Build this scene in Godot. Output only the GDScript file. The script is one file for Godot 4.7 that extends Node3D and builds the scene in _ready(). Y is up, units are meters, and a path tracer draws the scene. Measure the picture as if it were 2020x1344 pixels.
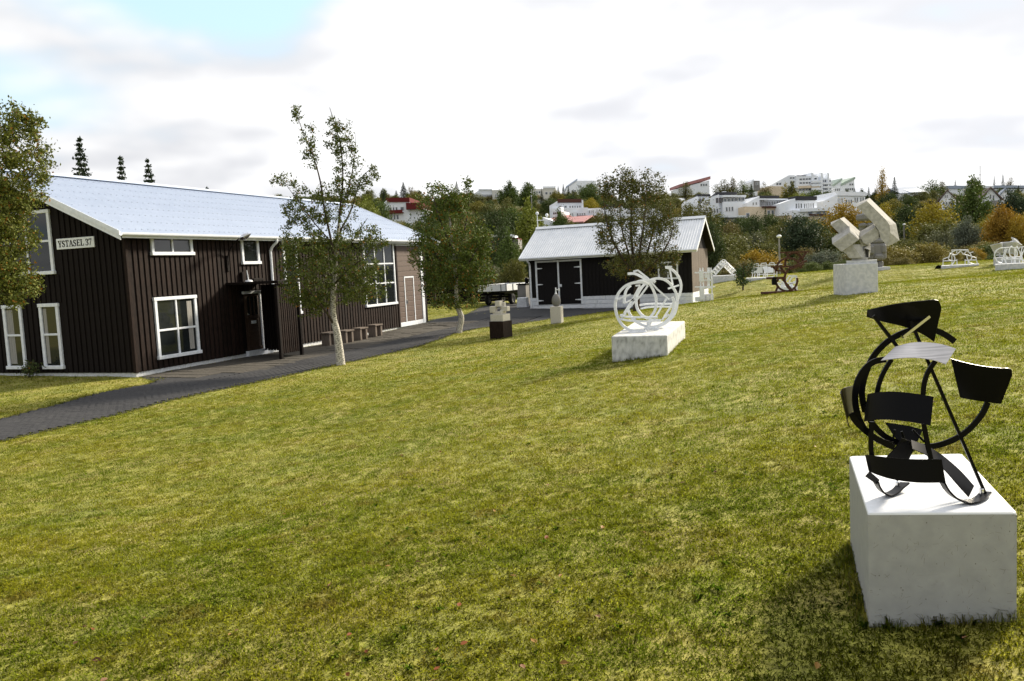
extends Node3D

var ground_points := PackedVector3Array([Vector3(0.00,0.00,3.3895),Vector3(4.00,0.00,-47.26),Vector3(-4.00,0.00,17.472),Vector3(0.00,9.00,9.5177),Vector3(10.00,5.00,11.166),Vector3(-10.00,4.00,-27.823),Vector3(-14.00,20.00,-0.45967),Vector3(15.00,20.00,-0.59091),Vector3(12.00,-8.00,0.99988),Vector3(-6.00,-6.00,79.772),Vector3(-2.60,-3.93,-17.78),Vector3(-0.07,-3.25,23.935),Vector3(1.74,-3.33,24.634),Vector3(-8.79,-13.92,38.923),Vector3(-7.70,-17.40,0.43535),Vector3(-5.63,-22.15,-26.177),Vector3(-4.85,-23.16,7.3376),Vector3(-3.10,-27.95,22.767),Vector3(-2.09,-32.66,17.611),Vector3(0.93,-36.09,-35.688),Vector3(4.98,-38.16,13.092),Vector3(1.95,-34.55,-5.4832),Vector3(-0.34,-28.02,-58.525),Vector3(7.78,-39.28,44.433),Vector3(-3.85,-8.49,-86.986),Vector3(-10.52,-22.92,18.171),Vector3(-7.29,-31.32,-0.55856),Vector3(-4.00,-39.91,-4.7706),Vector3(-10.52,-16.50,-29.313),Vector3(-16.19,-16.53,0.95583),Vector3(-16.12,-25.07,-0.82065),Vector3(-10.62,-10.11,-73.703),Vector3(-14.82,-11.72,49.654),Vector3(-5.43,-44.53,-11.519),Vector3(2.21,-14.45,31.138),Vector3(6.99,-29.00,46.351),Vector3(10.67,-25.00,-15.832),Vector3(10.24,-31.00,29.444),Vector3(12.95,-50.00,38.649),Vector3(14.23,-46.00,157.14),Vector3(22.90,-42.00,4.999),Vector3(22.44,-37.00,-21.543),Vector3(20.26,-45.00,22.226),Vector3(16.76,-46.00,-84.125),Vector3(7.54,-26.00,-1.8607),Vector3(8.80,-39.50,-89.265),Vector3(1.06,-43.10,58.363),Vector3(10.00,-46.00,-128.11),Vector3(2.00,-50.00,-4.8983),Vector3(-5.00,-55.00,14.072),Vector3(-30.00,-70.00,-0.58253),Vector3(0.00,-72.00,-12.549),Vector3(20.00,-75.00,-5.4562),Vector3(45.00,-70.00,1.0721),Vector3(-45.00,-30.00,1.0882),Vector3(45.00,-30.00,1.6659),Vector3(-60.00,-110.00,-3.7788),Vector3(-20.00,-110.00,4.5026),Vector3(15.00,-110.00,-0.16579),Vector3(45.00,-110.00,-2.7101),Vector3(90.00,-110.00,-1.0398),Vector3(-80.00,-165.00,2.1223),Vector3(-20.00,-165.00,-1.1227),Vector3(25.00,-165.00,0.76155),Vector3(70.00,-165.00,0.080498),Vector3(130.00,-165.00,-0.58624),Vector3(-110.00,-260.00,1.1784),Vector3(-20.00,-260.00,1.6127),Vector3(50.00,-260.00,0.47866),Vector3(110.00,-260.00,-0.13897),Vector3(190.00,-260.00,0.48423),Vector3(-200.00,-400.00,0.21657),Vector3(0.00,-400.00,-0.7809),Vector3(130.00,-400.00,0.22399),Vector3(280.00,-400.00,-0.004035),Vector3(-400.00,-800.00,-0.040608),Vector3(0.00,-800.00,-0.11378),Vector3(400.00,-800.00,-0.066356),Vector3(-300.00,-100.00,-1.1584),Vector3(300.00,-100.00,-0.13984),Vector3(-300.00,60.00,0.53536),Vector3(300.00,60.00,0.092575),Vector3(0.00,80.00,0.76639)])
var ground_plane := Vector3(20.81592,-0.15750,-1.86030)
var path_left := PackedVector2Array([Vector2(-11.02,-5.98),Vector2(-10.73,-11.22),Vector2(-10.48,-16.67),Vector2(-10.32,-18.25),Vector2(-10.03,-19.97),Vector2(-9.47,-21.22),Vector2(-9.57,-22.14),Vector2(-10.45,-23.00),Vector2(-8.69,-27.57),Vector2(-7.26,-31.31),Vector2(-5.82,-35.04),Vector2(-4.07,-39.62),Vector2(-4.04,-40.36),Vector2(-3.97,-40.97),Vector2(-2.28,-42.50),Vector2(-1.69,-48.57),Vector2(-0.52,-52.34),Vector2(-5.80,-57.53)])
var path_right := PackedVector2Array([Vector2(-10.28,-5.69),Vector2(-9.42,-10.72),Vector2(-8.83,-13.97),Vector2(-8.42,-14.98),Vector2(-8.04,-16.12),Vector2(-7.64,-17.51),Vector2(-7.45,-18.00),Vector2(-7.12,-18.77),Vector2(-5.63,-22.15),Vector2(-4.20,-25.12),Vector2(-3.10,-27.95),Vector2(-2.09,-32.66),Vector2(-1.24,-34.29),Vector2(-0.18,-35.24),Vector2(0.93,-36.09),Vector2(4.98,-38.16),Vector2(7.78,-39.28),Vector2(8.55,-39.27)])
var org := Vector3.ZERO
var rng := RandomNumberGenerator.new()
var noise := FastNoiseLite.new()
var fine := FastNoiseLite.new()
var used := {}
var M := {}
var grid := PackedFloat32Array()
var path_poly := PackedVector2Array()
var keep_out: Array = []
const GX0 := -32.0
const GZ0 := -78.0
const GS := 0.5
const GNX := 160
const GNZ := 176

# ---------------------------------------------------------------- ground height
func height_raw(x: float, z: float) -> float:
	var h := ground_plane.x + ground_plane.y * x / 100.0 + ground_plane.z * z / 100.0
	for p in ground_points:
		var r := ((p.x - x) * (p.x - x) + (p.y - z) * (p.y - z)) / 10000.0
		h += p.z * 0.5 * r * log(r + 1e-9)
	return h + 0.035 * noise.get_noise_2d(x * 22.0, z * 22.0) + 0.015 * noise.get_noise_2d(x * 90.0, z * 90.0)

func gh(x: float, z: float) -> float:
	var fx := (x - GX0) / GS
	var fz := (z - GZ0) / GS
	var i := int(floor(fx))
	var j := int(floor(fz))
	if i < 0 or j < 0 or i >= GNX - 1 or j >= GNZ - 1:
		return height_raw(x, z)
	fx -= i
	fz -= j
	var k := j * GNX + i
	return lerpf(lerpf(grid[k], grid[k + 1], fx), lerpf(grid[k + GNX], grid[k + GNX + 1], fx), fz)

func on_ground(p: Vector3) -> Vector3:
	return Vector3(p.x, gh(p.x, p.z), p.z)

# ---------------------------------------------------------------- naming and committing
func numbered(called: String, parent: Node) -> String:
	var key := str(parent.get_instance_id()) + called
	used[key] = used.get(key, -1) + 1
	return called if used[key] == 0 else "%s_%03d" % [called, used[key]]

func tag(o: Node, label: String, category := "", group := "", kind := "") -> Node:
	if label: o.set_meta("label", label)
	if category: o.set_meta("category", category)
	if group: o.set_meta("group", group)
	if kind: o.set_meta("kind", kind)
	return o

func thing(called: String, label: String, category: String, at: Vector3, group := "") -> Node3D:
	var o := Node3D.new()
	o.name = numbered(called, self)
	o.position = at
	add_child(o, true)
	tag(o, label, category, group)
	org = at
	return o

func begin() -> SurfaceTool:
	var st := SurfaceTool.new()
	st.begin(Mesh.PRIMITIVE_TRIANGLES)
	st.set_smooth_group(-1)
	return st

func put(called: String, st: SurfaceTool, mat: Material, parent: Node) -> MeshInstance3D:
	st.generate_normals()
	return put_mesh(called, st.commit(), mat, parent)

func put_mesh(called: String, mesh: Mesh, mat: Material, parent: Node) -> MeshInstance3D:
	var o := MeshInstance3D.new()
	o.name = numbered(called, parent)
	o.mesh = mesh
	o.material_override = mat
	parent.add_child(o, true)
	return o

# ---------------------------------------------------------------- shapes (all in world space minus org)
func tri(st: SurfaceTool, a: Vector3, b: Vector3, c: Vector3) -> void:
	st.add_vertex(a - org)
	st.add_vertex(b - org)
	st.add_vertex(c - org)

func quad(st: SurfaceTool, a: Vector3, b: Vector3, c: Vector3, d: Vector3) -> void:
	tri(st, a, b, c)
	tri(st, a, c, d)

func hull8(st: SurfaceTool, p: Array) -> void:
	# p: bottom ring 0..3, top ring 4..7 (anticlockwise seen from above)
	quad(st, p[4], p[7], p[6], p[5])
	quad(st, p[0], p[1], p[2], p[3])
	for i in 4:
		var j: int = (i + 1) % 4
		quad(st, p[i], p[i + 4], p[j + 4], p[j])

func box(st: SurfaceTool, c: Vector3, s: Vector3, b := Basis.IDENTITY) -> void:
	var h := s * 0.5
	var p := []
	for y in [-1.0, 1.0]:
		for k in [[-1, 1], [1, 1], [1, -1], [-1, -1]]:
			p.append(c + b * Vector3(k[0] * h.x, y * h.y, k[1] * h.z))
	hull8(st, p)

func soft_box(st: SurfaceTool, c: Vector3, s: Vector3, r: float, b := Basis.IDENTITY) -> void:
	var h := s * 0.5
	var i := h - Vector3.ONE * r
	for ax in 3:
		var u := (ax + 1) % 3
		var v := (ax + 2) % 3
		for sg in [-1.0, 1.0]:
			var q := []
			for k in [[-1, -1], [1, -1], [1, 1], [-1, 1]]:
				var p := Vector3.ZERO
				p[ax] = sg * h[ax]
				p[u] = k[0] * i[u]
				p[v] = k[1] * i[v]
				q.append(c + b * p)
			if sg > 0: quad(st, q[3], q[2], q[1], q[0])
			else: quad(st, q[0], q[1], q[2], q[3])
		for su in [-1.0, 1.0]:
			for sv in [-1.0, 1.0]:
				var q := []
				for k in [[0, -1], [0, 1], [1, 1], [1, -1]]:
					var p := Vector3.ZERO
					p[ax] = k[1] * i[ax]
					p[u] = su * (h[u] if k[0] == 0 else i[u])
					p[v] = sv * (i[v] if k[0] == 0 else h[v])
					q.append(c + b * p)
				if su * sv > 0: quad(st, q[3], q[2], q[1], q[0])
				else: quad(st, q[0], q[1], q[2], q[3])
	for x in [-1.0, 1.0]:
		for y in [-1.0, 1.0]:
			for z in [-1.0, 1.0]:
				var a := c + b * Vector3(x * h.x, y * i.y, z * i.z)
				var d := c + b * Vector3(x * i.x, y * h.y, z * i.z)
				var e := c + b * Vector3(x * i.x, y * i.y, z * h.z)
				if x * y * z > 0: tri(st, a, e, d)
				else: tri(st, a, d, e)

func frame_of(t: Vector3, up := Vector3.UP) -> Basis:
	var f := t.normalized()
	var s := f.cross(up)
	if s.length() < 0.01: s = f.cross(Vector3.RIGHT)
	s = s.normalized()
	return Basis(s, s.cross(f).normalized(), f)

func bar(st: SurfaceTool, a: Vector3, b: Vector3, w: float, h := -1.0, up := Vector3.UP) -> void:
	box(st, (a + b) * 0.5, Vector3(w, w if h < 0 else h, a.distance_to(b)), frame_of(b - a, up))

func catmull(p: Array, n: int) -> PackedVector3Array:
	var out := PackedVector3Array()
	var c := p.size()
	for i in c - 1:
		var p0: Vector3 = p[maxi(i - 1, 0)]
		var p1: Vector3 = p[i]
		var p2: Vector3 = p[i + 1]
		var p3: Vector3 = p[mini(i + 2, c - 1)]
		for k in n:
			out.append(p1.cubic_interpolate(p2, p0, p3, float(k) / n))
	out.append(p[c - 1])
	return out

func tube(st: SurfaceTool, pts: PackedVector3Array, r0: float, r1: float, sides := 8, cap := true) -> void:
	var rings := []
	var n := pts.size()
	var side := Vector3.ZERO
	for i in n:
		var t := (pts[mini(i + 1, n - 1)] - pts[maxi(i - 1, 0)]).normalized()
		if side == Vector3.ZERO:
			side = t.cross(Vector3.UP if absf(t.y) < 0.9 else Vector3.RIGHT).normalized()
		side = (side - t * side.dot(t)).normalized()
		var o := t.cross(side)
		var r := lerpf(r0, r1, float(i) / (n - 1))
		var ring := PackedVector3Array()
		for k in sides:
			var a := TAU * k / sides
			ring.append(pts[i] + side * cos(a) * r + o * sin(a) * r)
		rings.append(ring)
	st.set_smooth_group(1 if sides > 4 else -1)
	for i in n - 1:
		for k in sides:
			var m := (k + 1) % sides
			quad(st, rings[i][k], rings[i][m], rings[i + 1][m], rings[i + 1][k])
	st.set_smooth_group(-1)
	if cap:
		for k in sides:
			var m := (k + 1) % sides
			tri(st, pts[0], rings[0][m], rings[0][k])
			tri(st, pts[n - 1], rings[n - 1][k], rings[n - 1][m])

func rod(st: SurfaceTool, a: Vector3, b: Vector3, r: float, sides := 8) -> void:
	tube(st, PackedVector3Array([a, b]), r, r, sides)

# a flat bar bent along points; w lies in the plane across the run, t along the plane's normal
func strip_bar(st: SurfaceTool, p: Array, w: float, t: float, normal: Vector3, n := 8) -> void:
	var pts := catmull(p, n)
	var c := pts.size()
	var rings := []
	for i in c:
		var d := (pts[mini(i + 1, c - 1)] - pts[maxi(i - 1, 0)]).normalized()
		var side := d.cross(normal).normalized()
		var nn := side.cross(d).normalized()
		rings.append([pts[i] + side * w * 0.5 + nn * t * 0.5, pts[i] - side * w * 0.5 + nn * t * 0.5, pts[i] - side * w * 0.5 - nn * t * 0.5, pts[i] + side * w * 0.5 - nn * t * 0.5])
	for k in 4:
		var m := (k + 1) % 4
		st.set_smooth_group(k + 1)
		for i in c - 1:
			quad(st, rings[i][k], rings[i][m], rings[i + 1][m], rings[i + 1][k])
	st.set_smooth_group(-1)
	quad(st, rings[0][3], rings[0][2], rings[0][1], rings[0][0])
	quad(st, rings[c - 1][0], rings[c - 1][1], rings[c - 1][2], rings[c - 1][3])

# a sheet between two edges, bent towards "bulge", with thickness
func plate(st: SurfaceTool, top: Array, bot: Array, thick: float, bulge: Vector3, n := 16) -> void:
	var a := resample(top, n)
	var b := resample(bot, n)
	var nrm := (a[n] - a[0]).cross(b[n / 2] - a[n / 2]).normalized() * thick * 0.5
	for i in n + 1:
		var u := float(i) / n
		var off := bulge * (4.0 * u * (1.0 - u))
		a[i] += off
		b[i] += off
	for i in n:
		st.set_smooth_group(1)
		quad(st, a[i] + nrm, a[i + 1] + nrm, b[i + 1] + nrm, b[i] + nrm)
		st.set_smooth_group(2)
		quad(st, a[i] - nrm, b[i] - nrm, b[i + 1] - nrm, a[i + 1] - nrm)
		st.set_smooth_group(-1)
		quad(st, a[i] + nrm, a[i] - nrm, a[i + 1] - nrm, a[i + 1] + nrm)
		quad(st, b[i] - nrm, b[i] + nrm, b[i + 1] + nrm, b[i + 1] - nrm)
	quad(st, a[0] - nrm, a[0] + nrm, b[0] + nrm, b[0] - nrm)
	quad(st, a[n] + nrm, a[n] - nrm, b[n] - nrm, b[n] + nrm)

func resample(p: Array, n: int) -> PackedVector3Array:
	var c := catmull(p, 12)
	var out := PackedVector3Array()
	for i in n + 1:
		var f := float(i) / n * (c.size() - 1)
		var k := mini(int(f), c.size() - 2)
		out.append(c[k].lerp(c[k + 1], f - k))
	return out

# a solid between two outlines with the same number of corners
func loft(st: SurfaceTool, a: Array, b: Array) -> void:
	var n := a.size()
	for i in n:
		var j := (i + 1) % n
		quad(st, a[i], b[i], b[j], a[j])
	for c in [a, b]:
		var flat := PackedVector2Array()
		for p in c: flat.append(Vector2(p.x, p.y))
		var idx := Geometry2D.triangulate_polygon(flat)
		for k in range(0, idx.size(), 3): tri(st, c[idx[k]], c[idx[k + 1]], c[idx[k + 2]])

# an outline in the plane (u, v) pushed along w
func prism(st: SurfaceTool, poly: PackedVector2Array, o: Vector3, u: Vector3, v: Vector3, w: Vector3) -> void:
	var idx := Geometry2D.triangulate_polygon(poly)
	var n := poly.size()
	for k in range(0, idx.size(), 3):
		var q := []
		for e in 3:
			q.append(o + u * poly[idx[k + e]].x + v * poly[idx[k + e]].y)
		tri(st, q[0], q[1], q[2])
		tri(st, q[0] + w, q[2] + w, q[1] + w)
	for i in n:
		var a := o + u * poly[i].x + v * poly[i].y
		var b := o + u * poly[(i + 1) % n].x + v * poly[(i + 1) % n].y
		quad(st, a, b, b + w, a + w)

func lathe(st: SurfaceTool, c: Vector3, prof: PackedVector2Array, sides := 20) -> void:
	st.set_smooth_group(1)
	for i in prof.size() - 1:
		for k in sides:
			var a := TAU * k / sides
			var b := TAU * (k + 1) / sides
			var d := Vector3(cos(a), 0, sin(a))
			var e := Vector3(cos(b), 0, sin(b))
			quad(st, c + d * prof[i].x + Vector3.UP * prof[i].y, c + d * prof[i + 1].x + Vector3.UP * prof[i + 1].y, c + e * prof[i + 1].x + Vector3.UP * prof[i + 1].y, c + e * prof[i].x + Vector3.UP * prof[i].y)
	st.set_smooth_group(-1)

# ---------------------------------------------------------------- materials
func lin(r: float, g: float, b: float) -> Color:
	return Color(r, g, b).linear_to_srgb()

func ramp(list: Array) -> Gradient:
	var g := Gradient.new()
	var off := PackedFloat32Array()
	var col := PackedColorArray()
	for e in list:
		off.append(e[0])
		col.append(e[1])
	g.offsets = off
	g.colors = col
	return g

func noise_tex(seed_: int, freq: float, list: Array, size := 512, octaves := 5, normal := false, kind := FastNoiseLite.TYPE_SIMPLEX_SMOOTH) -> NoiseTexture2D:
	var f := FastNoiseLite.new()
	f.seed = seed_
	f.noise_type = kind
	f.frequency = freq
	f.fractal_octaves = octaves
	f.fractal_type = FastNoiseLite.FRACTAL_FBM
	var t := NoiseTexture2D.new()
	t.width = size
	t.height = size
	t.seamless = true
	t.noise = f
	if normal:
		t.as_normal_map = true
		t.bump_strength = 4.0
	else:
		t.color_ramp = ramp(list)
	return t

func plain(r: float, g: float, b: float, rough := 0.8) -> StandardMaterial3D:
	var m := StandardMaterial3D.new()
	m.albedo_color = lin(r, g, b)
	m.roughness = rough
	m.metallic_specular = 0.5 if rough < 0.5 else 0.25
	return m

# a colour that varies from lo to hi (linear) with noise laid on in three planes
func rough_mat(lo: Color, hi: Color, scale: Vector3, freq := 0.01, rough := 0.85, bump := 0.0, seed_ := 1, world := false) -> StandardMaterial3D:
	var m := StandardMaterial3D.new()
	m.albedo_texture = noise_tex(seed_, freq, [[0.25, lo.linear_to_srgb()], [0.75, hi.linear_to_srgb()]])
	m.roughness = rough
	m.metallic_specular = 0.28 if rough >= 0.75 else 0.5
	m.uv1_triplanar = true
	m.uv1_world_triplanar = world
	m.uv1_scale = scale
	if bump > 0.0:
		m.heightmap_enabled = true
		m.heightmap_scale = bump
		m.heightmap_texture = bump_tex
	return m

var bump_tex: NoiseTexture2D

func leaf_mat(back := 0.5) -> StandardMaterial3D:
	var m := StandardMaterial3D.new()
	m.vertex_color_use_as_albedo = true
	m.roughness = 0.7
	m.metallic_specular = 0.3
	m.backlight_enabled = true
	m.backlight = Color(1, 1, 0.75) * back
	m.cull_mode = BaseMaterial3D.CULL_DISABLED
	return m

func tinted_leaf(r: float, g: float, b: float) -> StandardMaterial3D:
	var m := leaf_mat(0.5)
	m.albedo_color = lin(r, g, b)
	return m

func shaded_scuffs() -> Image:
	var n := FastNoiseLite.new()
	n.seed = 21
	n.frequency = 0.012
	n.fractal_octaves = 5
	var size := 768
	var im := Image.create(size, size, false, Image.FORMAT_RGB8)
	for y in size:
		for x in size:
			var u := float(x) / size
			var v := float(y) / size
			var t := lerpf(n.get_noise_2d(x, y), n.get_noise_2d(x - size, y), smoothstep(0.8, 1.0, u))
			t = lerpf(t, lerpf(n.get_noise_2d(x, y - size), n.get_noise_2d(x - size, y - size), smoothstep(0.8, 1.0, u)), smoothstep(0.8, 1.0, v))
			im.set_pixel(x, y, lin(0.325 + 0.05 * t, 0.33 + 0.05 * t, 0.32 + 0.045 * t))  # grey base tone carries the shade of the sides; scratches below are wear
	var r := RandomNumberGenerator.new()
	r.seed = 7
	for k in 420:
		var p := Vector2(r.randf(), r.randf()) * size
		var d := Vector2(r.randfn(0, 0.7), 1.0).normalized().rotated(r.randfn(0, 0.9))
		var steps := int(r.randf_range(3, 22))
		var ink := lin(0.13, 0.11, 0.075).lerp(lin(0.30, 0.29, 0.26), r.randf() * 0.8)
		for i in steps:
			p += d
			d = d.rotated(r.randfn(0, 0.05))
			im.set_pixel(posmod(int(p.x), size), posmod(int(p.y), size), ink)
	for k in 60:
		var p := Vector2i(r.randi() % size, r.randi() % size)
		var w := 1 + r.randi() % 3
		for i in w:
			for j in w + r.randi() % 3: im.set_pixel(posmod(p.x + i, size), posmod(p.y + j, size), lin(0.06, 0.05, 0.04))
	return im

func make_materials() -> void:
	bump_tex = noise_tex(77, 0.02, [[0.2, Color.BLACK], [0.8, Color.WHITE]])
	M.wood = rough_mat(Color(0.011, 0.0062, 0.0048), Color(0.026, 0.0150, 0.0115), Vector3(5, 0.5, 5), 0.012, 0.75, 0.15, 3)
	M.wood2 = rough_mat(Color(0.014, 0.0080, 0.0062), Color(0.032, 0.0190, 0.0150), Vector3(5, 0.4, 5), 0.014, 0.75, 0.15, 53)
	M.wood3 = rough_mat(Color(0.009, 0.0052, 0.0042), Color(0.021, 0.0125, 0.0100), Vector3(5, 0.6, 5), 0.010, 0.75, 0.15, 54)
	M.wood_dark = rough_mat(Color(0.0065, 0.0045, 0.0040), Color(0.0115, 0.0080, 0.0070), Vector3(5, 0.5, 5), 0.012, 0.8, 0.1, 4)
	M.shed_wood = rough_mat(Color(0.008, 0.007, 0.0075), Color(0.013, 0.0115, 0.012), Vector3(5, 0.5, 5), 0.012, 0.75, 0.1, 5)
	M.grey_wood = rough_mat(Color(0.12, 0.10, 0.085), Color(0.20, 0.165, 0.14), Vector3(4, 0.3, 4), 0.015, 0.85, 0.1, 6)
	M.door_wood = rough_mat(Color(0.035, 0.020, 0.012), Color(0.07, 0.04, 0.025), Vector3(1, 6, 1), 0.012, 0.6, 0.1, 7)
	M.garage = rough_mat(Color(0.085, 0.055, 0.042), Color(0.11, 0.072, 0.055), Vector3(0.6, 3, 0.6), 0.012, 0.6, 0.0, 8)
	M.white = rough_mat(Color(0.70, 0.74, 0.80), Color(0.80, 0.83, 0.88), Vector3(1.2, 1.2, 1.2), 0.01, 0.55, 0.03, 9)
	M.roof = rough_mat(Color(0.45, 0.52, 0.65), Color(0.50, 0.57, 0.70), Vector3(0.35, 0.35, 0.35), 0.008, 0.6, 0.0, 10)
	M.roof.metallic_specular = 0.4
	M.roof_white = rough_mat(Color(0.66, 0.69, 0.73), Color(0.78, 0.80, 0.83), Vector3(0.35, 0.35, 0.35), 0.008, 0.4, 0.0, 33)
	M.screw = plain(0.33, 0.38, 0.47, 0.6)
	M.found = rough_mat(Color(0.60, 0.62, 0.66), Color(0.74, 0.76, 0.80), Vector3(1, 1, 1), 0.02, 0.8, 0.2, 11)
	M.glass = plain(0.014, 0.017, 0.018, 0.04)
	M.glass.metallic_specular = 0.55
	M.curtain = plain(0.35, 0.34, 0.32, 0.9)
	M.black = plain(0.004, 0.004, 0.005, 0.3)
	M.black.metallic_specular = 0.2
	M.ink = plain(0.006, 0.006, 0.007, 0.8)
	M.steel = rough_mat(Color(0.34, 0.33, 0.33), Color(0.62, 0.60, 0.60), Vector3(0.6, 30, 0.6), 0.01, 0.38, 0.0, 12)  # pale metal colour stands in for sky reflected in black steel
	M.steel.metallic = 0.9
	M.steel_dark = plain(0.10, 0.09, 0.065, 0.4)
	M.steel_dark.metallic = 0.8
	M.chrome = plain(0.6, 0.6, 0.62, 0.2)
	M.chrome.metallic = 1.0
	M.paint = rough_mat(Color(0.70, 0.73, 0.76), Color(0.79, 0.81, 0.84), Vector3(1.5, 1.5, 1.5), 0.01, 0.4, 0.0, 13)
	M.plinth = StandardMaterial3D.new()  # white paint with shade put into its colour, plus real scratches
	M.plinth.albedo_texture = ImageTexture.create_from_image(shaded_scuffs())
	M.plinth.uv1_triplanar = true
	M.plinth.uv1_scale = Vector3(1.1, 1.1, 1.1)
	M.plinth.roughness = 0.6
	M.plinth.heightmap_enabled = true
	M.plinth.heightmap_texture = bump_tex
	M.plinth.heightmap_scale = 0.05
	M.concrete = rough_mat(Color(0.48, 0.50, 0.53), Color(0.60, 0.61, 0.63), Vector3(0.9, 0.9, 0.9), 0.012, 0.85, 0.25, 14)
	M.concrete_warm = rough_mat(Color(0.33, 0.325, 0.30), Color(0.45, 0.44, 0.415), Vector3(0.9, 0.9, 0.9), 0.012, 0.85, 0.25, 34)
	M.concrete_old = StandardMaterial3D.new()
	M.concrete_old.albedo_texture = noise_tex(23, 0.012, [[0.0, lin(0.20, 0.20, 0.18)], [0.3, lin(0.43, 0.44, 0.43)], [0.6, lin(0.57, 0.58, 0.57)], [1.0, lin(0.66, 0.66, 0.66)]], 512, 6)
	M.concrete_old.uv1_triplanar = true
	M.concrete_old.uv1_scale = Vector3(1.4, 0.7, 1.4)
	M.concrete_old.roughness = 0.9
	M.concrete_old.heightmap_enabled = true
	M.concrete_old.heightmap_texture = bump_tex
	M.concrete_old.heightmap_scale = 0.3
	M.granite = rough_mat(Color(0.16, 0.16, 0.155), Color(0.26, 0.25, 0.24), Vector3(4, 4, 4), 0.03, 0.8, 0.2, 15)
	M.pale_stone = rough_mat(Color(0.46, 0.44, 0.39), Color(0.62, 0.59, 0.53), Vector3(3, 3, 3), 0.02, 0.85, 0.2, 16)
	M.rust = rough_mat(Color(0.05, 0.026, 0.018), Color(0.12, 0.058, 0.036), Vector3(2, 2, 2), 0.02, 0.85, 0.1, 17)
	M.bark = rough_mat(Color(0.035, 0.028, 0.022), Color(0.09, 0.07, 0.055), Vector3(4, 2, 4), 0.02, 0.9, 0.5, 18)
	M.birch = StandardMaterial3D.new()
	M.birch.albedo_texture = noise_tex(31, 0.02, [[0.0, lin(0.03, 0.025, 0.02)], [0.36, lin(0.06, 0.05, 0.04)], [0.43, lin(0.46, 0.45, 0.39)], [0.7, lin(0.66, 0.61, 0.56)], [1.0, lin(0.72, 0.70, 0.67)]])
	M.birch.uv1_triplanar = true
	M.birch.uv1_scale = Vector3(1.2, 4, 1.2)
	M.birch.roughness = 0.8
	M.birch.heightmap_enabled = true
	M.birch.heightmap_texture = bump_tex
	M.birch.heightmap_scale = 0.4
	M.leaf = leaf_mat(0.55)
	M.paver = rough_mat(Color(0.038, 0.039, 0.042), Color(0.056, 0.056, 0.060), Vector3(0.9, 0.9, 0.9), 0.02, 0.9, 0.1, 19, true)
	M.paver_light = rough_mat(Color(0.044, 0.045, 0.048), Color(0.062, 0.062, 0.064), Vector3(0.9, 0.9, 0.9), 0.02, 0.9, 0.1, 20, true)
	M.slab = rough_mat(Color(0.065, 0.060, 0.052), Color(0.11, 0.10, 0.086), Vector3(1.2, 1.2, 1.2), 0.02, 0.9, 0.2, 22, true)
	M.asphalt = rough_mat(Color(0.038, 0.039, 0.042), Color(0.058, 0.058, 0.061), Vector3(0.5, 0.5, 0.5), 0.025, 0.92, 0.4, 24, true)
	M.rubber = plain(0.015, 0.015, 0.015, 0.8)
	M.dry_leaf = rough_mat(Color(0.10, 0.04, 0.012), Color(0.18, 0.08, 0.025), Vector3(6, 6, 6), 0.02, 0.7, 0.0, 25)
	M.roof_red = rough_mat(Color(0.34, 0.14, 0.14), Color(0.42, 0.19, 0.185), Vector3(0.1, 0.1, 0.1), 0.01, 0.6, 0.0, 26)
	M.red = plain(0.12, 0.018, 0.018, 0.6)
	M.roof_brown = plain(0.14, 0.105, 0.095, 0.7)
	M.roof_dark = plain(0.05, 0.05, 0.055, 0.7)
	M.roof_green = plain(0.38, 0.46, 0.40, 0.6)
	M.roof_blue = plain(0.33, 0.38, 0.47, 0.6)
	M.house_white = rough_mat(Color(0.80, 0.84, 0.90), Color(0.87, 0.89, 0.93), Vector3(0.15, 0.15, 0.15), 0.01, 0.8, 0.0, 27)
	M.house_beige = rough_mat(Color(0.66, 0.55, 0.40), Color(0.74, 0.62, 0.46), Vector3(0.15, 0.15, 0.15), 0.01, 0.8, 0.0, 28)
	M.house_grey = rough_mat(Color(0.20, 0.195, 0.19), Color(0.28, 0.27, 0.26), Vector3(0.15, 0.15, 0.15), 0.01, 0.8, 0.0, 29)
	M.house_cream = plain(0.62, 0.61, 0.56, 0.8)
	M.pane = plain(0.06, 0.075, 0.09, 0.08)
	M.pane.metallic_specular = 0.7
	M.frame = plain(0.68, 0.69, 0.70, 0.6)
	M.brown_frame = plain(0.09, 0.04, 0.03, 0.6)
	M.ground = StandardMaterial3D.new()
	M.ground.albedo_texture = noise_tex(41, 0.006, [[0.15, lin(0.25, 0.26, 0.04)], [0.42, lin(0.32, 0.315, 0.05)], [0.6, lin(0.36, 0.335, 0.058)], [0.85, lin(0.37, 0.32, 0.085)]], 1024, 6)
	M.ground.uv1_triplanar = true
	M.ground.uv1_world_triplanar = true
	M.ground.uv1_scale = Vector3(0.11, 0.11, 0.11)
	M.ground.roughness = 0.95
	M.ground.detail_enabled = true
	M.ground.detail_blend_mode = BaseMaterial3D.BLEND_MODE_MUL
	M.ground.detail_albedo = noise_tex(42, 0.03, [[0.1, Color(0.62, 0.62, 0.55)], [0.5, Color(0.92, 0.92, 0.9)], [0.9, Color(1, 1, 1)]], 512, 5)
	M.ground.detail_uv_layer = BaseMaterial3D.DETAIL_UV_2
	M.ground.uv2_triplanar = true
	M.ground.uv2_world_triplanar = true
	M.ground.uv2_scale = Vector3(0.9, 0.9, 0.9)
	M.ground.heightmap_enabled = false
	M.hill = rough_mat(Color(0.055, 0.060, 0.020), Color(0.12, 0.11, 0.040), Vector3(0.05, 0.05, 0.05), 0.012, 0.95, 0.0, 43, true)
	M.blade = leaf_mat(1.0)
	M.blade.roughness = 0.6

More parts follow.
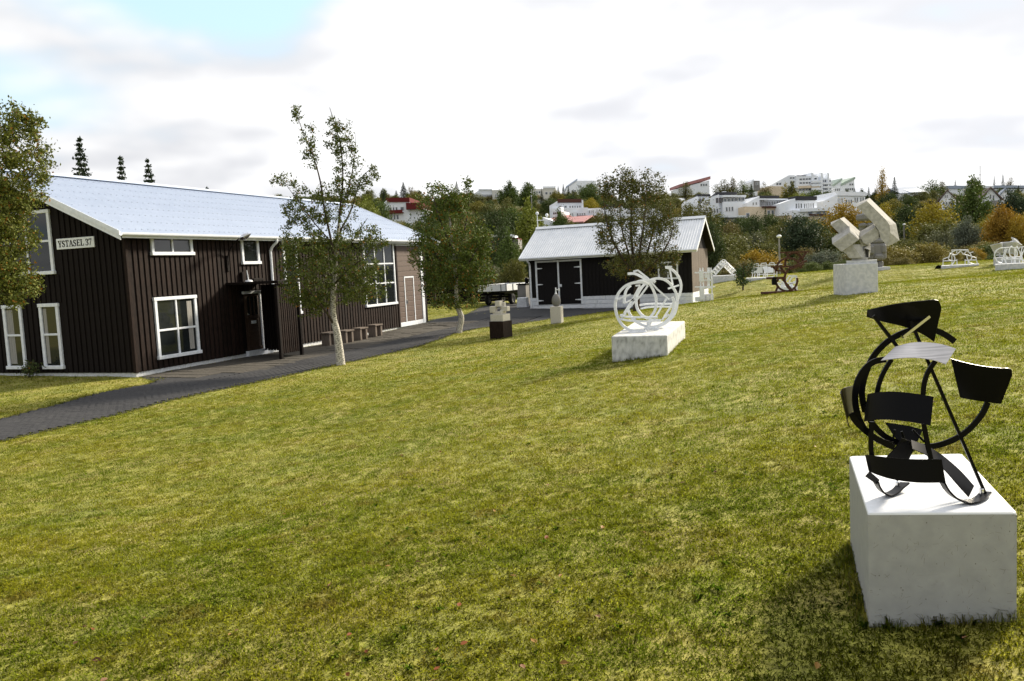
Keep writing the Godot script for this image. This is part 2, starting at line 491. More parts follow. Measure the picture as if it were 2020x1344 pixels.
# ---------------------------------------------------------------- sky
func sky_image() -> Image:
	var w := 1536
	var h := 768
	var im := Image.create(w, h, false, Image.FORMAT_RGBF)
	var n := FastNoiseLite.new()
	n.seed = 12
	n.frequency = 0.55
	n.fractal_octaves = 6
	n.fractal_gain = 0.5
	var sun := Vector3(0.656, 0.469, -0.591)
	var last := Color(0.5, 0.52, 0.55)
	for y in h:
		var el := (0.5 - (y + 0.5) / h) * PI
		if el < -0.03:
			for x in w:
				im.set_pixel(x, y, last)
			continue
		var e := maxf(el, 0.0)
		for x in w:
			var az := wrapf((x + 0.5) / w * TAU, -PI, PI)
			var d := Vector3(sin(az) * cos(e), sin(e), -cos(az) * cos(e))
			var q := Vector2(d.x, d.z) / (d.y + 0.16)
			var c1 := n.get_noise_3d(q.x * 1.2 + 3.0, q.y * 1.5, 4.0)
			var c2 := n.get_noise_3d(q.x * 2.2 - 9.0, q.y * 2.8, 20.0)
			var fwd := d.dot(sun) * 0.5 + 0.5
			var bright := 0.42 + 0.25 * pow(fwd, 1.7)
			# breaks of blue: chosen by the noise, one of them in the upper left of the view
			var gap := smoothstep(0.10, 0.42, c1 * 0.9 + c2 * 0.35 - 0.12)
			var da := (az + 0.36) / 0.20
			var de := (el - 0.345) / 0.085
			gap = maxf(gap * (1.0 - smoothstep(0.35, 0.9, fwd)), smoothstep(0.25, 0.75, exp(-da * da - de * de) + c2 * 0.55 + c1 * 0.3))
			var da2 := (az + 0.62) / 0.2
			var de2 := (el - 0.2) / 0.06
			gap = maxf(gap, 0.8 * smoothstep(0.3, 0.9, exp(-da2 * da2 - de2 * de2) + c2 * 0.6))
			var grey := smoothstep(-0.25, 0.5, c2 * 0.8 + c1 * 0.5 + 0.10)
			var cloud := Color(1.0, 1.0, 1.0).lerp(Color(0.68, 0.69, 0.725), grey) * bright
			var low := 1.0 - smoothstep(0.0, 0.9, el)
			var blue := Color(0.30, 0.48, 0.68).lerp(Color(0.50, 0.68, 0.80), low) * (0.45 + 0.40 * fwd)
			var col := cloud.lerp(blue, gap)
			im.set_pixel(x, y, Color(col.r, col.g, col.b))
	return im

func setup_view() -> void:
	var cam := Camera3D.new()
	cam.name = "camera"
	cam.position = Vector3(0, 2.5, 0)
	cam.basis = Basis(Vector3.RIGHT, deg_to_rad(-5.0)) * Basis(Vector3.BACK, deg_to_rad(-2.86))
	cam.fov = 44.77
	cam.far = 2500.0
	cam.near = 0.1
	cam.current = true
	add_child(cam)
	var sky := Sky.new()
	var pm := PanoramaSkyMaterial.new()
	pm.panorama = ImageTexture.create_from_image(sky_image())
	sky.sky_material = pm
	var e := Environment.new()
	e.background_mode = Environment.BG_SKY
	e.sky = sky
	e.background_energy_multiplier = 1.0
	e.tonemap_mode = Environment.TONE_MAPPER_LINEAR
	e.tonemap_exposure = 2.05
	e.sdfgi_enabled = true
	e.ssao_enabled = true
	e.ssil_enabled = true
	e.fog_enabled = false
	e.fog_density = 0.0002
	e.fog_light_color = Color(0.86, 0.9, 0.95)
	var we := WorldEnvironment.new()
	we.name = "surroundings"
	we.environment = e
	add_child(we)
	var s := DirectionalLight3D.new()
	s.name = "sun"
	s.light_energy = 1.25
	s.light_color = Color(1.0, 0.95, 0.86)
	s.light_angular_distance = 8.0
	s.shadow_enabled = true
	var to := Vector3(0.656, 0.469, -0.591)
	s.basis = Basis.looking_at(-to, Vector3.UP)
	add_child(s)

func _ready() -> void:
	rng.seed = 20240611
	noise.seed = 5
	noise.frequency = 0.01
	noise.fractal_octaves = 4
	fine.seed = 9
	fine.frequency = 0.35
	fine.fractal_octaves = 3
	setup_view()
	make_materials()
	for j in GNZ:
		for i in GNX:
			grid.append(height_raw(GX0 + i * GS, GZ0 + j * GS))
	build_ground()
	build_path()
	build_hall()
	build_shed()
	build_town()
	build_wood()
	build_near_trees()
	build_black_sculpture()
	build_ring_sculpture()
	build_block_statue()
	build_back_sculptures()
	build_yard_things()
	build_grass()

# ---------------------------------------------------------------- ground and path
func spread(a: float, b: float, step: float, out_a: float, out_b: float) -> PackedFloat32Array:
	var o := PackedFloat32Array()
	var s := step
	var v := a
	while v > out_a:
		s *= 1.12
		v -= s
		o.append(v)
	o.reverse()
	v = a
	while v < b:
		o.append(v)
		v += step
	s = step
	while v < out_b:
		o.append(v)
		s *= 1.12
		v += s
	o.append(out_b)
	return o

func build_ground() -> void:
	var xs := spread(-14.0, 26.0, 0.4, -1200.0, 1200.0)
	var zs := spread(-62.0, 5.0, 0.4, -1800.0, 60.0)
	var v := PackedVector3Array()
	var idx := PackedInt32Array()
	var far_idx := PackedInt32Array()
	var nx := xs.size()
	for z in zs:
		for x in xs:
			v.append(Vector3(x, gh(x, z), z))
	for j in zs.size() - 1:
		for i in nx - 1:
			var a := j * nx + i
			(far_idx if zs[j] < -56.5 else idx).append_array(PackedInt32Array([a, a + 1, a + nx + 1, a, a + nx + 1, a + nx]))
	var nr := PackedVector3Array()
	nr.resize(v.size())
	for j in zs.size():
		for i in nx:
			var l := v[j * nx + maxi(i - 1, 0)]
			var r := v[j * nx + mini(i + 1, nx - 1)]
			var u := v[maxi(j - 1, 0) * nx + i]
			var d := v[mini(j + 1, zs.size() - 1) * nx + i]
			nr[j * nx + i] = (d - u).cross(r - l).normalized()
	var arr := []
	arr.resize(Mesh.ARRAY_MAX)
	arr[Mesh.ARRAY_VERTEX] = v
	arr[Mesh.ARRAY_NORMAL] = nr
	arr[Mesh.ARRAY_INDEX] = idx
	var am := ArrayMesh.new()
	am.add_surface_from_arrays(Mesh.PRIMITIVE_TRIANGLES, arr)
	arr[Mesh.ARRAY_INDEX] = far_idx
	var hill := ArrayMesh.new()
	hill.add_surface_from_arrays(Mesh.PRIMITIVE_TRIANGLES, arr)
	tag(put_mesh("hillside", hill, M.hill, self), "rough scrubby ground of the valley and the hill behind", "", "", "structure")
	tag(put_mesh("ground", am, M.ground, self), "mown lawn sloping down from right to left", "", "", "structure")

func between(k: float, u: float) -> Vector2:
	var i := mini(int(k), path_left.size() - 2)
	var f := k - i
	return path_left[i].lerp(path_left[i + 1], f).lerp(path_right[i].lerp(path_right[i + 1], f), u)

func build_path() -> void:
	var st := begin()
	org = Vector3.ZERO
	var n := path_left.size()
	var across := 16
	for s in (n - 1) * 8:
		for c in across:
			var q := []
			for e in [[0, 0], [0, 1], [1, 1], [1, 0]]:
				var p := between((s + e[0]) / 8.0, float(c + e[1]) / across)
				q.append(Vector3(p.x, gh(p.x, p.y) + 0.008, p.y))
			st.set_smooth_group(1)
			quad(st, q[3], q[2], q[1], q[0])
	var path := put("path", st, M.asphalt, self)
	tag(path, "dark paved path running along the long brown hall", "", "", "structure")
	for p in path_left: path_poly.append(p)
	for i in range(path_right.size() - 1, -1, -1): path_poly.append(path_right[i])
	path_core = Geometry2D.offset_polygon(path_poly, -0.16)[0]
	# concrete pavers of the path, in running courses; the nearest ones single, the rest together
	var body := begin()
	soft_box(body, Vector3(0, -0.015, 0), Vector3(0.197, 0.05, 0.097), 0.004)
	body.generate_normals()
	var stone := body.commit()
	var hall_x := Vector3(sin(deg_to_rad(21.0)), 0, -cos(deg_to_rad(21.0)))
	var hall_z := Vector3(cos(deg_to_rad(21.0)), 0, sin(deg_to_rad(21.0)))
	var corner := Vector3(-10.518, 0, -22.921)
	var spots := []
	for i in range(-80, 190):
		for j in range(0, 48):
			var s := i * 0.1
			var t := 1.0 + j * 0.2 + (0.1 if i % 2 else 0.0)
			if s > -0.6 and t < 2.9 or t > 5.6: continue
			var p := corner + hall_x * s + hall_z * t
			if p.z > -12.6: continue
			var ok := true
			for e in [Vector2(-.1, -.1), Vector2(.1, -.1), Vector2(-.1, .1), Vector2(.1, .1)]:
				ok = ok and Geometry2D.is_point_in_polygon(Vector2(p.x, p.z) + e, path_poly)
			if not ok: continue
			var tilt := Basis(hall_z, Vector3.UP, -hall_x) * Basis(Vector3.RIGHT, rng.randf_range(-.005, .005)) * Basis(Vector3.BACK, rng.randf_range(-.005, .005))
			spots.append(Transform3D(tilt, Vector3(p.x, gh(p.x, p.z) + 0.018 + rng.randf_range(-.001, .001), p.z)))
	spots.sort_custom(func(a, b): return a.origin.length_squared() < b.origin.length_squared())
	var rest := []
	var shown := 0
	for t in spots:
		if shown < 280 and absf(t.origin.x) < -t.origin.z * 0.64:
			var o := put_mesh("paver", stone, M.paver if rng.randf() < 0.7 else M.paver_light, path)
			o.transform = t
			shown += 1
		else:
			rest.append(t)
	var mm := MultiMesh.new()
	mm.transform_format = MultiMesh.TRANSFORM_3D
	mm.mesh = stone
	mm.instance_count = rest.size()
	for i in rest.size(): mm.set_instance_transform(i, rest[i])
	var mi := MultiMeshInstance3D.new()
	mi.name = "pavers"
	mi.multimesh = mm
	mi.material_override = M.paver
	path.add_child(mi)
	mi.set_meta("kind", "stuff")
	# large slabs between the path and the hall
	var sb := begin()
	soft_box(sb, Vector3(0, -0.02, 0), Vector3(0.492, 0.06, 0.492), 0.008)
	sb.generate_normals()
	var slab := sb.commit()
	for i in range(0, 36):
		for j in range(0, 6):
			var s := 0.28 + i * 0.5
			var t := 0.3 + j * 0.5 - 0.0
			var p := corner + hall_x * s + hall_z * t
			if s > 17.6 or s < 1.2 and t > 2.0: continue
			var o := put_mesh("slab", slab, M.slab, path)
			o.transform = Transform3D(Basis(hall_z, Vector3.UP, -hall_x) * Basis(Vector3.RIGHT, rng.randf_range(-.006, .006)), Vector3(p.x, gh(p.x, p.z) + 0.016 + rng.randf_range(-.003, .003), p.z))

# ---------------------------------------------------------------- grass
func tuft_mesh(blades: int, height: float, reach: float, width: float, seed_: int, lean0 := 0.4, lean1 := 1.6) -> ArrayMesh:
	var r := RandomNumberGenerator.new()
	r.seed = seed_
	var v := PackedVector3Array()
	var nr := PackedVector3Array()
	var col := PackedColorArray()
	for b in blades:
		var a := r.randf() * TAU
		var lean := r.randf_range(lean0, lean1)
		var base := Vector3(r.randf_range(-1, 1), 0, r.randf_range(-1, 1)) * reach
		var d := Vector3(cos(a), 0, sin(a))
		var side := Vector3(-d.z, 0, d.x) * width * r.randf_range(0.6, 1.2)
		var h := height * r.randf_range(0.45, 1.0)
		var mid := base + d * h * lean * 0.35 + Vector3.UP * h * 0.6
		var tip := base + d * h * lean + Vector3.UP * h * (1.0 - 0.4 * lean)
		var n := Vector3(-d.x * 0.3, 1, -d.z * 0.3).normalized()
		var shade := r.randf_range(0.75, 1.35)
		var c := Color(shade, shade * 1.02, shade * 0.85)
		if r.randf() < 0.22: c = Color(1.7, 1.35, 1.5) * shade
		for p in [base - side, base + side, mid + side * 0.8, base - side, mid + side * 0.8, mid - side * 0.8, mid - side * 0.8, mid + side * 0.8, tip]:
			v.append(p)
			nr.append(n)
			col.append(c)
	var arr := []
	arr.resize(Mesh.ARRAY_MAX)
	arr[Mesh.ARRAY_VERTEX] = v
	arr[Mesh.ARRAY_NORMAL] = nr
	arr[Mesh.ARRAY_COLOR] = col
	var am := ArrayMesh.new()
	am.add_surface_from_arrays(Mesh.PRIMITIVE_TRIANGLES, arr)
	return am

func grass_field(called: String, label: String, z0: float, z1: float, density: float, height: float, width: float, seed_: int, scale_by := 1.0, fade_in := 0.0, fade_out := 0.0) -> void:
	var mesh := tuft_mesh(9, height, 0.035 * scale_by, width, seed_)
	var where: Array = []
	var tint: Array = []
	var r := RandomNumberGenerator.new()
	r.seed = seed_ + 3
	var area := 0.0
	var z := z0
	while z < z1:
		var half := z * 0.66 + 2.6
		var n := int(2.0 * half * 0.25 * density)
		for i in n:
			var x := r.randf_range(-half, half)
			var zz := -(z + r.randf() * 0.25)
			if fade_in > 0.0 and r.randf() > smoothstep(z0, z0 + fade_in, -zz): continue
			if fade_out > 0.0 and r.randf() < smoothstep(z1 - fade_out, z1, -zz): continue
			var p := Vector2(x, zz)
			if Geometry2D.is_point_in_polygon(p, path_core): continue
			var skip := false
			for k in keep_out:
				if Geometry2D.is_point_in_polygon(p, k):
					skip = true
					break
			if skip: continue
			var s := r.randf_range(0.7, 1.25)
			var big := noise.get_noise_2d(x * 26.0, zz * 48.0)
			var mid := fine.get_noise_2d(x * 2.2, zz * 3.4)
			var g := clampf(0.55 + big * 0.8 + mid * 0.5 + r.randf_range(-0.2, 0.2), 0.0, 1.0)
			var c := Color(0.36, 0.48, 0.045).lerp(Color(0.60, 0.60, 0.075), g)
			if mid + big * 0.6 < -0.36: c = c.lerp(Color(0.32, 0.44, 0.05), 0.5)
			var dry := fine.get_noise_2d(x * 5.0 + 90.0, zz * 6.5)
			if dry > 0.30: c = c.lerp(Color(0.45, 0.35, 0.13), minf((dry - 0.30) * 3.0, 0.7))
			tint.append(c * r.randf_range(0.8, 1.2) * (1.22 if scale_by < 1.1 else 1.06))
			where.append(Transform3D(Basis(Vector3.UP, r.randf() * TAU) * Basis(Vector3.RIGHT, r.randf_range(-.3, .3)) * Basis.from_scale(Vector3(s, s * (1.0 + 0.25 * mid), s)), Vector3(x, gh(x, zz) - 0.004, zz)))
		z += 0.25
	var mm := MultiMesh.new()
	mm.transform_format = MultiMesh.TRANSFORM_3D
	mm.use_colors = true
	mm.mesh = mesh
	mm.instance_count = where.size()
	for i in where.size():
		mm.set_instance_transform(i, where[i])
		mm.set_instance_color(i, tint[i])
	var mi := MultiMeshInstance3D.new()
	mi.name = called
	mi.multimesh = mm
	mi.material_override = M.blade
	add_child(mi)
	tag(mi, label, "grass", "", "stuff")

func build_grass() -> void:
	grass_field("near_grass", "short mown grass in the foreground, green mixed with straw yellow", 2.6, 9.0, 1900.0, 0.030, 0.0023, 100, 1.0, 0.0, 4.5)
	grass_field("lawn_grass", "mown grass of the middle of the lawn, yellowish green", 4.5, 22.0, 620.0, 0.031, 0.0036, 101, 1.7, 4.0, 9.0)
	grass_field("far_grass", "mown grass on the far part of the lawn up to the shrubs", 13.0, 52.0, 90.0, 0.034, 0.009, 102, 4.0, 8.0)
	# taller uncut blades round the plinths
	var mesh := tuft_mesh(8, 0.10, 0.03, 0.0024, 55, 0.1, 0.8)
	var where: Array = []
	for i in range(2, 12): fringe.append([Vector3(path_right[i].x, 0, path_right[i].y), Vector3(path_right[i + 1].x, 0, path_right[i + 1].y), 45.0, 0.75])
	for i in range(2, 6): fringe.append([Vector3(path_left[i].x, 0, path_left[i].y), Vector3(path_left[i + 1].x, 0, path_left[i + 1].y), 60.0, 0.9])
	for f in fringe:
		var a: Vector3 = f[0]
		var b: Vector3 = f[1]
		for i in int(a.distance_to(b) * f[2]):
			var p := a.lerp(b, rng.randf()) + Vector3(rng.randfn(0, 0.03), 0, rng.randfn(0, 0.03))
			var s: float = rng.randf_range(0.4, 1.15) * f[3]
			where.append(Transform3D(Basis(Vector3.UP, rng.randf() * TAU).scaled(Vector3(s, s, s)), on_ground(p)))
	var mm := MultiMesh.new()
	mm.transform_format = MultiMesh.TRANSFORM_3D
	mm.use_colors = true
	mm.mesh = mesh
	mm.instance_count = where.size()
	for i in where.size():
		mm.set_instance_transform(i, where[i])
		mm.set_instance_color(i, Color(0.24, 0.33, 0.05).lerp(Color(0.48, 0.42, 0.12), rng.randf()))
	var mi := MultiMeshInstance3D.new()
	mi.name = "uncut_grass"
	mi.multimesh = mm
	mi.material_override = M.blade
	add_child(mi)
	tag(mi, "taller uncut grass left standing round the foot of the plinths", "grass", "", "stuff")
	# broad-leaved weeds in the turf
	var weed := tuft_mesh(9, 0.04, 0.012, 0.0075, 71, 1.0, 1.9)
	var spots: Array = []
	for i in 900:
		var z := -2.8 - pow(rng.randf(), 1.4) * 11.0
		var x := rng.randf_range(-0.62, 0.62) * -z
		if fine.get_noise_2d(x * 2.0 + 40.0, z * 2.0) < 0.05: continue
		var inside := Geometry2D.is_point_in_polygon(Vector2(x, z), path_poly)
		for k in keep_out: inside = inside or Geometry2D.is_point_in_polygon(Vector2(x, z), k)
		if inside: continue
		var s := rng.randf_range(0.5, 1.0)
		spots.append(Transform3D(Basis(Vector3.UP, rng.randf() * TAU).scaled(Vector3(s, s, s)), Vector3(x, gh(x, z) + 0.006, z)))
	var wm := MultiMesh.new()
	wm.transform_format = MultiMesh.TRANSFORM_3D
	wm.use_colors = true
	wm.mesh = weed
	wm.instance_count = spots.size()
	for i in spots.size():
		wm.set_instance_transform(i, spots[i])
		wm.set_instance_color(i, Color(0.26, 0.46, 0.06).lerp(Color(0.42, 0.56, 0.10), rng.randf()))
	var wi := MultiMeshInstance3D.new()
	wi.name = "lawn_weeds"
	wi.multimesh = wm
	wi.material_override = M.blade
	add_child(wi)
	tag(wi, "small broad-leaved weeds growing in the near turf", "weeds", "", "stuff")
	# fallen leaves
	var leaves := []
	for k in 3:
		var st := begin()
		org = Vector3.ZERO
		var curl := 0.006 + 0.005 * k
		var out := PackedVector2Array([Vector2(-0.026, 0), Vector2(-0.012, 0.014), Vector2(0.008, 0.016), Vector2(0.024, 0.004), Vector2(0.036, 0), Vector2(0.024, -0.005), Vector2(0.006, -0.015), Vector2(-0.014, -0.012)])
		for i in out.size():
			var a := out[i]
			var b := out[(i + 1) % out.size()]
			tri(st, Vector3.ZERO, Vector3(b.x, curl * absf(b.y) * 70.0 * 0.5 + curl * b.x * 8.0, b.y), Vector3(a.x, curl * absf(a.y) * 70.0 * 0.5 + curl * a.x * 8.0, a.y))
		st.generate_normals()
		leaves.append(st.commit())
	var tones := [M.dry_leaf, plain(0.16, 0.045, 0.012, 0.6), plain(0.22, 0.12, 0.03, 0.6), plain(0.10, 0.055, 0.025, 0.7)]
	for i in 110:
		var z := -2.9 - pow(rng.randf(), 1.6) * 9.0
		var x := rng.randf_range(-0.6, 0.6) * -z
		if i % 3 == 0: x = rng.randf_range(-0.25, 0.1) * -z
		if Geometry2D.is_point_in_polygon(Vector2(x, z), path_poly): continue
		var inside := false
		for k in keep_out: inside = inside or Geometry2D.is_point_in_polygon(Vector2(x, z), k)
		if inside: continue
		var o := put_mesh("fallen_leaf", leaves[i % 3], tones[rng.randi() % 4], self)
		var s := rng.randf_range(0.45, 0.9)
		o.transform = Transform3D(Basis(Vector3.UP, rng.randf() * TAU) * Basis(Vector3.RIGHT, rng.randf_range(-.5, .5)) * Basis.from_scale(Vector3(s, s, s)), Vector3(x, gh(x, z) + 0.018, z))
		tag(o, "small curled brown birch leaf fallen on the open lawn", "leaf", "fallen leaves scattered over the lawn")

var fringe: Array = []
var path_core := PackedVector2Array()

# ---------------------------------------------------------------- wall furniture shared by hall and shed
# a face is [origin, along, outward]; a point on it is origin + along * a + up * y + outward * d
func at(face: Array, a: float, y: float, d: float) -> Vector3:
	return face[0] + face[1] * a + Vector3.UP * y + face[2] * d

func slab_on(st: SurfaceTool, face: Array, a0: float, a1: float, y0: float, y1: float, d0: float, d1: float, r := 0.0) -> void:
	var c := at(face, (a0 + a1) * 0.5, (y0 + y1) * 0.5, (d0 + d1) * 0.5)
	var b := Basis(face[1], Vector3.UP, face[1].cross(Vector3.UP))
	var s := Vector3(absf(a1 - a0), absf(y1 - y0), absf(d1 - d0))
	if r > 0.0: soft_box(st, c, s, r, b)
	else: box(st, c, s, b)

func window(face: Array, a0: float, a1: float, y0: float, y1: float, vs: Array, hs: Array, root: Node3D, cas := 0.10, glass: Material = null, sill := true) -> MeshInstance3D:
	var st := begin()
	slab_on(st, face, a0, a0 + cas, y0 + cas, y1, 0.0, 0.062, 0.006)
	slab_on(st, face, a1 - cas, a1, y0 + cas, y1, 0.0, 0.062, 0.006)
	slab_on(st, face, a0 - 0.02, a1 + 0.02, y1 - cas * 0.5, y1 + cas * 0.5, 0.0, 0.075, 0.006)
	slab_on(st, face, a0 - 0.03, a1 + 0.03, y0, y0 + cas, 0.0, 0.10 if sill else 0.062, 0.008)
	var xs := [0.0] + vs + [1.0]
	var ys := [0.0] + hs + [1.0]
	var b0 := a0 + cas
	var b1 := a1 - cas
	var c0 := y0 + cas
	var c1 := y1 - cas * 0.5
	for v in vs: slab_on(st, face, lerpf(b0, b1, v) - 0.03, lerpf(b0, b1, v) + 0.03, c0, c1, 0.0, 0.052, 0.005)
	for h in hs: slab_on(st, face, b0, b1, lerpf(c0, c1, h) - 0.03, lerpf(c0, c1, h) + 0.03, 0.0, 0.049, 0.005)
	var w := put("window", st, M.white, root)
	for i in xs.size() - 1:
		for j in ys.size() - 1:
			var p := begin()
			slab_on(p, face, lerpf(b0, b1, xs[i]), lerpf(b0, b1, xs[i + 1]), lerpf(c0, c1, ys[j]), lerpf(c0, c1, ys[j + 1]), 0.004, 0.016 + 0.001 * ((i + j) % 3))
			put("pane", p, glass if glass else M.glass, w)
	return w

func battens(face: Array, a0: float, a1: float, pitch: float, width: float, bottom: float, top: Callable, holes: Array, mat: Material, root: Node3D, called := "board", d := 0.03) -> void:
	var n := int((a1 - a0) / pitch)
	for i in n:
		var a := a0 + (i + 0.5) * pitch
		var cuts: Array = []
		for h in holes:
			if a + width * 0.5 > h[0] and a - width * 0.5 < h[1]: cuts.append([h[2], h[3]])
		cuts.sort_custom(func(p, q): return p[0] < q[0])
		var y := bottom
		var t: float = top.call(a)
		var pieces := []
		for c in cuts:
			if c[0] > y + 0.05: pieces.append([y, c[0]])
			y = maxf(y, c[1])
		if t > y + 0.05: pieces.append([y, t])
		for p in pieces:
			var st := begin()
			var off := rng.randf_range(-0.003, 0.003)
			slab_on(st, face, a - width * 0.5 + off, a + width * 0.5 + off, p[0], p[1], 0.0, d + rng.randf_range(-0.003, 0.003), 0.004)
			put(called, st, [M.wood, M.wood, M.wood2, M.wood3][rng.randi() % 4] if mat == M.wood else mat, root)

# corrugated iron from the eave line a (along "run") up to the ridge
func corrugated(st: SurfaceTool, a: Vector3, run: Vector3, up: Vector3, pitch := 0.076, amp := 0.011) -> void:
	var n := int(run.length() / pitch) * 6
	var nr := up.cross(run).normalized()
	if nr.y < 0: nr = -nr
	var prev := Vector3.ZERO
	for i in n + 1:
		var u := float(i) / n
		var p := a + run * u + nr * (amp * sin(u * n / 6.0 * TAU))
		if i > 0:
			st.set_smooth_group(1)
			quad(st, prev, prev + up, p + up, p)
			st.set_smooth_group(-1)
			var dn := -nr * 0.006
			quad(st, prev, p, p + dn, prev + dn)
		prev = p

func screws(a: Vector3, run: Vector3, up: Vector3, rows: int, step: float, parent: Node3D) -> void:
	var st := begin()
	org = Vector3.ZERO
	box(st, Vector3.ZERO, Vector3(0.026, 0.012, 0.026))
	st.generate_normals()
	var nr := up.cross(run).normalized()
	if nr.y < 0: nr = -nr
	var b := Basis(run.normalized(), nr, run.normalized().cross(nr))
	var where := []
	for r in rows:
		for i in int(run.length() / step):
			where.append(Transform3D(b, a + run.normalized() * ((i + 0.5) * step) + up * ((r + 0.4) / rows) + nr * 0.017))
	var mm := MultiMesh.new()
	mm.transform_format = MultiMesh.TRANSFORM_3D
	mm.mesh = st.commit()
	mm.instance_count = where.size()
	for i in where.size(): mm.set_instance_transform(i, where[i])
	var mi := MultiMeshInstance3D.new()
	mi.name = "screws"
	mi.multimesh = mm
	mi.material_override = M.screw
	parent.add_child(mi)
	mi.set_meta("kind", "stuff")

func lettering(text: String, height: float, width: float, mat: Material, parent: Node3D, xf: Transform3D) -> void:
	var tm := TextMesh.new()
	var f := SystemFont.new()
	f.font_names = PackedStringArray(["Droid Serif"])
	f.font_weight = 700
	tm.font = f
	tm.text = text
	tm.font_size = 64
	tm.pixel_size = 0.01
	tm.depth = 0.02
	tm.curve_step = 2.0
	var o := put_mesh("lettering", tm, mat, parent)
	var bb := tm.get_aabb()
	var sx := width / bb.size.x
	var sy := height / bb.size.y
	o.transform = xf * Transform3D(Basis.from_scale(Vector3(sx, sy, 0.3)), Vector3(-bb.get_center().x * sx, -bb.get_center().y * sy, 0))

# ---------------------------------------------------------------- the long brown hall
func build_hall() -> void:
	var root := thing("hall", "long dark brown board-clad studio hall with white windows and pale corrugated roof", "building", Vector3(-10.518, 0, -22.921))
	root.basis = Basis(Vector3(sin(deg_to_rad(21.0)), 0, -cos(deg_to_rad(21.0))), Vector3.UP, Vector3(cos(deg_to_rad(21.0)), 0, sin(deg_to_rad(21.0))))
	org = Vector3.ZERO
	keep_out.append(PackedVector2Array([Vector2(-10.5, -22.9), Vector2(-4.0, -39.9), Vector2(-12, -43), Vector2(-18.7, -26)]))
	var R := Vector3.RIGHT
	var F := Vector3.BACK
	var U := Vector3.UP
	var long := 18.2
	var half := 4.35
	var eave := 3.93
	var ridge := 6.02
	var st := begin()
	prism(st, PackedVector2Array([Vector2(0, 0.12), Vector2(0, eave), Vector2(-half, ridge - 0.1), Vector2(-2 * half, eave), Vector2(-2 * half, 0.12)]), Vector3.ZERO, F, U, R * long)
	var wall := put("wall", st, M.wood_dark, root)
	st = begin()
	soft_box(st, Vector3(long * 0.5, -0.14, -half), Vector3(long - 0.04, 0.54, 2 * half - 0.04), 0.01)
	put("foundation", st, M.found, root)
	var front := [Vector3.ZERO, R, F]
	var gable := [Vector3.ZERO, F, -R]
	var far := [R * long, F, R]
	var holes := [[0.91, 2.61, 3.35, 3.98], [0.83, 2.57, 0.36, 2.2], [4.81, 5.76, 3.04, 4.0], [7.03, 7.92, 1.2, 3.9], [12.46, 15.14, 1.14, 3.92], [15.22, 17.86, 0.0, 3.93], [4.72, 5.72, 0.0, 2.22]]
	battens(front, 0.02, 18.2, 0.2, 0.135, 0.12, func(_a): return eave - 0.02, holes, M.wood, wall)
	var slope := func(a): return eave + 0.02 - (absf(a + half) - half) * (ridge - 0.1 - eave) / half
	var gholes := [[-3.42, -2.62, 0.22, 2.16], [-4.9, -4.1, 0.22, 2.16], [-5.2, -2.62, 2.96, 4.85]]
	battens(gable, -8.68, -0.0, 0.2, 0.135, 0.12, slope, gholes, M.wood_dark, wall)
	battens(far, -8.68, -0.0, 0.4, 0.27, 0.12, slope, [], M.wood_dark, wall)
	# windows
	window(front, 0.93, 2.59, 3.37, 3.89, [0.5], [], root)
	window(front, 0.85, 2.55, 0.38, 2.12, [0.5], [0.46], root)
	window(front, 4.83, 5.74, 3.06, 3.9, [], [], root)
	window(front, 7.05, 7.9, 1.22, 3.84, [], [0.66], root)
	window(front, 12.48, 15.12, 1.16, 3.86, [0.34, 0.67], [0.34, 0.67], root)
	window(gable, -3.40, -2.64, 0.24, 2.1, [], [0.53], root)
	window(gable, -4.88, -4.12, 0.24, 2.1, [], [0.53], root)
	window(gable, -5.18, -2.64, 2.98, 4.78, [0.62], [0.52], root)
	# curtains that show behind some panes
	for c in [[gable, -4.76, -4.5, 0.4, 2.0], [gable, -3.27, -3.14, 0.4, 2.0], [front, 2.16, 2.36, 0.55, 2.0]]:
		st = begin()
		for k in 5:
			var w: float = (c[2] - c[1]) / 5.0
			slab_on(st, c[0], c[1] + k * w, c[1] + (k + 0.8) * w, c[3], c[4], 0.012, 0.0195 + 0.002 * (k % 2))
		put("curtain", st, M.curtain, root)
	# corner post
	st = begin()
	soft_box(st, Vector3(0.012, 2.0, 0.012), Vector3(0.1, 3.78, 0.1), 0.006)
	put("corner_post", st, M.wood, root)
	# entrance: door in a white frame, canopy and wind screen
	st = begin()
	slab_on(st, front, 4.80, 5.56, 0.22, 2.06, 0.0, 0.022)
	for k in 7: slab_on(st, front, 4.90, 5.46, 0.34 + k * 0.125, 0.455 + k * 0.125, 0.0, 0.034, 0.004)
	slab_on(st, front, 4.86, 5.50, 1.26, 1.36, 0.0, 0.042, 0.004)
	for k in 4: slab_on(st, front, 4.84 + k * 0.2, 4.91 + k * 0.2, 1.36, 2.0, 0.0, 0.036, 0.004)
	slab_on(st, front, 4.80, 5.56, 0.2, 0.32, 0.0, 0.05, 0.004)
	var door := put("door", st, M.door_wood, root)
	for k in 3:
		st = begin()
		slab_on(st, front, 4.91 + k * 0.2, 5.04 + k * 0.2, 1.37, 1.99, 0.0, 0.028)
		put("pane", st, M.glass, door)
	st = begin()
	slab_on(st, front, 5.06, 5.30, 1.08, 1.18, 0.0, 0.052, 0.004)
	put("mail_slot", st, M.white, door)
	st = begin()
	slab_on(st, front, 4.83, 4.93, 1.40, 1.43, 0.03, 0.09, 0.004)
	put("handle", st, M.chrome, door)
	st = begin()
	slab_on(st, front, 4.72, 5.74, 2.08, 2.17, 0.0, 0.10, 0.006)
	slab_on(st, front, 5.57, 5.70, 0.16, 2.08, 0.0, 0.07, 0.006)
	slab_on(st, front, 4.70, 5.72, -0.05, 0.19, 0.0, 0.12, 0.01)
	put("door_frame", st, M.white, root)
	var canopy_y := 2.44
	st = begin()
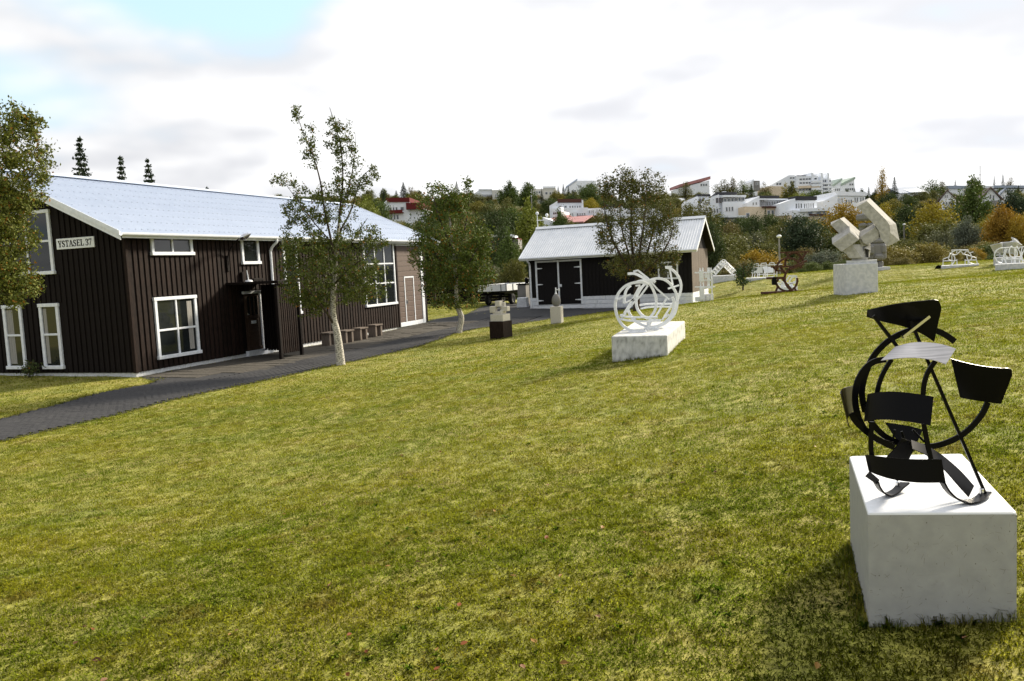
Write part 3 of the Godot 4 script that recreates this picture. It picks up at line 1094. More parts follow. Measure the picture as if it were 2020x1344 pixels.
	soft_box(st, Vector3(4.75, canopy_y, 1.02), Vector3(1.6, 0.09, 2.02), 0.01)
	soft_box(st, Vector3(4.72, canopy_y + 0.2, 0.08), Vector3(0.09, 0.34, 0.09), 0.01)
	soft_box(st, Vector3(5.2, canopy_y + 0.1, 0.3), Vector3(0.5, 0.09, 0.09), 0.01)
	put("canopy", st, M.wood_dark, root)
	st = begin()
	tube(st, PackedVector3Array([Vector3(4.5, canopy_y + 0.05, 0.5), Vector3(4.48, canopy_y + 0.42, 0.46)]), 0.02, 0.02, 6)
	lathe(st, Vector3(4.5, canopy_y + 0.045, 0.5), PackedVector2Array([Vector2(0.0, 0.07), Vector2(0.10, 0.05), Vector2(0.13, 0.0)]), 12)
	put("canopy_lamp", st, M.paint, root)
	var screen := begin()
	for s in [4.02, 5.12]: soft_box(screen, Vector3(s, 1.17, 1.9), Vector3(0.1, 2.42, 0.1), 0.008)
	soft_box(screen, Vector3(4.57, 1.27, 1.88), Vector3(1.0, 2.18, 0.03), 0.004)
	soft_box(screen, Vector3(5.39, 1.27, 0.98), Vector3(0.03, 2.18, 1.78), 0.004, Basis(U, -0.254))
	var sc := put("wind_screen", screen, M.wood_dark, root)
	battens([Vector3(0, 0, 1.895), R, F], 4.05, 5.1, 0.105, 0.066, 0.16, func(_a): return 2.36, [], M.wood, sc)
	battens([Vector3(5.62, 0, 0), Vector3(-0.26, 0, 1).normalized(), Vector3(-1, 0, -0.26).normalized()], 0.1, 1.85, 0.15, 0.1, 0.14, func(_a): return 2.36, [], M.wood_dark, sc)
	# garage door of wide panels with a wicket door in it
	st = begin()
	slab_on(st, front, 15.36, 17.58, 0.1, 3.74, 0.0, 0.02)
	var gd := put("garage_door", st, M.garage, root)
	for k in 15:
		st = begin()
		var y0 := 0.3 + k * 0.2295
		slab_on(st, front, 15.37, 17.57, y0 + 0.006, y0 + 0.223, 0.0, 0.045, 0.008)
		put("panel", st, M.garage, gd)
	st = begin()
	slab_on(st, front, 15.90, 15.97, 0.3, 2.36, 0.0, 0.062, 0.004)
	slab_on(st, front, 16.77, 16.84, 0.3, 2.36, 0.0, 0.062, 0.004)
	slab_on(st, front, 15.972, 16.768, 2.29, 2.36, 0.0, 0.062, 0.004)
	slab_on(st, front, 15.36, 17.58, 0.1, 0.295, 0.0, 0.058, 0.004)
	put("wicket_frame", st, M.white, gd)
	st = begin()
	slab_on(st, front, 16.02, 16.06, 1.1, 1.3, 0.04, 0.10, 0.004)
	put("handle", st, M.chrome, gd)
	st = begin()
	slab_on(st, front, 15.26, 17.62, 3.75, 3.84, 0.0, 0.09, 0.006)
	slab_on(st, front, 17.59, 17.84, 0.06, 3.745, 0.0, 0.07, 0.006)
	put("garage_frame", st, M.white, root)
	st = begin()
	slab_on(st, front, 15.24, 15.355, 0.1, 3.745, 0.0, 0.06, 0.006)
	put("garage_jamb", st, M.wood, root)
	# roof
	var e0 := Vector3(-0.42, eave + 0.0, 0.30)
	var run := R * 19.55
	var rise := Vector3(0, ridge - eave, -half - 0.30)
	st = begin()
	corrugated(st, e0 + U * 0.05, run, rise)
	var roof := put("roof", st, M.roof, root)
	st = begin()
	corrugated(st, Vector3(-0.42, eave + 0.05, -2 * half - 0.30), run, Vector3(0, ridge - eave, half + 0.30), 0.152, 0.011)
	put("back_slope", st, M.roof, roof)
	st = begin()
	prism(st, PackedVector2Array([Vector2(0.28, eave - 0.10), Vector2(0.28, eave + 0.02), Vector2(-half, ridge + 0.02), Vector2(-2 * half - 0.28, eave + 0.02), Vector2(-2 * half - 0.28, eave - 0.10), Vector2(-half, ridge - 0.10)]), Vector3(-0.36, 0, 0), F, U, R * 19.43)
	put("roof_boarding", st, M.wood_dark, roof)
	screws(e0 + U * 0.05, run, rise, 8, 0.228, roof)
	st = begin()
	for s in [1.0, -1.0]:
		var c := Vector3(-0.42 + 9.775, ridge + 0.065, -half + s * 0.1)
		box(st, c, Vector3(19.56, 0.012, 0.24), Basis(R, float(s) * 0.42))
	put("ridge_cap", st, M.roof, roof)
	for x in [-0.43, 19.10]:
		for s in [1.0, -1.0]:
			st = begin()
			var a := Vector3(x, eave - 0.09, 0.32 if s > 0 else -2 * half - 0.32)
			var b := Vector3(x, ridge - 0.09, -half)
			prism(st, PackedVector2Array([Vector2(0, -0.06), Vector2(0, 0.16), Vector2(1, 0.16), Vector2(1, -0.06)]), a, b - a, U, R * 0.03)
			prism(st, PackedVector2Array([Vector2(0, 0.06), Vector2(0, 0.19), Vector2(1, 0.19), Vector2(1, 0.06)]), a - R * 0.022 * signf(9.0 - x), b - a, U, R * 0.02)
			put("barge_board", st, M.white, roof)
	st = begin()
	var gut := []
	for k in 7:
		var a := PI + PI * k / 6.0
		gut.append(Vector2(0.37 + 0.065 * cos(a), eave + 0.03 + 0.075 * sin(a)))
	for k in range(6, -1, -1):
		var a := PI + PI * k / 6.0
		gut.append(Vector2(0.37 + 0.058 * cos(a), eave + 0.03 + 0.068 * sin(a)))
	prism(st, PackedVector2Array(gut), Vector3(-0.44, 0, 0), F, U, R * 19.58)
	soft_box(st, Vector3(9.35, eave - 0.02, 0.30), Vector3(19.4, 0.15, 0.025), 0.004)
	put("gutter", st, M.white, roof)
	st = begin()
	tube(st, catmull([Vector3(6.3, eave - 0.02, 0.37), Vector3(6.3, eave - 0.14, 0.36), Vector3(6.3, eave - 0.26, 0.2), Vector3(6.3, eave - 0.42, 0.09), Vector3(6.3, 3.2, 0.08), Vector3(6.3, 0.12, 0.08)], 4), 0.045, 0.045, 10)
	put("downpipe", st, M.white, roof)
	# board with the street name on the gable
	st = begin()
	slab_on(st, gable, -2.44, -1.02, 3.665, 3.965, 0.0, 0.062, 0.004)
	var sign_ := put("name_board", st, M.paint, root)
	lettering("YSTASEL 37", 0.185, 1.27, M.ink, sign_, Transform3D(Basis(F, U, -R), Vector3(-0.0645, 3.815, -1.74)))
	# lamp on a curved arm
	st = begin()
	tube(st, catmull([Vector3(4.1, 3.05, 0.07), Vector3(4.1, 3.35, 0.09), Vector3(4.1, 3.62, 0.25), Vector3(4.1, 3.83, 0.5), Vector3(4.1, 3.9, 0.68)], 5), 0.022, 0.02, 8)
	soft_box(st, Vector3(4.1, 3.1, 0.05), Vector3(0.12, 0.5, 0.06), 0.01)
	var arm := put("lamp_arm", st, M.wood_dark, root)
	st = begin()
	var head: Array = []
	for k in 9: head.append(Vector2(0.10 * sin(PI * k / 8.0) * (1.15 - 0.05 * k), 0.52 * k / 8.0))
	lathe(st, Vector3.ZERO, PackedVector2Array(head), 14)
	var hd := put("lamp_head", st, M.chrome, arm)
	hd.transform = Transform3D(Basis(R, deg_to_rad(72.0)), Vector3(4.1, 3.84, 0.56))
	# low stools along the wall
	for s in [[8.45, 0.8], [9.33, 0.95], [10.45, 0.9], [11.75, 0.82]]:
		var p: Vector3 = root.transform * Vector3(s[0], 0, s[1])
		var o := thing("stool", ["grey plank stool half hidden behind the trunk of the tall birch", "grey plank stool just right of the tall birch's trunk", "grey plank stool between two others under the hall's wide window", "grey plank stool nearest the garage door of the hall"][[8.45, 9.33, 10.45, 11.75].find(s[0])], "stool", Vector3(p.x, gh(p.x, p.z) + 0.02, p.z), "stools along the hall wall")
		o.basis = root.basis
		org = Vector3.ZERO
		for k in [-1.0, 1.0]:
			st = begin()
			soft_box(st, Vector3(k * 0.21, 0.215, 0), Vector3(0.13, 0.43, 0.34), 0.008)
			put("leg", st, M.grey_wood, o)
		st = begin()
		soft_box(st, Vector3(0, 0.458, 0), Vector3(0.62, 0.055, 0.40), 0.008)
		put("seat", st, M.grey_wood, o)
	# plant at the foot of the gable
	var q: Vector3 = root.transform * Vector3(-0.45, 0, -3.6)
	var pl := thing("low_shrub", "low leafy shrub growing at the foot of the hall's dark gable", "shrub", on_ground(q))
	leafy_bush(pl, 0.5, 0.9, 420, Color(0.05, 0.075, 0.025), Color(0.10, 0.12, 0.04), 0.035, 61)

# ---------------------------------------------------------------- the small shed
func build_shed() -> void:
	var root := thing("shed", "black board-clad shed with double doors and white corrugated roof", "shed", Vector3(8.78, 0.3, -39.8))
	root.basis = Basis(Vector3(0.927, 0, 0.375).normalized(), Vector3.UP, Vector3(-0.375, 0, 0.927).normalized())
	org = Vector3.ZERO
	var X := Vector3.RIGHT
	var U := Vector3.UP
	var Z := Vector3.BACK
	var L := 8.36
	var D := 5.0
	var eave := 2.56
	var ridge := 4.2
	var base := 0.63
	keep_out.append(PackedVector2Array([Vector2(8.8, -39.8), Vector2(1.0, -43.0), Vector2(3, -47.5), Vector2(10.7, -44.4)]))
	var st := begin()
	prism(st, PackedVector2Array([Vector2(0, base - 0.02), Vector2(0, eave), Vector2(-D * 0.5, ridge - 0.06), Vector2(-D, eave), Vector2(-D, base - 0.02)]), Vector3(-L, 0, 0), Z, U, X * L)
	var wall := put("wall", st, M.shed_wood, root)
	var front := [Vector3.ZERO, X, Z]
	var right := [Vector3.ZERO, Z, X]
	var left := [-X * L, Z, -X]
	var holes := [[-7.97, -5.48, 0.0, 2.5], [-1.66, -0.6, 1.24, 2.15]]
	battens(front, -L, 0.0, 0.19, 0.13, base - 0.03, func(_a): return eave, holes, M.shed_wood, wall, "board", 0.028)
	battens(right, -D, 0.0, 0.2, 0.185, base - 0.03, func(_a): return 2.72, [], M.grey_wood, wall, "board", 0.028)
	battens(right, -D, 0.0, 0.2, 0.16, 2.73, func(a): return ridge - 0.08 - absf(a + D * 0.5) * (ridge - eave) / (D * 0.5), [], M.shed_wood, wall, "board", 0.02)
	battens(left, -D, 0.0, 0.4, 0.3, base - 0.03, func(a): return ridge - 0.1 - absf(a + D * 0.5) * (ridge - eave) / (D * 0.5), [], M.shed_wood, wall, "board", 0.02)
	# white courses of the footing
	st = begin()
	box(st, Vector3(-L * 0.5, 0.0, -D * 0.5), Vector3(L - 0.06, 1.16, D - 0.06))
	var foot := put("footing", st, M.found, root)
	for k in 5:
		var y := base - 0.03 - (k + 1) * 0.2
		for f in [[front, -L, 0.0], [right, -D, -0.1]]:
			var a: float = f[1]
			while a < f[2] - 0.2:
				var b := minf(a + rng.randf_range(1.4, 2.6), f[2])
				if f[2] - b < 0.5: b = f[2]
				st = begin()
				slab_on(st, f[0], a + 0.006, b - 0.006, y + 0.006, y + 0.194, -0.03, 0.012 + rng.randf_range(0.0, 0.012), 0.012)
				if not (f[2] == 0.0 and a > -7.9 and b < -5.5): put("footing_block", st, M.white, foot)
				a = b
	# double doors
	st = begin()
	slab_on(st, front, -7.97, -7.88, 0.2, 2.4, 0.0, 0.06, 0.006)
	slab_on(st, front, -5.57, -5.48, 0.2, 2.4, 0.0, 0.06, 0.006)
	slab_on(st, front, -7.97, -5.48, 2.402, 2.49, 0.0, 0.065, 0.006)
	put("door_frame", st, M.white, root)
	for k in 2:
		var a := -7.87 if k == 0 else -6.68
		st = begin()
		slab_on(st, front, a, a + 1.10, 0.24, 2.395, 0.0, 0.03)
		var d := put("door", st, M.shed_wood, root)
		for i in 8:
			st = begin()
			slab_on(st, front, a + i * 0.1375 + 0.003, a + i * 0.1375 + 0.1345, 0.24, 2.395, 0.0, 0.038, 0.003)
			put("board", st, M.shed_wood, d)
		for y in [0.45, 1.28, 2.1]:
			st = begin()
			var h0 := -7.9 if k == 0 else -5.55
			var h1 := -7.58 if k == 0 else -5.87
			prism(st, PackedVector2Array([Vector2(h0, y - 0.04), Vector2(h0, y + 0.04), Vector2(h1, y + 0.014), Vector2(h1, y - 0.014)]), Z * 0.066, X, U, Z * 0.012)
			put("hinge", st, M.white, d)
	st = begin()
	slab_on(st, front, -6.765, -6.685, 0.26, 2.4, 0.0, 0.07, 0.006)
	slab_on(st, front, -6.72, -6.56, 1.12, 1.26, 0.05, 0.09, 0.006)
	put("door_bar", st, M.white, root)
	window(front, -1.62, -0.64, 1.28, 2.1, [0.5], [], root, 0.08)
	# roof
	var run := X * (L + 0.7)
	var o := 0.38
	var e0 := Vector3(-L - 0.35, eave + 0.02, o)
	var drop := o * (ridge - eave) / (D * 0.5)
	e0.y += 0.10
	var rise := Vector3(0, ridge + 0.06 - e0.y, -D * 0.5 - o)
	st = begin()
	corrugated(st, e0, run, rise, 0.125, 0.017)
	var roof := put("roof", st, M.roof_white, root)
	st = begin()
	corrugated(st, Vector3(e0.x, e0.y, -D - o), run, Vector3(0, rise.y, D * 0.5 + o), 0.125, 0.017)
	put("back_slope", st, M.roof_white, roof)
	st = begin()
	var y0 := e0.y - 0.02
	var y1 := ridge + 0.035
	prism(st, PackedVector2Array([Vector2(o - 0.02, y0 - 0.10), Vector2(o - 0.02, y0), Vector2(-D * 0.5, y1), Vector2(-D - o + 0.02, y0), Vector2(-D - o + 0.02, y0 - 0.10), Vector2(-D * 0.5, y1 - 0.1)]), Vector3(e0.x + 0.04, 0, 0), Z, U, X * (L + 0.62))
	put("roof_boarding", st, M.shed_wood, roof)
	for x in [e0.x, e0.x + L + 0.67]:
		for s in [1.0, -1.0]:
			st = begin()
			var a := Vector3(x, y0 - 0.12, o if s > 0 else -D - o)
			var b := Vector3(x, y1 - 0.12, -D * 0.5)
			prism(st, PackedVector2Array([Vector2(0, 0), Vector2(0, 0.17), Vector2(1, 0.17), Vector2(1, 0)]), a, b - a, U, X * 0.03)
			put("barge_board", st, M.white, roof)
	st = begin()
	soft_box(st, Vector3(-L * 0.5, e0.y - 0.07, o + 0.0), Vector3(L + 0.66, 0.16, 0.03), 0.006)
	soft_box(st, Vector3(-L * 0.5, e0.y - 0.04, o + 0.06), Vector3(L + 0.7, 0.1, 0.1), 0.03)
	put("gutter", st, M.white, roof)
	st = begin()
	for s in [1.0, -1.0]: box(st, Vector3(-L * 0.5, ridge + 0.085, -D * 0.5 + s * 0.1), Vector3(L + 0.72, 0.014, 0.24), Basis(X, s * 0.58))
	put("ridge_cap", st, M.roof_white, roof)
	st = begin()
	tube(st, catmull([Vector3(-8.24, e0.y - 0.08, o + 0.05), Vector3(-8.24, e0.y - 0.2, o), Vector3(-8.24, e0.y - 0.36, 0.12), Vector3(-8.24, 1.8, 0.09), Vector3(-8.24, 0.12, 0.09)], 4), 0.05, 0.05, 10)
	put("downpipe", st, M.white, roof)
	# wind gauge on the left end of the ridge
	var w: Vector3 = root.transform * Vector3(-L - 0.28, ridge + 0.09, -D * 0.5)
	var g := thing("wind_gauge", "small white wind gauge with cups on the shed's left ridge end", "weather gauge", w)
	st = begin()
	rod(st, w, w + U * 0.75, 0.022)
	put("mast", st, M.white, g)
	st = begin()
	rod(st, w + U * 0.42 - X * 0.05, w + U * 0.42 + X * 0.55, 0.016)
	rod(st, w + U * 0.42 + X * 0.52, w + U * 0.66 + X * 0.52, 0.016)
	put("cross_arm", st, M.white, g)
	for c in [Vector3(0, 0.8, 0), Vector3(0.52, 0.68, 0)]:
		st = begin()
		lathe(st, w + c, PackedVector2Array([Vector2(0, -0.09), Vector2(0.07, -0.06), Vector2(0.09, 0), Vector2(0.06, 0.07), Vector2(0, 0.1)]), 12)
		put("cup", st, M.white, g)

# ---------------------------------------------------------------- foliage
func leaf_cloud(where: PackedVector3Array, size: float, cols: Array, seed_: int, up := 0.35, odd := Color(0.20, 0.10, 0.02), odd_share := 0.04) -> ArrayMesh:
	var r := RandomNumberGenerator.new()
	r.seed = seed_
	var v := PackedVector3Array()
	var nr := PackedVector3Array()
	var col := PackedColorArray()
	var idx := PackedInt32Array()
	for p in where:
		var n := Vector3(r.randfn(0, 1), r.randfn(up, 1), r.randfn(0, 1)).normalized()
		var a := n.cross(Vector3(r.randfn(0, 1), r.randfn(0, 1), r.randfn(0, 1))).normalized()
		var b := n.cross(a)
		var s := size * r.randf_range(0.6, 1.25)
		var c: Color = cols[0].lerp(cols[1], r.randf())
		if r.randf() < odd_share: c = odd
		c = c * r.randf_range(0.75, 1.25)
		var k := v.size()
		v.append(p - a * s)
		v.append(p + b * s * 0.55 + n * s * 0.12)
		v.append(p + a * s)
		v.append(p - b * s * 0.55 + n * s * 0.12)
		for e in 4:
			nr.append(n)
			col.append(c)
		idx.append_array(PackedInt32Array([k, k + 1, k + 2, k, k + 2, k + 3]))
	var arr := []
	arr.resize(Mesh.ARRAY_MAX)
	arr[Mesh.ARRAY_VERTEX] = v
	arr[Mesh.ARRAY_NORMAL] = nr
	arr[Mesh.ARRAY_COLOR] = col
	arr[Mesh.ARRAY_INDEX] = idx
	var am := ArrayMesh.new()
	am.add_surface_from_arrays(Mesh.PRIMITIVE_TRIANGLES, arr)
	return am

func leafy_bush(root: Node3D, h: float, w: float, n: int, c0: Color, c1: Color, size: float, seed_: int) -> void:
	var r := RandomNumberGenerator.new()
	r.seed = seed_
	org = Vector3.ZERO
	var st := begin()
	var where := PackedVector3Array()
	for k in 14:
		var a := r.randf() * TAU
		var tip := Vector3(cos(a) * w * 0.5 * r.randf(), h * r.randf_range(0.6, 1.0), sin(a) * w * 0.5 * r.randf())
		rod(st, Vector3(tip.x * 0.2, -0.03, tip.z * 0.2), tip, 0.005, 3)
		for i in n / 14:
			where.append(tip * r.randf_range(0.25, 1.02) + Vector3(r.randfn(0, 0.07), r.randfn(0, 0.05), r.randfn(0, 0.07)))
	put("stem", st, M.bark, root)
	put_mesh("crown", leaf_cloud(where, size, [c0, c1], seed_), M.leaf, root)

# limbs: [[points...], r0, r1]; blobs: [centre, radius vector, twigs]; everything in world space about org
func grow(root: Node3D, limbs: Array, blobs: Array, leaf: float, per_twig: int, cols: Array, seed_: int, bark: Material, odd := 0.04, spread_ := 0.09, droop := 0.0) -> void:
	var r := RandomNumberGenerator.new()
	r.seed = seed_
	var nodes := PackedVector3Array()
	var st := begin()
	var lb := begin()
	for n in limbs.size():
		var l: Array = limbs[n]
		var c := catmull(l[0], 6)
		tube(st if n == 0 else lb, c, l[1], l[2], 10)
		for i in c.size():
			if i > c.size() / 4 or l[1] < 0.06: nodes.append(c[i])
	put("trunk", st, bark, root)
	put("limbs", lb, M.bark, root)
	var targets := []
	for b in blobs:
		for i in b[2]:
			var d := Vector3(r.randfn(0, 1), r.randfn(0, 1), r.randfn(0, 1)).normalized() * pow(r.randf(), 0.42)
			var p: Vector3 = b[0] + d * b[1]
			var best := 1e9
			for q in nodes: best = minf(best, q.distance_squared_to(p))
			targets.append([best, p])
	targets.sort_custom(func(a, b): return a[0] < b[0])
	var tw := begin()
	var where := PackedVector3Array()
	for t in targets:
		var p: Vector3 = t[1]
		var best := 1e9
		var from := nodes[0]
		for q in nodes:
			var cost := q.distance_to(p) + 0.7 * maxf(0.0, q.y - p.y)
			if cost < best:
				best = cost
				from = q
		var len := from.distance_to(p)
		if len < 0.03: continue
		var mid := from.lerp(p, 0.5) + Vector3(r.randfn(0, 1), r.randfn(0.5, 0.8), r.randfn(0, 1)) * len * 0.10
		var pts := catmull([from, mid, p + Vector3.DOWN * droop * len], 3)
		tube(tw, pts, minf(0.004 + 0.007 * len, 0.022), 0.003, 3, false)
		for i in range(1, pts.size()): nodes.append(pts[i])
		var n := int(per_twig * clampf(len * 1.6, 0.5, 1.6) * r.randf_range(0.5, 1.4))
		for i in n:
			var f := r.randf_range(0.25, 1.06) * (pts.size() - 1)
			var k := mini(int(f), pts.size() - 2)
			where.append(pts[k].lerp(pts[k + 1], f - k) + Vector3(r.randfn(0, spread_), r.randfn(-0.02, spread_), r.randfn(0, spread_)) - org * 0.0)
	put("twigs", tw, M.bark, root)
	for i in where.size(): where[i] -= org
	put_mesh("crown", leaf_cloud(where, leaf, cols, seed_ + 1, 0.35, Color(0.26, 0.12, 0.02), odd), M.leaf, root)

func build_near_trees() -> void:
	# tall birch in front of the hall
	var o := thing("birch_tree", "tall thin-topped birch with white trunk at the path's edge before the hall", "tree", on_ground(Vector3(-4.861,-0.004,-23.2)))
	grow(o, [
		[[Vector3(-4.853,-0.091,-23.2), Vector3(-4.873,0.456,-23.2), Vector3(-4.91,0.96,-23.2), Vector3(-4.969,1.348,-23.2), Vector3(-4.946,1.888,-23.2), Vector3(-4.876,2.592,-23.3), Vector3(-4.771,3.295,-23.3), Vector3(-4.647,3.987,-23.2)], 0.13, 0.03],
		[[Vector3(-4.671,3.848,-23.2), Vector3(-4.573,4.549,-23.3), Vector3(-4.45,5.229,-23.2), Vector3(-4.431,6.042,-23.1), Vector3(-4.575,6.682,-23.2), Vector3(-4.683,7.138,-23.2)], 0.032, 0.006],
		[[Vector3(-4.822,2.873,-23.2), Vector3(-4.859,3.57,-23), Vector3(-5.016,4.354,-23.2), Vector3(-5.032,5.099,-23), Vector3(-5.222,5.82,-23.2), Vector3(-5.454,6.492,-23.2), Vector3(-5.677,7.268,-23.2)], 0.038, 0.005],
		[[Vector3(-4.981,1.178,-23.2), Vector3(-5.077,1.513,-22.9), Vector3(-5.247,1.838,-22.7), Vector3(-5.452,2.143,-22.6), Vector3(-5.635,2.363,-22.4)], 0.04, 0.008],
		[[Vector3(-4.76,3.572,-23.2), Vector3(-4.375,4.273,-23.5), Vector3(-4.084,4.953,-23.4), Vector3(-3.858,5.269,-23.2), Vector3(-3.505,5.529,-23.2)], 0.028, 0.005],
		[[Vector3(-4.875,2.31,-23.2), Vector3(-4.346,2.708,-22.8), Vector3(-3.845,3.026,-22.6), Vector3(-3.451,3.346,-22.5)], 0.028, 0.006],
		[[Vector3(-4.908,2.028,-23.2), Vector3(-5.254,2.536,-23.7), Vector3(-5.675,2.992,-23.9), Vector3(-6.144,3.307,-24)], 0.028, 0.006],
		[[Vector3(-4.855,2.592,-23.2), Vector3(-4.672,3.159,-23.9), Vector3(-4.306,3.728,-24.1), Vector3(-4.002,4.155,-24.2)], 0.026, 0.006],
		[[Vector3(-4.868,3.438,-23.2), Vector3(-5.23,3.994,-22.8), Vector3(-5.58,4.552,-22.7), Vector3(-6.144,5.285,-23.2)], 0.022, 0.004],
		[[Vector3(-4.6,4.264,-23.2), Vector3(-4.264,5.082,-23.2), Vector3(-4.086,5.916,-23.3), Vector3(-4.007,6.421,-23.2)], 0.02, 0.004],
	], [
		[Vector3(-4.931,2.525,-23.2), Vector3(1.55, 1.0, 1.35), 300], [Vector3(-4.999,3.584,-23.2), Vector3(1.35, 0.75, 1.1), 170], [Vector3(-5.683,1.925,-23.2), Vector3(0.75, 0.55, 0.7), 70], [Vector3(-4.097,2.271,-23.2), Vector3(0.8, 0.65, 0.8), 90],
		[Vector3(-5.002,4.562,-23.2), Vector3(1.0, 0.6, 0.7), 90], [Vector3(-4.254,5.22,-23.2), Vector3(0.5, 0.75, 0.45), 60], [Vector3(-4.432,6.332,-23.2), Vector3(0.42, 0.7, 0.35), 55], [Vector3(-5.287,6.099,-23.2), Vector3(0.28, 0.75, 0.3), 32],
		[Vector3(-5.599,7.005,-23.2), Vector3(0.14, 0.3, 0.15), 10], [Vector3(-6.082,5.171,-23.2), Vector3(0.45, 0.3, 0.3), 14], [Vector3(-3.62,5.258,-23.2), Vector3(0.28, 0.4, 0.25), 14], [Vector3(-5.793,4.323,-23.2), Vector3(0.45, 0.35, 0.4), 40], [Vector3(-6.096,3.077,-23.2), Vector3(0.4, 0.6, 0.5), 45], [Vector3(-3.732,3.522,-23.2), Vector3(0.45, 0.4, 0.5), 40],
	], 0.036, 54, [Color(0.050, 0.078, 0.014), Color(0.125, 0.145, 0.032)], 201, M.birch, 0.025, 0.055)
	# birch with a crooked trunk at the end of the path
	o = thing("birch_tree", "dense green birch with crooked white trunk and a few yellow leaves by the path", "tree", on_ground(Vector3(-2.088,0.014,-32.6)))
	grow(o, [
		[[Vector3(-2.092,-0.066,-32.6), Vector3(-2.056,0.234,-32.6), Vector3(-1.954,0.63,-32.6), Vector3(-2.036,0.955,-32.6), Vector3(-2.122,1.199,-32.6), Vector3(-2.102,1.558,-32.6), Vector3(-2.087,2.195,-32.6), Vector3(-2.102,2.989,-32.6), Vector3(-2.166,3.98,-32.6), Vector3(-2.209,4.964,-32.6)], 0.14, 0.03],
		[[Vector3(-2.098,1.996,-32.6), Vector3(-2.629,2.817,-32.6), Vector3(-3.026,3.643,-33.1), Vector3(-3.29,4.461,-33.2)], 0.06, 0.012], [[Vector3(-2.087,2.195,-32.6), Vector3(-1.405,2.949,-32.1), Vector3(-0.932,3.7,-32)], 0.06, 0.012], [[Vector3(-2.073,2.79,-32.6), Vector3(-1.702,3.982,-33.2), Vector3(-1.431,5.161,-33.1), Vector3(-1.424,5.941,-32.6)], 0.05, 0.006], [[Vector3(-2.091,3.186,-32.6), Vector3(-2.485,4.351,-31.9), Vector3(-2.719,5.322,-31.9)], 0.05, 0.01],
	], [
		[Vector3(-2.199,3.39,-32.6), Vector3(1.75, 1.6, 1.6), 420], [Vector3(-2.534,5.176,-32.6), Vector3(1.0, 0.75, 1.0), 150], [Vector3(-1.459,2.362,-32.6), Vector3(0.95, 0.8, 0.9), 130], [Vector3(-2.862,2.233,-32.6), Vector3(0.7, 0.7, 0.8), 80],
		[Vector3(-1.804,5.14,-32.6), Vector3(0.6, 0.5, 0.5), 50], [Vector3(-1.435,5.747,-32.6), Vector3(0.2, 0.35, 0.2), 12], [Vector3(-1.098,3.532,-32.6), Vector3(0.65, 0.7, 0.7), 70], [Vector3(-3.206,3.834,-32.6), Vector3(0.45, 0.6, 0.5), 35], [Vector3(-2.117,1.299,-32.6), Vector3(1.1, 0.3, 0.8), 60],
	], 0.05, 48, [Color(0.052, 0.090, 0.016), Color(0.14, 0.17, 0.034)], 231, M.birch, 0.06, 0.085)
	# many-stemmed tree before the shed
	o = thing("shade_tree", "wide dark olive tree with many fanning stems before the shed's right half", "tree", on_ground(Vector3(5.264,0.494,-34.5)))
	grow(o, [
		[[Vector3(5.26,0.388,-34.5), Vector3(5.281,0.959,-34.5), Vector3(5.321,1.485,-34.5), Vector3(5.358,1.905,-34.5)], 0.16, 0.11],
		[[Vector3(5.352,1.758,-34.5), Vector3(5.216,2.648,-34.5), Vector3(5.15,3.697,-34.5), Vector3(5.209,4.734,-34.5), Vector3(5.297,5.971,-34.5)], 0.08, 0.01], [[Vector3(5.352,1.758,-34.5), Vector3(5.813,2.729,-34.9), Vector3(6.19,3.878,-35), Vector3(6.439,4.92,-35)], 0.07, 0.01], [[Vector3(5.354,1.8,-34.5), Vector3(4.64,2.775,-34.1), Vector3(4.153,3.931,-34), Vector3(4.007,5.175,-34.1)], 0.07, 0.01],
		[[Vector3(5.352,1.758,-34.5), Vector3(5.13,2.876,-35.3), Vector3(4.897,4.186,-35.6), Vector3(4.904,5.693,-35.7)], 0.06, 0.01], [[Vector3(5.355,1.842,-34.5), Vector3(5.945,2.398,-33.9), Vector3(6.494,3.186,-33.6), Vector3(6.746,3.981,-33.5)], 0.06, 0.01], [[Vector3(5.354,1.8,-34.5), Vector3(5.349,2.836,-33.7), Vector3(5.491,4.032,-33.3), Vector3(5.635,5.227,-33.3)], 0.06, 0.01],
	], [
		[Vector3(5.438,4.1,-34.5), Vector3(1.7, 1.75, 1.5), 380], [Vector3(4.806,5.686,-34.5), Vector3(0.8, 0.75, 0.8), 120], [Vector3(5.95,5.526,-34.5), Vector3(0.7, 0.75, 0.8), 100], [Vector3(6.535,4.253,-34.5), Vector3(0.65, 0.8, 0.8), 90], [Vector3(5.461,2.426,-34.5), Vector3(1.65, 0.65, 1.2), 190], [Vector3(4.101,3.749,-34.5), Vector3(0.5, 0.9, 0.7), 70], [Vector3(4.175,5.614,-34.5), Vector3(0.4, 0.5, 0.5), 40], [Vector3(6.801,2.779,-34.5), Vector3(0.4, 0.5, 0.5), 35],
	], 0.045, 46, [Color(0.060, 0.070, 0.020), Color(0.13, 0.135, 0.038)], 251, M.bark, 0.03, 0.085)
	# tree at the left edge of the picture
	o = thing("leaning_tree", "bushy olive green tree at the left before the hall's dark gable", "tree", on_ground(Vector3(-12.0, 0, -17.4)))
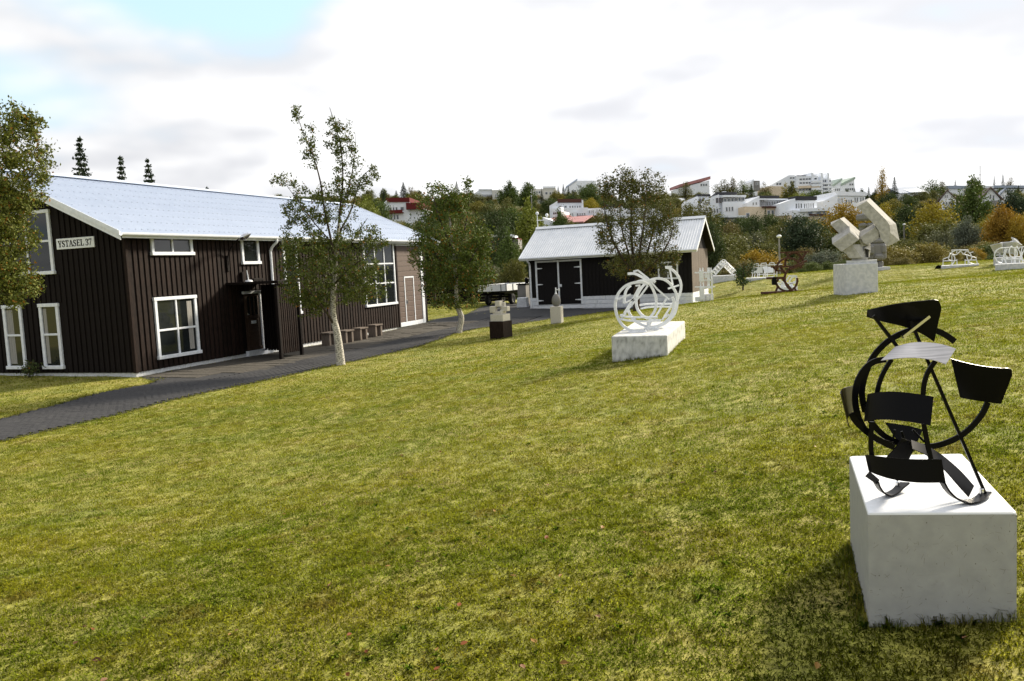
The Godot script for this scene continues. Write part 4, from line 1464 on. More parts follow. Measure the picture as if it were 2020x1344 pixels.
	grow(o, [
		[[Vector3(-12.0, -0.1, -17.4), Vector3(-11.95, 1.0, -17.35), Vector3(-11.7, 2.2, -17.3), Vector3(-11.3, 3.6, -17.2), Vector3(-10.85, 4.8, -17.1), Vector3(-10.6, 5.7, -17.0)], 0.17, 0.02],
		[[Vector3(-11.8, 1.9, -17.3), Vector3(-11.2, 2.6, -16.9), Vector3(-10.4, 2.9, -16.7)], 0.06, 0.01], [[Vector3(-11.5, 2.8, -17.2), Vector3(-10.8, 3.6, -17.5), Vector3(-10.2, 4.2, -17.6)], 0.06, 0.01], [[Vector3(-11.7, 2.4, -17.3), Vector3(-12.4, 3.6, -17.3), Vector3(-12.8, 5.0, -17.2)], 0.07, 0.01],
	], [
		[Vector3(-9.899,5.207,-17.2), Vector3(0.62, 1.15, 0.8), 210], [Vector3(-10.31,3.735,-17.2), Vector3(0.52, 0.95, 0.8), 200], [Vector3(-10.229,2.689,-17.2), Vector3(0.46, 0.5, 0.6), 130], [Vector3(-11.004,4.08,-17.2), Vector3(0.9, 1.7, 0.9), 240], [Vector3(-10.911,5.918,-17.2), Vector3(0.7, 0.8, 0.7), 80], [Vector3(-9.667,5.958,-17.2), Vector3(0.3, 0.3, 0.35), 30],
	], 0.034, 80, [Color(0.075, 0.10, 0.018), Color(0.19, 0.20, 0.045)], 271, M.bark, 0.05, 0.065)
	# sapling on the far lawn
	o = thing("young_tree", "young dark green leafy tree on the lawn beside the pale lattice sculpture", "tree", on_ground(Vector3(12.409,0.71,-44)))
	grow(o, [[[Vector3(12.407,0.629,-44), Vector3(12.418,1.06,-44), Vector3(12.462,1.729,-44), Vector3(12.501,2.237,-44)], 0.05, 0.01], [[Vector3(12.421,1.194,-44), Vector3(12.815,1.846,-44), Vector3(13.013,2.238,-44)], 0.02, 0.005], [[Vector3(12.421,1.194,-44), Vector3(12.139,1.746,-44), Vector3(12.067,2.098,-44)], 0.02, 0.005]],
		[[Vector3(12.351,1.601,-44), Vector3(0.42, 0.5, 0.4), 60], [Vector3(12.952,1.973,-44), Vector3(0.22, 0.3, 0.25), 20], [Vector3(12.394,1.195,-44), Vector3(0.4, 0.22, 0.35), 25]], 0.055, 16, [Color(0.025, 0.05, 0.02), Color(0.06, 0.10, 0.035)], 291, M.bark, 0.0, 0.1)

# ---------------------------------------------------------------- trees and shrubs of the valley and the hill
var crowns := {}

func proto_broad(seed_: int, blobs: Array, n: int, size: float) -> Array:
	var r := RandomNumberGenerator.new()
	r.seed = seed_
	org = Vector3.ZERO
	var st := begin()
	tube(st, PackedVector3Array([Vector3(0, -0.06, 0), Vector3(0.005, 0.2, 0), Vector3(0, 0.55, 0.01)]), 0.028, 0.012, 6)
	var where := PackedVector3Array()
	var sum := 0.0
	for b in blobs: sum += b[1].x * b[1].y * b[1].z
	for b in blobs:
		var tufts := maxi(4, int(38.0 * b[1].x * b[1].y * b[1].z / sum * blobs.size() / 2.0) + 6)
		var per := int(n * b[1].x * b[1].y * b[1].z / sum / tufts)
		for k in tufts:
			var d := Vector3(r.randfn(0, 1), r.randfn(0.15, 1), r.randfn(0, 1)).normalized() * pow(r.randf(), 0.3)
			var c: Vector3 = b[0] + d * b[1]
			tube(st, PackedVector3Array([Vector3(0, minf(c.y * 0.45, 0.5), 0), c]), 0.006, 0.002, 3, false)
			for i in per:
				where.append(c + Vector3(r.randfn(0, 1), r.randfn(0, 1), r.randfn(0, 1)) * b[1] * 0.21)
	st.generate_normals()
	return [st.commit(), leaf_cloud(where, size, [Color(0.65, 0.65, 0.65), Color(1.25, 1.25, 1.2)], seed_, 0.4, Color(1.5, 1.3, 0.9), 0.03)]

func proto_spruce(seed_: int, tiers: int, width: float, ragged: float) -> Array:
	var r := RandomNumberGenerator.new()
	r.seed = seed_
	org = Vector3.ZERO
	var st := begin()
	tube(st, PackedVector3Array([Vector3(0, -0.05, 0), Vector3(0, 0.5, 0), Vector3(0, 0.98, 0)]), 0.018, 0.001, 6)
	var where := PackedVector3Array()
	for t in tiers:
		var y := 0.06 + 0.94 * pow(float(t + 1) / tiers, 0.92)
		var reach := width * (1.0 - y) * r.randf_range(0.85, 1.1) + 0.004
		var arms := 7 + int(5.0 * (1.0 - y))
		for k in arms:
			var a := TAU * (k + r.randf()) / arms
			var len := reach * r.randf_range(1.0 - ragged, 1.0)
			var tip := Vector3(cos(a) * len, y - len * lerpf(0.35, -0.35, y * y), sin(a) * len)
			tube(st, PackedVector3Array([Vector3(0, y, 0), tip]), 0.003, 0.001, 3, false)
			for i in int(5 + len * 150):
				var f := sqrt(r.randf())
				var p := Vector3(0, y, 0).lerp(tip, f)
				where.append(p + Vector3(r.randfn(0, 0.006), r.randfn(-0.005, 0.005), r.randfn(0, 0.006)))
	st.generate_normals()
	return [st.commit(), leaf_cloud(where, 0.0105, [Color(0.7, 0.7, 0.7), Color(1.2, 1.2, 1.2)], seed_, 0.6, Color.WHITE, 0.0)]

func make_crowns() -> void:
	var B := func(x, y, z, rx, ry, rz): return [Vector3(x, y, z), Vector3(rx, ry, rz)]
	crowns.round = [proto_broad(1, [B.call(0, 0.58, 0, 0.36, 0.36, 0.36), B.call(-0.16, 0.45, 0.1, 0.24, 0.24, 0.24), B.call(0.2, 0.48, -0.05, 0.22, 0.24, 0.22), B.call(0.05, 0.8, 0, 0.18, 0.18, 0.18)], 8000, 0.020), proto_broad(2, [B.call(0.05, 0.55, 0, 0.38, 0.34, 0.36), B.call(0.22, 0.62, 0.1, 0.2, 0.2, 0.2), B.call(-0.22, 0.52, 0, 0.2, 0.26, 0.2), B.call(-0.08, 0.8, 0, 0.16, 0.18, 0.16)], 8000, 0.020)]
	crowns.tall = [proto_broad(3, [B.call(0, 0.5, 0, 0.22, 0.34, 0.22), B.call(0.04, 0.76, 0, 0.14, 0.2, 0.14), B.call(-0.1, 0.4, 0.04, 0.14, 0.2, 0.14)], 6500, 0.019), proto_broad(4, [B.call(0.02, 0.46, 0, 0.24, 0.32, 0.24), B.call(-0.05, 0.74, 0, 0.13, 0.22, 0.13), B.call(0.12, 0.5, 0, 0.12, 0.22, 0.13)], 6500, 0.019)]
	crowns.thin = [proto_broad(5, [B.call(0, 0.5, 0, 0.2, 0.36, 0.2), B.call(0.03, 0.8, 0, 0.1, 0.18, 0.1)], 1900, 0.018), proto_broad(6, [B.call(0, 0.45, 0, 0.24, 0.32, 0.22), B.call(-0.06, 0.78, 0, 0.1, 0.2, 0.1)], 1900, 0.018)]
	crowns.bush = [proto_broad(7, [B.call(0, 0.42, 0, 0.5, 0.42, 0.45), B.call(-0.35, 0.36, 0, 0.3, 0.3, 0.3), B.call(0.36, 0.38, 0.1, 0.3, 0.32, 0.3), B.call(0.1, 0.68, 0, 0.26, 0.26, 0.26)], 7000, 0.027), proto_broad(8, [B.call(0, 0.4, 0, 0.55, 0.4, 0.45), B.call(-0.3, 0.55, 0, 0.26, 0.3, 0.3), B.call(0.34, 0.5, 0.1, 0.28, 0.3, 0.3)], 7000, 0.027)]
	crowns.spruce = [proto_spruce(11, 34, 0.30, 0.35), proto_spruce(12, 30, 0.27, 0.45), proto_spruce(13, 28, 0.33, 0.3)]

var tree_no := 0

func far_tree(at_: Vector3, kind: String, h: float, wide: float, mat: Material, label: String, group := "", bark := true) -> void:
	var list: Array = crowns[kind]
	var p: Array = list[tree_no % list.size()]
	tree_no += 1
	var natural: float = {"round": 0.80, "tall": 0.47, "thin": 0.42, "bush": 1.2, "spruce": 0.5}[kind]
	var o := thing({"round": "leafy_tree", "tall": "leafy_tree", "thin": "birch_tree", "bush": "bush", "spruce": "spruce_tree"}[kind], label, "bush" if kind == "bush" else "tree", at_, group)
	var s := clampf(wide / (h * natural), 0.5, 2.2)
	o.basis = Basis(Vector3.UP, tree_no * 2.4).scaled(Vector3(h * s, h, h * s))
	put_mesh("trunk", p[0], M.bark, o)
	put_mesh("crown", p[1], mat, o)

# ---------------------------------------------------------------- the town on the hill
# a house is measured from one corner of its front: hu, hv are that corner, hk the metres of one unit
var hu := 0.0
var hv := 0.0
var hk := 1.0
var hface: Array = []

func house(called: String, label: String, category: String, corner: Vector3, u: float, v: float, unit: float, yaw := 0.0, group := "houses on the hillside") -> Node3D:
	var o := thing(called, label, category, corner, group)
	hu = u
	hv = v
	hk = unit
	var b := Basis(Vector3.UP, deg_to_rad(yaw))
	hface = [corner, b * Vector3.RIGHT, b * Vector3.BACK]
	return o

func hp(u: float, v: float) -> Vector2:
	return Vector2((u - hu) * hk, (hv - 0.05 * (u - hu) - v) * hk)

# a block of wall from left u0 to right u1, foot v1, top heights vl (left) and vr (right); d = how far the front stands out
func block(o: Node3D, mat: Material, u0: float, u1: float, vl: float, vr: float, v1: float, d: float, deep: float, called := "wall") -> Node3D:
	var st := begin()
	var a := hp(u0, vl)
	var b := hp(u1, vr)
	var c := hp(u1, v1)
	var e := hp(u0, v1)
	e.y = minf(e.y, c.y)
	prism(st, PackedVector2Array([Vector2(a.x, e.y), Vector2(a.x, a.y), Vector2(b.x, b.y), Vector2(b.x, e.y)]), hface[0] + hface[2] * d, hface[1], Vector3.UP, -hface[2] * deep)
	return put(called, st, mat, o)

func cap(o: Node3D, mat: Material, u0: float, u1: float, vl: float, vr: float, d: float, deep: float, thick := 0.3, out := 0.3, called := "roof") -> void:
	var st := begin()
	var a := hp(u0, vl)
	var b := hp(u1, vr)
	prism(st, PackedVector2Array([a, a + Vector2(0, thick), b + Vector2(0, thick), b]), hface[0] + hface[2] * (d + out), hface[1], Vector3.UP, -hface[2] * (deep + out * 2.0))
	put(called, st, mat, o)

func panes(o: Node3D, u0: float, u1: float, v0: float, v1: float, n: int, d: float, frame: Material = null) -> void:
	var a := hp(u0, v1)
	var b := hp(u1, v0)
	var mid := (hp(u0, v0).y + hp(u1, v0).y) * 0.5
	var low := (hp(u0, v1).y + hp(u1, v1).y) * 0.5
	for i in n:
		var x0 := lerpf(a.x, b.x, float(i) / n) + (0.06 if i else 0.0)
		var x1 := lerpf(a.x, b.x, float(i + 1) / n) - (0.06 if i < n - 1 else 0.0)
		var st := begin()
		var w := 0.09
		slab_on(st, hface, x0, x0 + w, low, mid, d - 0.02, d + 0.05)
		slab_on(st, hface, x1 - w, x1, low, mid, d - 0.02, d + 0.05)
		slab_on(st, hface, x0 + w, x1 - w, mid - w, mid, d - 0.02, d + 0.05)
		slab_on(st, hface, x0 + w, x1 - w, low, low + w, d - 0.02, d + 0.07)
		var f := put("window", st, frame if frame else M.frame, o)
		st = begin()
		slab_on(st, hface, x0 + w, x1 - w, low + w, mid - w, d - 0.02, d + 0.012)
		put("pane", st, M.pane, f)

func rail(o: Node3D, mat: Material, u0: float, u1: float, v0: float, v1: float, d: float, out: float) -> void:
	var st := begin()
	var a := hp(u0, v1)
	var b := hp(u1, v0)
	slab_on(st, hface, a.x, b.x, (a.y + hp(u1, v1).y) * 0.5, (b.y + hp(u0, v0).y) * 0.5, d + out, d + out + 0.12)
	slab_on(st, hface, a.x, b.x, (a.y + hp(u1, v1).y) * 0.5 - 0.2, (a.y + hp(u1, v1).y) * 0.5 - 0.003, d - 0.1, d + out + 0.12)
	put("balcony", st, mat, o)

func build_town() -> void:
	var W: Material = M.house_white
	var B: Material = M.house_beige
	var o: Node3D
	# -- right of the shed, middle of the slope
	o = house("terrace_house", "white stepped house with chimney and glazed top floor above a grey garage", "house", Vector3(39.39,10.912,-165), 205, 305, 165.0 / 1632 / 2.886, -8)
	block(o, W, 210, 290, 208, 183, 330, -1.5, 12)
	block(o, W, 290, 390, 186, 186, 330, -2.0, 12)
	cap(o, M.roof_dark, 275, 390, 184, 184, -2.0, 10, 0.5)
	block(o, W, 305, 427, 229, 229, 330, 0.8, 8)
	cap(o, W, 303, 429, 204, 204, 0.8, 8, 0.35)
	panes(o, 308, 424, 206, 229, 6, 0.4)
	block(o, M.house_grey, 310, 422, 204, 204, 230, 0.0, 7)
	panes(o, 316, 360, 257, 284, 3, 0.8)
	panes(o, 272, 302, 203, 230, 2, -1.5, M.brown_frame)
	panes(o, 216, 240, 224, 244, 2, -1.5)
	panes(o, 240, 285, 262, 290, 3, -1.5)
	block(o, W, 317, 336, 162, 162, 200, -3.0, 1.6, "chimney")
	o = house("garage_house", "grey flat-roofed garage building with a white roof edge below the chimney house", "house", Vector3(38.242,6.668,-150), 285, 412, 150.0 / 1632 / 2.886, -8)
	block(o, M.house_grey, 288, 430, 318, 318, 440, 0, 7)
	cap(o, W, 284, 433, 317, 317, 0, 7, 0.35)
	panes(o, 365, 398, 363, 381, 2, 0)
	o = house("terrace_house", "white house half hidden behind pale birches left of the chimney house", "house", Vector3(37.547,11.814,-175), 90, 300, 175.0 / 1632 / 2.886, -8)
	block(o, W, 90, 165, 225, 195, 320, 0, 10)
	block(o, W, 165, 235, 195, 195, 320, -1.5, 9)
	cap(o, M.roof_dark, 163, 238, 194, 194, -1.5, 9, 0.4)
	panes(o, 172, 204, 210, 232, 2, -1.5, M.brown_frame)
	panes(o, 178, 200, 250, 272, 2, -1.5)
	o = house("terrace_house", "white and beige terrace house with a long window band under a dark flat roof", "house", Vector3(45.87,7.264,-160), 435, 395, 160.0 / 1632 / 2.886, 6)
	block(o, B, 435, 690, 255, 255, 420, 0, 10)
	block(o, W, 462, 535, 232, 192, 262, -1.0, 9)
	block(o, W, 535, 700, 203, 203, 256, -2.2, 8)
	cap(o, M.roof_dark, 533, 664, 202, 202, -2.2, 8, 0.5)
	cap(o, W, 540, 706, 213, 213, -1.4, 6, 0.25)
	panes(o, 585, 690, 218, 243, 7, -2.0)
	panes(o, 540, 578, 212, 243, 3, -2.0)
	panes(o, 492, 502, 228, 246, 1, -1.0)
	panes(o, 510, 520, 226, 244, 1, -1.0)
	cap(o, M.brown_frame, 534, 678, 262, 262, 0.2, 2, 0.3)
	panes(o, 565, 674, 272, 302, 5, 0.0)
	panes(o, 440, 462, 290, 318, 1, 0.0)
	rail(o, B, 585, 690, 312, 324, 0.0, 1.2)
	panes(o, 590, 680, 330, 352, 4, 0.0)
	o = house("terrace_house", "white and beige terrace house with greenish balcony glass left of the concrete statue", "house", Vector3(53.793,6.551,-158), 690, 402, 158.0 / 1632 / 2.886, 6)
	block(o, W, 642, 738, 238, 206, 300, -1.0, 10)
	block(o, W, 738, 868, 216, 216, 300, -1.2, 9)
	cap(o, M.roof_dark, 742, 866, 214, 214, -1.2, 9, 0.7)
	panes(o, 740, 782, 233, 263, 3, -1.2)
	panes(o, 790, 852, 232, 262, 5, -1.2)
	block(o, W, 700, 920, 276, 276, 305, 0.3, 9)
	rail(o, W, 738, 921, 264, 276, 0.3, 0.6)
	panes(o, 790, 820, 280, 300, 1, 0.4)
	panes(o, 842, 905, 279, 299, 2, 0.4)
	block(o, B, 690, 918, 303, 303, 430, 0.0, 9)
	cap(o, M.brown_frame, 800, 920, 306, 306, 0.3, 2, 0.3)
	panes(o, 850, 910, 318, 342, 3, 0.0)
	panes(o, 700, 780, 312, 334, 4, 0.0)
	o = house("terrace_house", "white house with a flat white roof behind the big concrete statue", "house", Vector3(66.686,11.651,-175), 880, 265, 175.0 / 1632 / 2.886, 6)
	block(o, W, 880, 965, 222, 184, 300, 0, 12)
	block(o, W, 965, 1138, 192, 192, 300, -0.6, 11)
	cap(o, W, 958, 1142, 190, 190, -0.6, 11, 0.8)
	panes(o, 970, 1006, 204, 236, 4, -0.6)
	panes(o, 1072, 1096, 198, 226, 2, -0.6)
	panes(o, 1106, 1130, 196, 224, 2, -0.6)
	panes(o, 1020, 1060, 210, 236, 3, -0.6)
	# -- skyline on the right
	o = house("apartment_block", "big white and dark grey apartment block on the skyline, tallest of all", "building", Vector3(94.856,24.462,-300), 570, 180, 300.0 / 1632 / 2.886, 4)
	block(o, W, 568, 686, 138, 76, 200, 0, 18)
	block(o, W, 686, 722, 76, 76, 200, 0.2, 18)
	block(o, B, 566, 640, 140, 140, 205, 1.5, 12)
	panes(o, 612, 642, 118, 132, 2, 0.0)
	panes(o, 690, 718, 86, 96, 2, 0.2)
	panes(o, 690, 718, 108, 120, 2, 0.2)
	block(o, W, 722, 850, 82, 82, 205, 1.0, 14)
	for r in 2: panes(o, 740, 842, 92 + r * 21, 103 + r * 21, 6, 1.0)
	rail(o, B, 725, 850, 136, 146, 1.0, 1.2)
	panes(o, 735, 845, 150, 162, 6, 1.0)
	for k in 3: rail(o, W, 800, 856, 108 + k * 20, 117 + k * 20, 1.0, 1.4)
	block(o, M.roof_dark, 758, 930, 70, 76, 120, -3.0, 12)
	block(o, W, 850, 930, 92, 92, 205, 0.4, 14)
	for k in [[808, 820], [862, 874], [902, 911]]: block(o, W, k[0], k[1], 62, 66, 200, 1.4, 14)
	panes(o, 876, 900, 72, 92, 3, -2.9)
	panes(o, 913, 928, 76, 94, 2, -2.9)
	for k in 3:
		panes(o, 877, 900, 100 + k * 21, 114 + k * 21, 2, 0.4)
		panes(o, 912, 928, 100 + k * 21, 114 + k * 21, 1, 0.4)
		rail(o, W, 875, 930, 116 + k * 21, 123 + k * 21, 0.4, 1.0)
	o = house("apartment_block", "white block with pale green sloping roofs right of the skyline apartments", "building", Vector3(122.005,24.139,-310), 938, 178, 310.0 / 1632 / 2.886, 4)
	block(o, W, 936, 985, 140, 106, 200, 0, 14)
	cap(o, M.roof_green, 932, 988, 142, 104, 0, 14, 0.8)
	block(o, W, 985, 1056, 134, 100, 200, 0.5, 14)
	cap(o, M.roof_green, 980, 1060, 136, 98, 0.5, 14, 0.9)
	panes(o, 945, 975, 150, 164, 3, 0.0)
	panes(o, 1025, 1050, 122, 134, 2, 0.5)
	panes(o, 1000, 1050, 148, 162, 4, 0.5)
	o = house("row_house", "white house with a long pinkish red roof on the skyline over the shed", "house", Vector3(59.615,26.055,-285), 60, 160, 285.0 / 1632 / 2.886, 4)
	block(o, W, 64, 232, 146, 104, 180, 0, 12)
	cap(o, M.roof_red, 58, 238, 144, 97, 0, 12, 1.0)
	panes(o, 180, 220, 122, 136, 3, 0.0)
	o = house("row_house", "small dark blue-grey block beside the skyline apartments", "house", Vector3(86.386,26.283,-290), 482, 142, 290.0 / 1632 / 2.886, 4)
	block(o, M.house_grey, 486, 518, 106, 106, 160, 0, 8)
	block(o, W, 470, 488, 112, 96, 160, -0.5, 8)
	panes(o, 494, 512, 116, 130, 2, 0.0)
	o = house("row_house", "long low house with grey roof and pale skylight right of the tall yellow birch", "house", Vector3(111.363,16.65,-235), 1320, 205, 235.0 / 1632 / 2.886, 3)
	block(o, W, 1322, 1462, 178, 178, 225, 0, 9)
	sloped(o, M.roof_blue, 1312, 1470, 182, 140, 0, 6.0)
	sloped(o, M.paint, 1372, 1462, 176, 141, 0.25, 6.0)
	panes(o, 1345, 1372, 186, 200, 2, 0.0)
	panes(o, 1400, 1450, 186, 200, 4, 0.0)
	o = house("gable_house", "brown-roofed house with white steep gable beside the tall green tree", "house", Vector3(98.837,12.516,-190), 1540, 230, 190.0 / 1632 / 2.886, -30)
	gabled(o, W, M.roof_brown, 1540, 1622, 220, 166, 270, 9.0)
	panes(o, 1566, 1584, 188, 206, 2, 0.0)
	panes(o, 1556, 1596, 226, 244, 3, 0.0)
	o = house("gable_house", "brown-roofed gable house with grey balcony at the right behind the orange bushes", "house", Vector3(98.537,8.964,-172), 1790, 290, 172.0 / 1632 / 2.886, -22)
	gabled(o, W, M.roof_brown, 1780, 1872, 214, 152, 310, 9.0)
	rail(o, M.house_grey, 1800, 1864, 224, 250, 0.0, 1.4)
	panes(o, 1808, 1830, 258, 276, 2, 0.0)
	panes(o, 1820, 1846, 190, 212, 2, 0.0)
	o = house("gable_house", "house with steep blue-grey roof at the right edge of the hillside", "house", Vector3(109.106,11.23,-185), 1870, 240, 185.0 / 1632 / 2.886, -25)
	gabled(o, W, M.roof_blue, 1868, 1950, 212, 158, 280, 9.0)
	panes(o, 1896, 1920, 196, 214, 2, 0.0)
	o = house("row_house", "long low white row house with flat roofs along the right skyline", "house", Vector3(140.657,19.919,-265), 1590, 165, 265.0 / 1632 / 2.886, 2)
	block(o, W, 1596, 1850, 152, 152, 190, 0, 9)
	cap(o, M.roof_blue, 1590, 1690, 152, 152, 0, 9, 1.0)
	cap(o, W, 1692, 1856, 148, 148, 0, 9, 0.8)
	block(o, W, 1856, 2060, 152, 152, 190, 0.6, 9)
	cap(o, M.roof_blue, 1852, 2066, 147, 147, 0.6, 9, 0.8)
	panes(o, 1700, 1840, 156, 166, 8, 0.0)
	panes(o, 1880, 2040, 156, 166, 8, 0.6)
	# -- left half of the hill
	o = house("terrace_house", "white house with red roof edge and red wing above the hall's far roof end", "house", Vector3(-24.717,13.678,-172), 85, 460, 172.0 / 1632 / 4.04, -6)
	block(o, W, 88, 282, 322, 322, 520, 0, 10)
	cap(o, M.red, 100, 286, 322, 322, 0, 10, 0.9)
	block(o, W, 80, 104, 330, 308, 520, 0.5, 10)
	panes(o, 120, 186, 360, 402, 3, 0.0)
	panes(o, 206, 238, 358, 388, 1, 0.0)
	rail(o, M.red, 104, 232, 386, 404, 0.0, 1.0)
	panes(o, 120, 192, 420, 460, 3, 0.0)
	block(o, W, 282, 392, 372, 372, 520, -0.5, 9)
	block(o, M.red, 262, 392, 330, 330, 376, 1.0, 9)
	o = house("row_house", "long white flat-roofed house on the left skyline", "house", Vector3(-9.616,24.184,-262), 790, 305, 262.0 / 1632 / 4.04, -4)
	block(o, W, 778, 832, 262, 224, 330, 0, 10)
	block(o, W, 832, 936, 226, 226, 330, 0, 12)
	cap(o, W, 828, 938, 226, 226, 0, 12, 0.4)
	for k in 3: panes(o, 838 + k * 32, 868 + k * 32, 258, 282, 2, 0.0)
	block(o, M.house_cream, 936, 1010, 226, 226, 330, 0.8, 12)
	block(o, W, 1010, 1140, 230, 230, 330, 0.2, 12)
	for k in 3: panes(o, 960 + k * 52, 982 + k * 52, 254, 280, 2, 0.8)
	o = house("row_house", "beige flat-roofed house on the skyline right of the long white one", "house", Vector3(8.909,25.342,-275), 1250, 280, 275.0 / 1632 / 4.04, -4)
	block(o, M.house_cream, 1250, 1345, 216, 216, 310, 0, 10)
	block(o, M.house_cream, 1345, 1436, 212, 212, 310, 0.8, 10)
	cap(o, W, 1340, 1440, 212, 212, 0.8, 10, 0.6)
	panes(o, 1264, 1320, 232, 252, 3, 0.0)
	panes(o, 1356, 1376, 240, 262, 1, 0.8)
	panes(o, 1388, 1424, 240, 262, 2, 0.8)
	o = house("row_house", "white house with steep one-sided roof on the skyline left of the shade tree", "house", Vector3(21.229,26.426,-285), 1530, 260, 285.0 / 1632 / 4.04, -2)
	block(o, W, 1528, 1614, 206, 148, 300, 0, 14)
	block(o, W, 1614, 1760, 150, 150, 300, -0.5, 14)
	cap(o, M.roof, 1524, 1616, 206, 146, 0, 14, 0.5)
	panes(o, 1622, 1646, 186, 206, 2, -0.5)
	panes(o, 1566, 1602, 222, 250, 2, 0.0)
	panes(o, 1680, 1740, 176, 198, 3, -0.5)
	o = house("cabin", "tiny brown house with white gable trim among the hillside trees", "house", Vector3(8.24,20.027,-230), 1275, 325, 230.0 / 1632 / 4.04, 0)
	gabled(o, M.house_cream, M.roof_brown, 1278, 1350, 306, 292, 350, 8.0)
	panes(o, 1300, 1325, 312, 324, 2, 0.0)
	o = house("terrace_house", "white terrace house with brown roof edge and a red wall under its balcony", "house", Vector3(8.91,12.283,-168), 1395, 440, 168.0 / 1632 / 4.04, -4)
	block(o, W, 1393, 1458, 350, 312, 460, 0, 10)
	block(o, W, 1458, 1650, 324, 324, 460, -0.8, 10)
	cap(o, M.brown_frame, 1460, 1650, 322, 322, -0.8, 10, 0.7)
	block(o, W, 1648, 1660, 306, 308, 440, 0.6, 10)
	for k in [[1466, 1490], [1508, 1532], [1548, 1584], [1588, 1602], [1608, 1640]]: panes(o, k[0], k[1], 346, 366, 1 if k[1] - k[0] < 26 else 2, -0.8)
	block(o, W, 1412, 1692, 372, 366, 470, 0.8, 8)
	panes(o, 1605, 1674, 408, 428, 4, 0.8)
	panes(o, 1540, 1576, 408, 436, 3, 0.8)
	block(o, M.red, 1604, 1766, 432, 432, 464, 2.2, 6)
	block(o, W, 1580, 1602, 402, 402, 470, 2.4, 2, "pillar")
	block(o, W, 1692, 1820, 372, 366, 470, 0.0, 9)
	panes(o, 1700, 1740, 384, 410, 3, 0.0)
	panes(o, 1760, 1810, 384, 410, 4, 0.0)
	o = house("terrace_house", "white terrace house seen in gaps through the crown of the shade tree", "house", Vector3(20.518,12.083,-170), 1845, 430, 170.0 / 1632 / 4.04, -2)
	block(o, W, 1845, 1975, 358, 356, 470, 0, 10)
	block(o, W, 1975, 2280, 372, 372, 470, 0.8, 10)
	cap(o, M.roof_dark, 1843, 1978, 357, 355, 0, 10, 0.4)
	panes(o, 1880, 1960, 380, 402, 4, 0.0)
	panes(o, 2010, 2090, 392, 414, 4, 0.8)
	panes(o, 2140, 2240, 388, 410, 5, 0.8)
	o = house("red_roof_house", "low house with broad red roof and white chimney block behind the shed", "house", Vector3(6.163,8.928,-142), 1335, 530, 142.0 / 1632 / 4.04, -18)
	block(o, W, 1338, 1440, 440, 478, 560, 0, 12)
	block(o, M.red, 1440, 1668, 500, 500, 560, 0.3, 11)
	sloped(o, M.roof_red, 1432, 1674, 500, 438, 0.3, 7.0)
	sloped(o, M.roof_red, 1330, 1450, 480, 418, -2.0, 8.0)
	block(o, W, 1322, 1400, 374, 374, 470, -8, 6)
	panes(o, 1330, 1372, 384, 400, 3, -8, M.brown_frame)
	block(o, W, 1356, 1384, 338, 338, 380, -9, 2, "chimney")
	o = house("flat_shed", "long dark grey low building with a cream flat roof left of the shed", "building", Vector3(-2.315,5.325,-92), 885, 650, 92.0 / 1632 / 4.04, -6)
	block(o, M.house_grey, 888, 1050, 604, 604, 690, 0, 6)
	cap(o, M.house_cream, 880, 1056, 604, 604, 0, 6, 0.35)
	block(o, M.red, 1052, 1120, 596, 596, 608, -3, 5)
	block(o, M.house_grey, 1052, 1120, 608, 608, 690, -3.05, 4.9)
	cap(o, W, 1030, 1105, 582, 600, -2, 3, 0.3)
	# mast and lamps
	o = thing("antenna_mast", "thin radio mast rising over the right skyline", "mast", on_ground(Vector3(170.731,22.584,-300)))
	var st := begin()
	var foot: Vector3 = o.position
	rod(st, foot, Vector3(170.734,30.668,-300), 0.12, 5)
	rod(st, Vector3(170.733,27.439,-300) - Vector3(0.5, 0, 0), Vector3(170.733,27.439,-300) + Vector3(0.5, 0, 0), 0.08, 4)
	put("mast", st, M.house_grey, o)
	street_lamp(Vector3(17.983,3.824,-55), "white street lamp on a grey pole behind the rusty sculpture", 0.5)
	street_lamp(Vector3(47.765,5.491,-100), "street lamp among the bushes right of the concrete statue", 0.5)
	street_lamp(Vector3(49.654,14.165,-170), "thin street lamp between the two terrace houses", 0.45)
	street_lamp(Vector3(5.695,17.815,-180), "curved street lamp among the trees on the left hillside", 0.9)

func sloped(o: Node3D, mat: Material, u0: float, u1: float, v_low: float, v_high: float, d: float, deep: float) -> void:
	var a := hp(u0, v_low)
	var b := hp(u1, v_low)
	var up := (v_low - v_high) * hk
	var st := begin()
	prism(st, PackedVector2Array([Vector2(0.4, 0), Vector2(0.4, 0.2), Vector2(-deep, up + 0.2), Vector2(-deep * 2.0, 0.2), Vector2(-deep * 2.0, 0), Vector2(-deep, up)]), hface[0] + hface[1] * a.x + Vector3.UP * a.y + hface[2] * d, hface[2], Vector3.UP, hface[1] * (b.x - a.x))
	put("roof", st, mat, o)

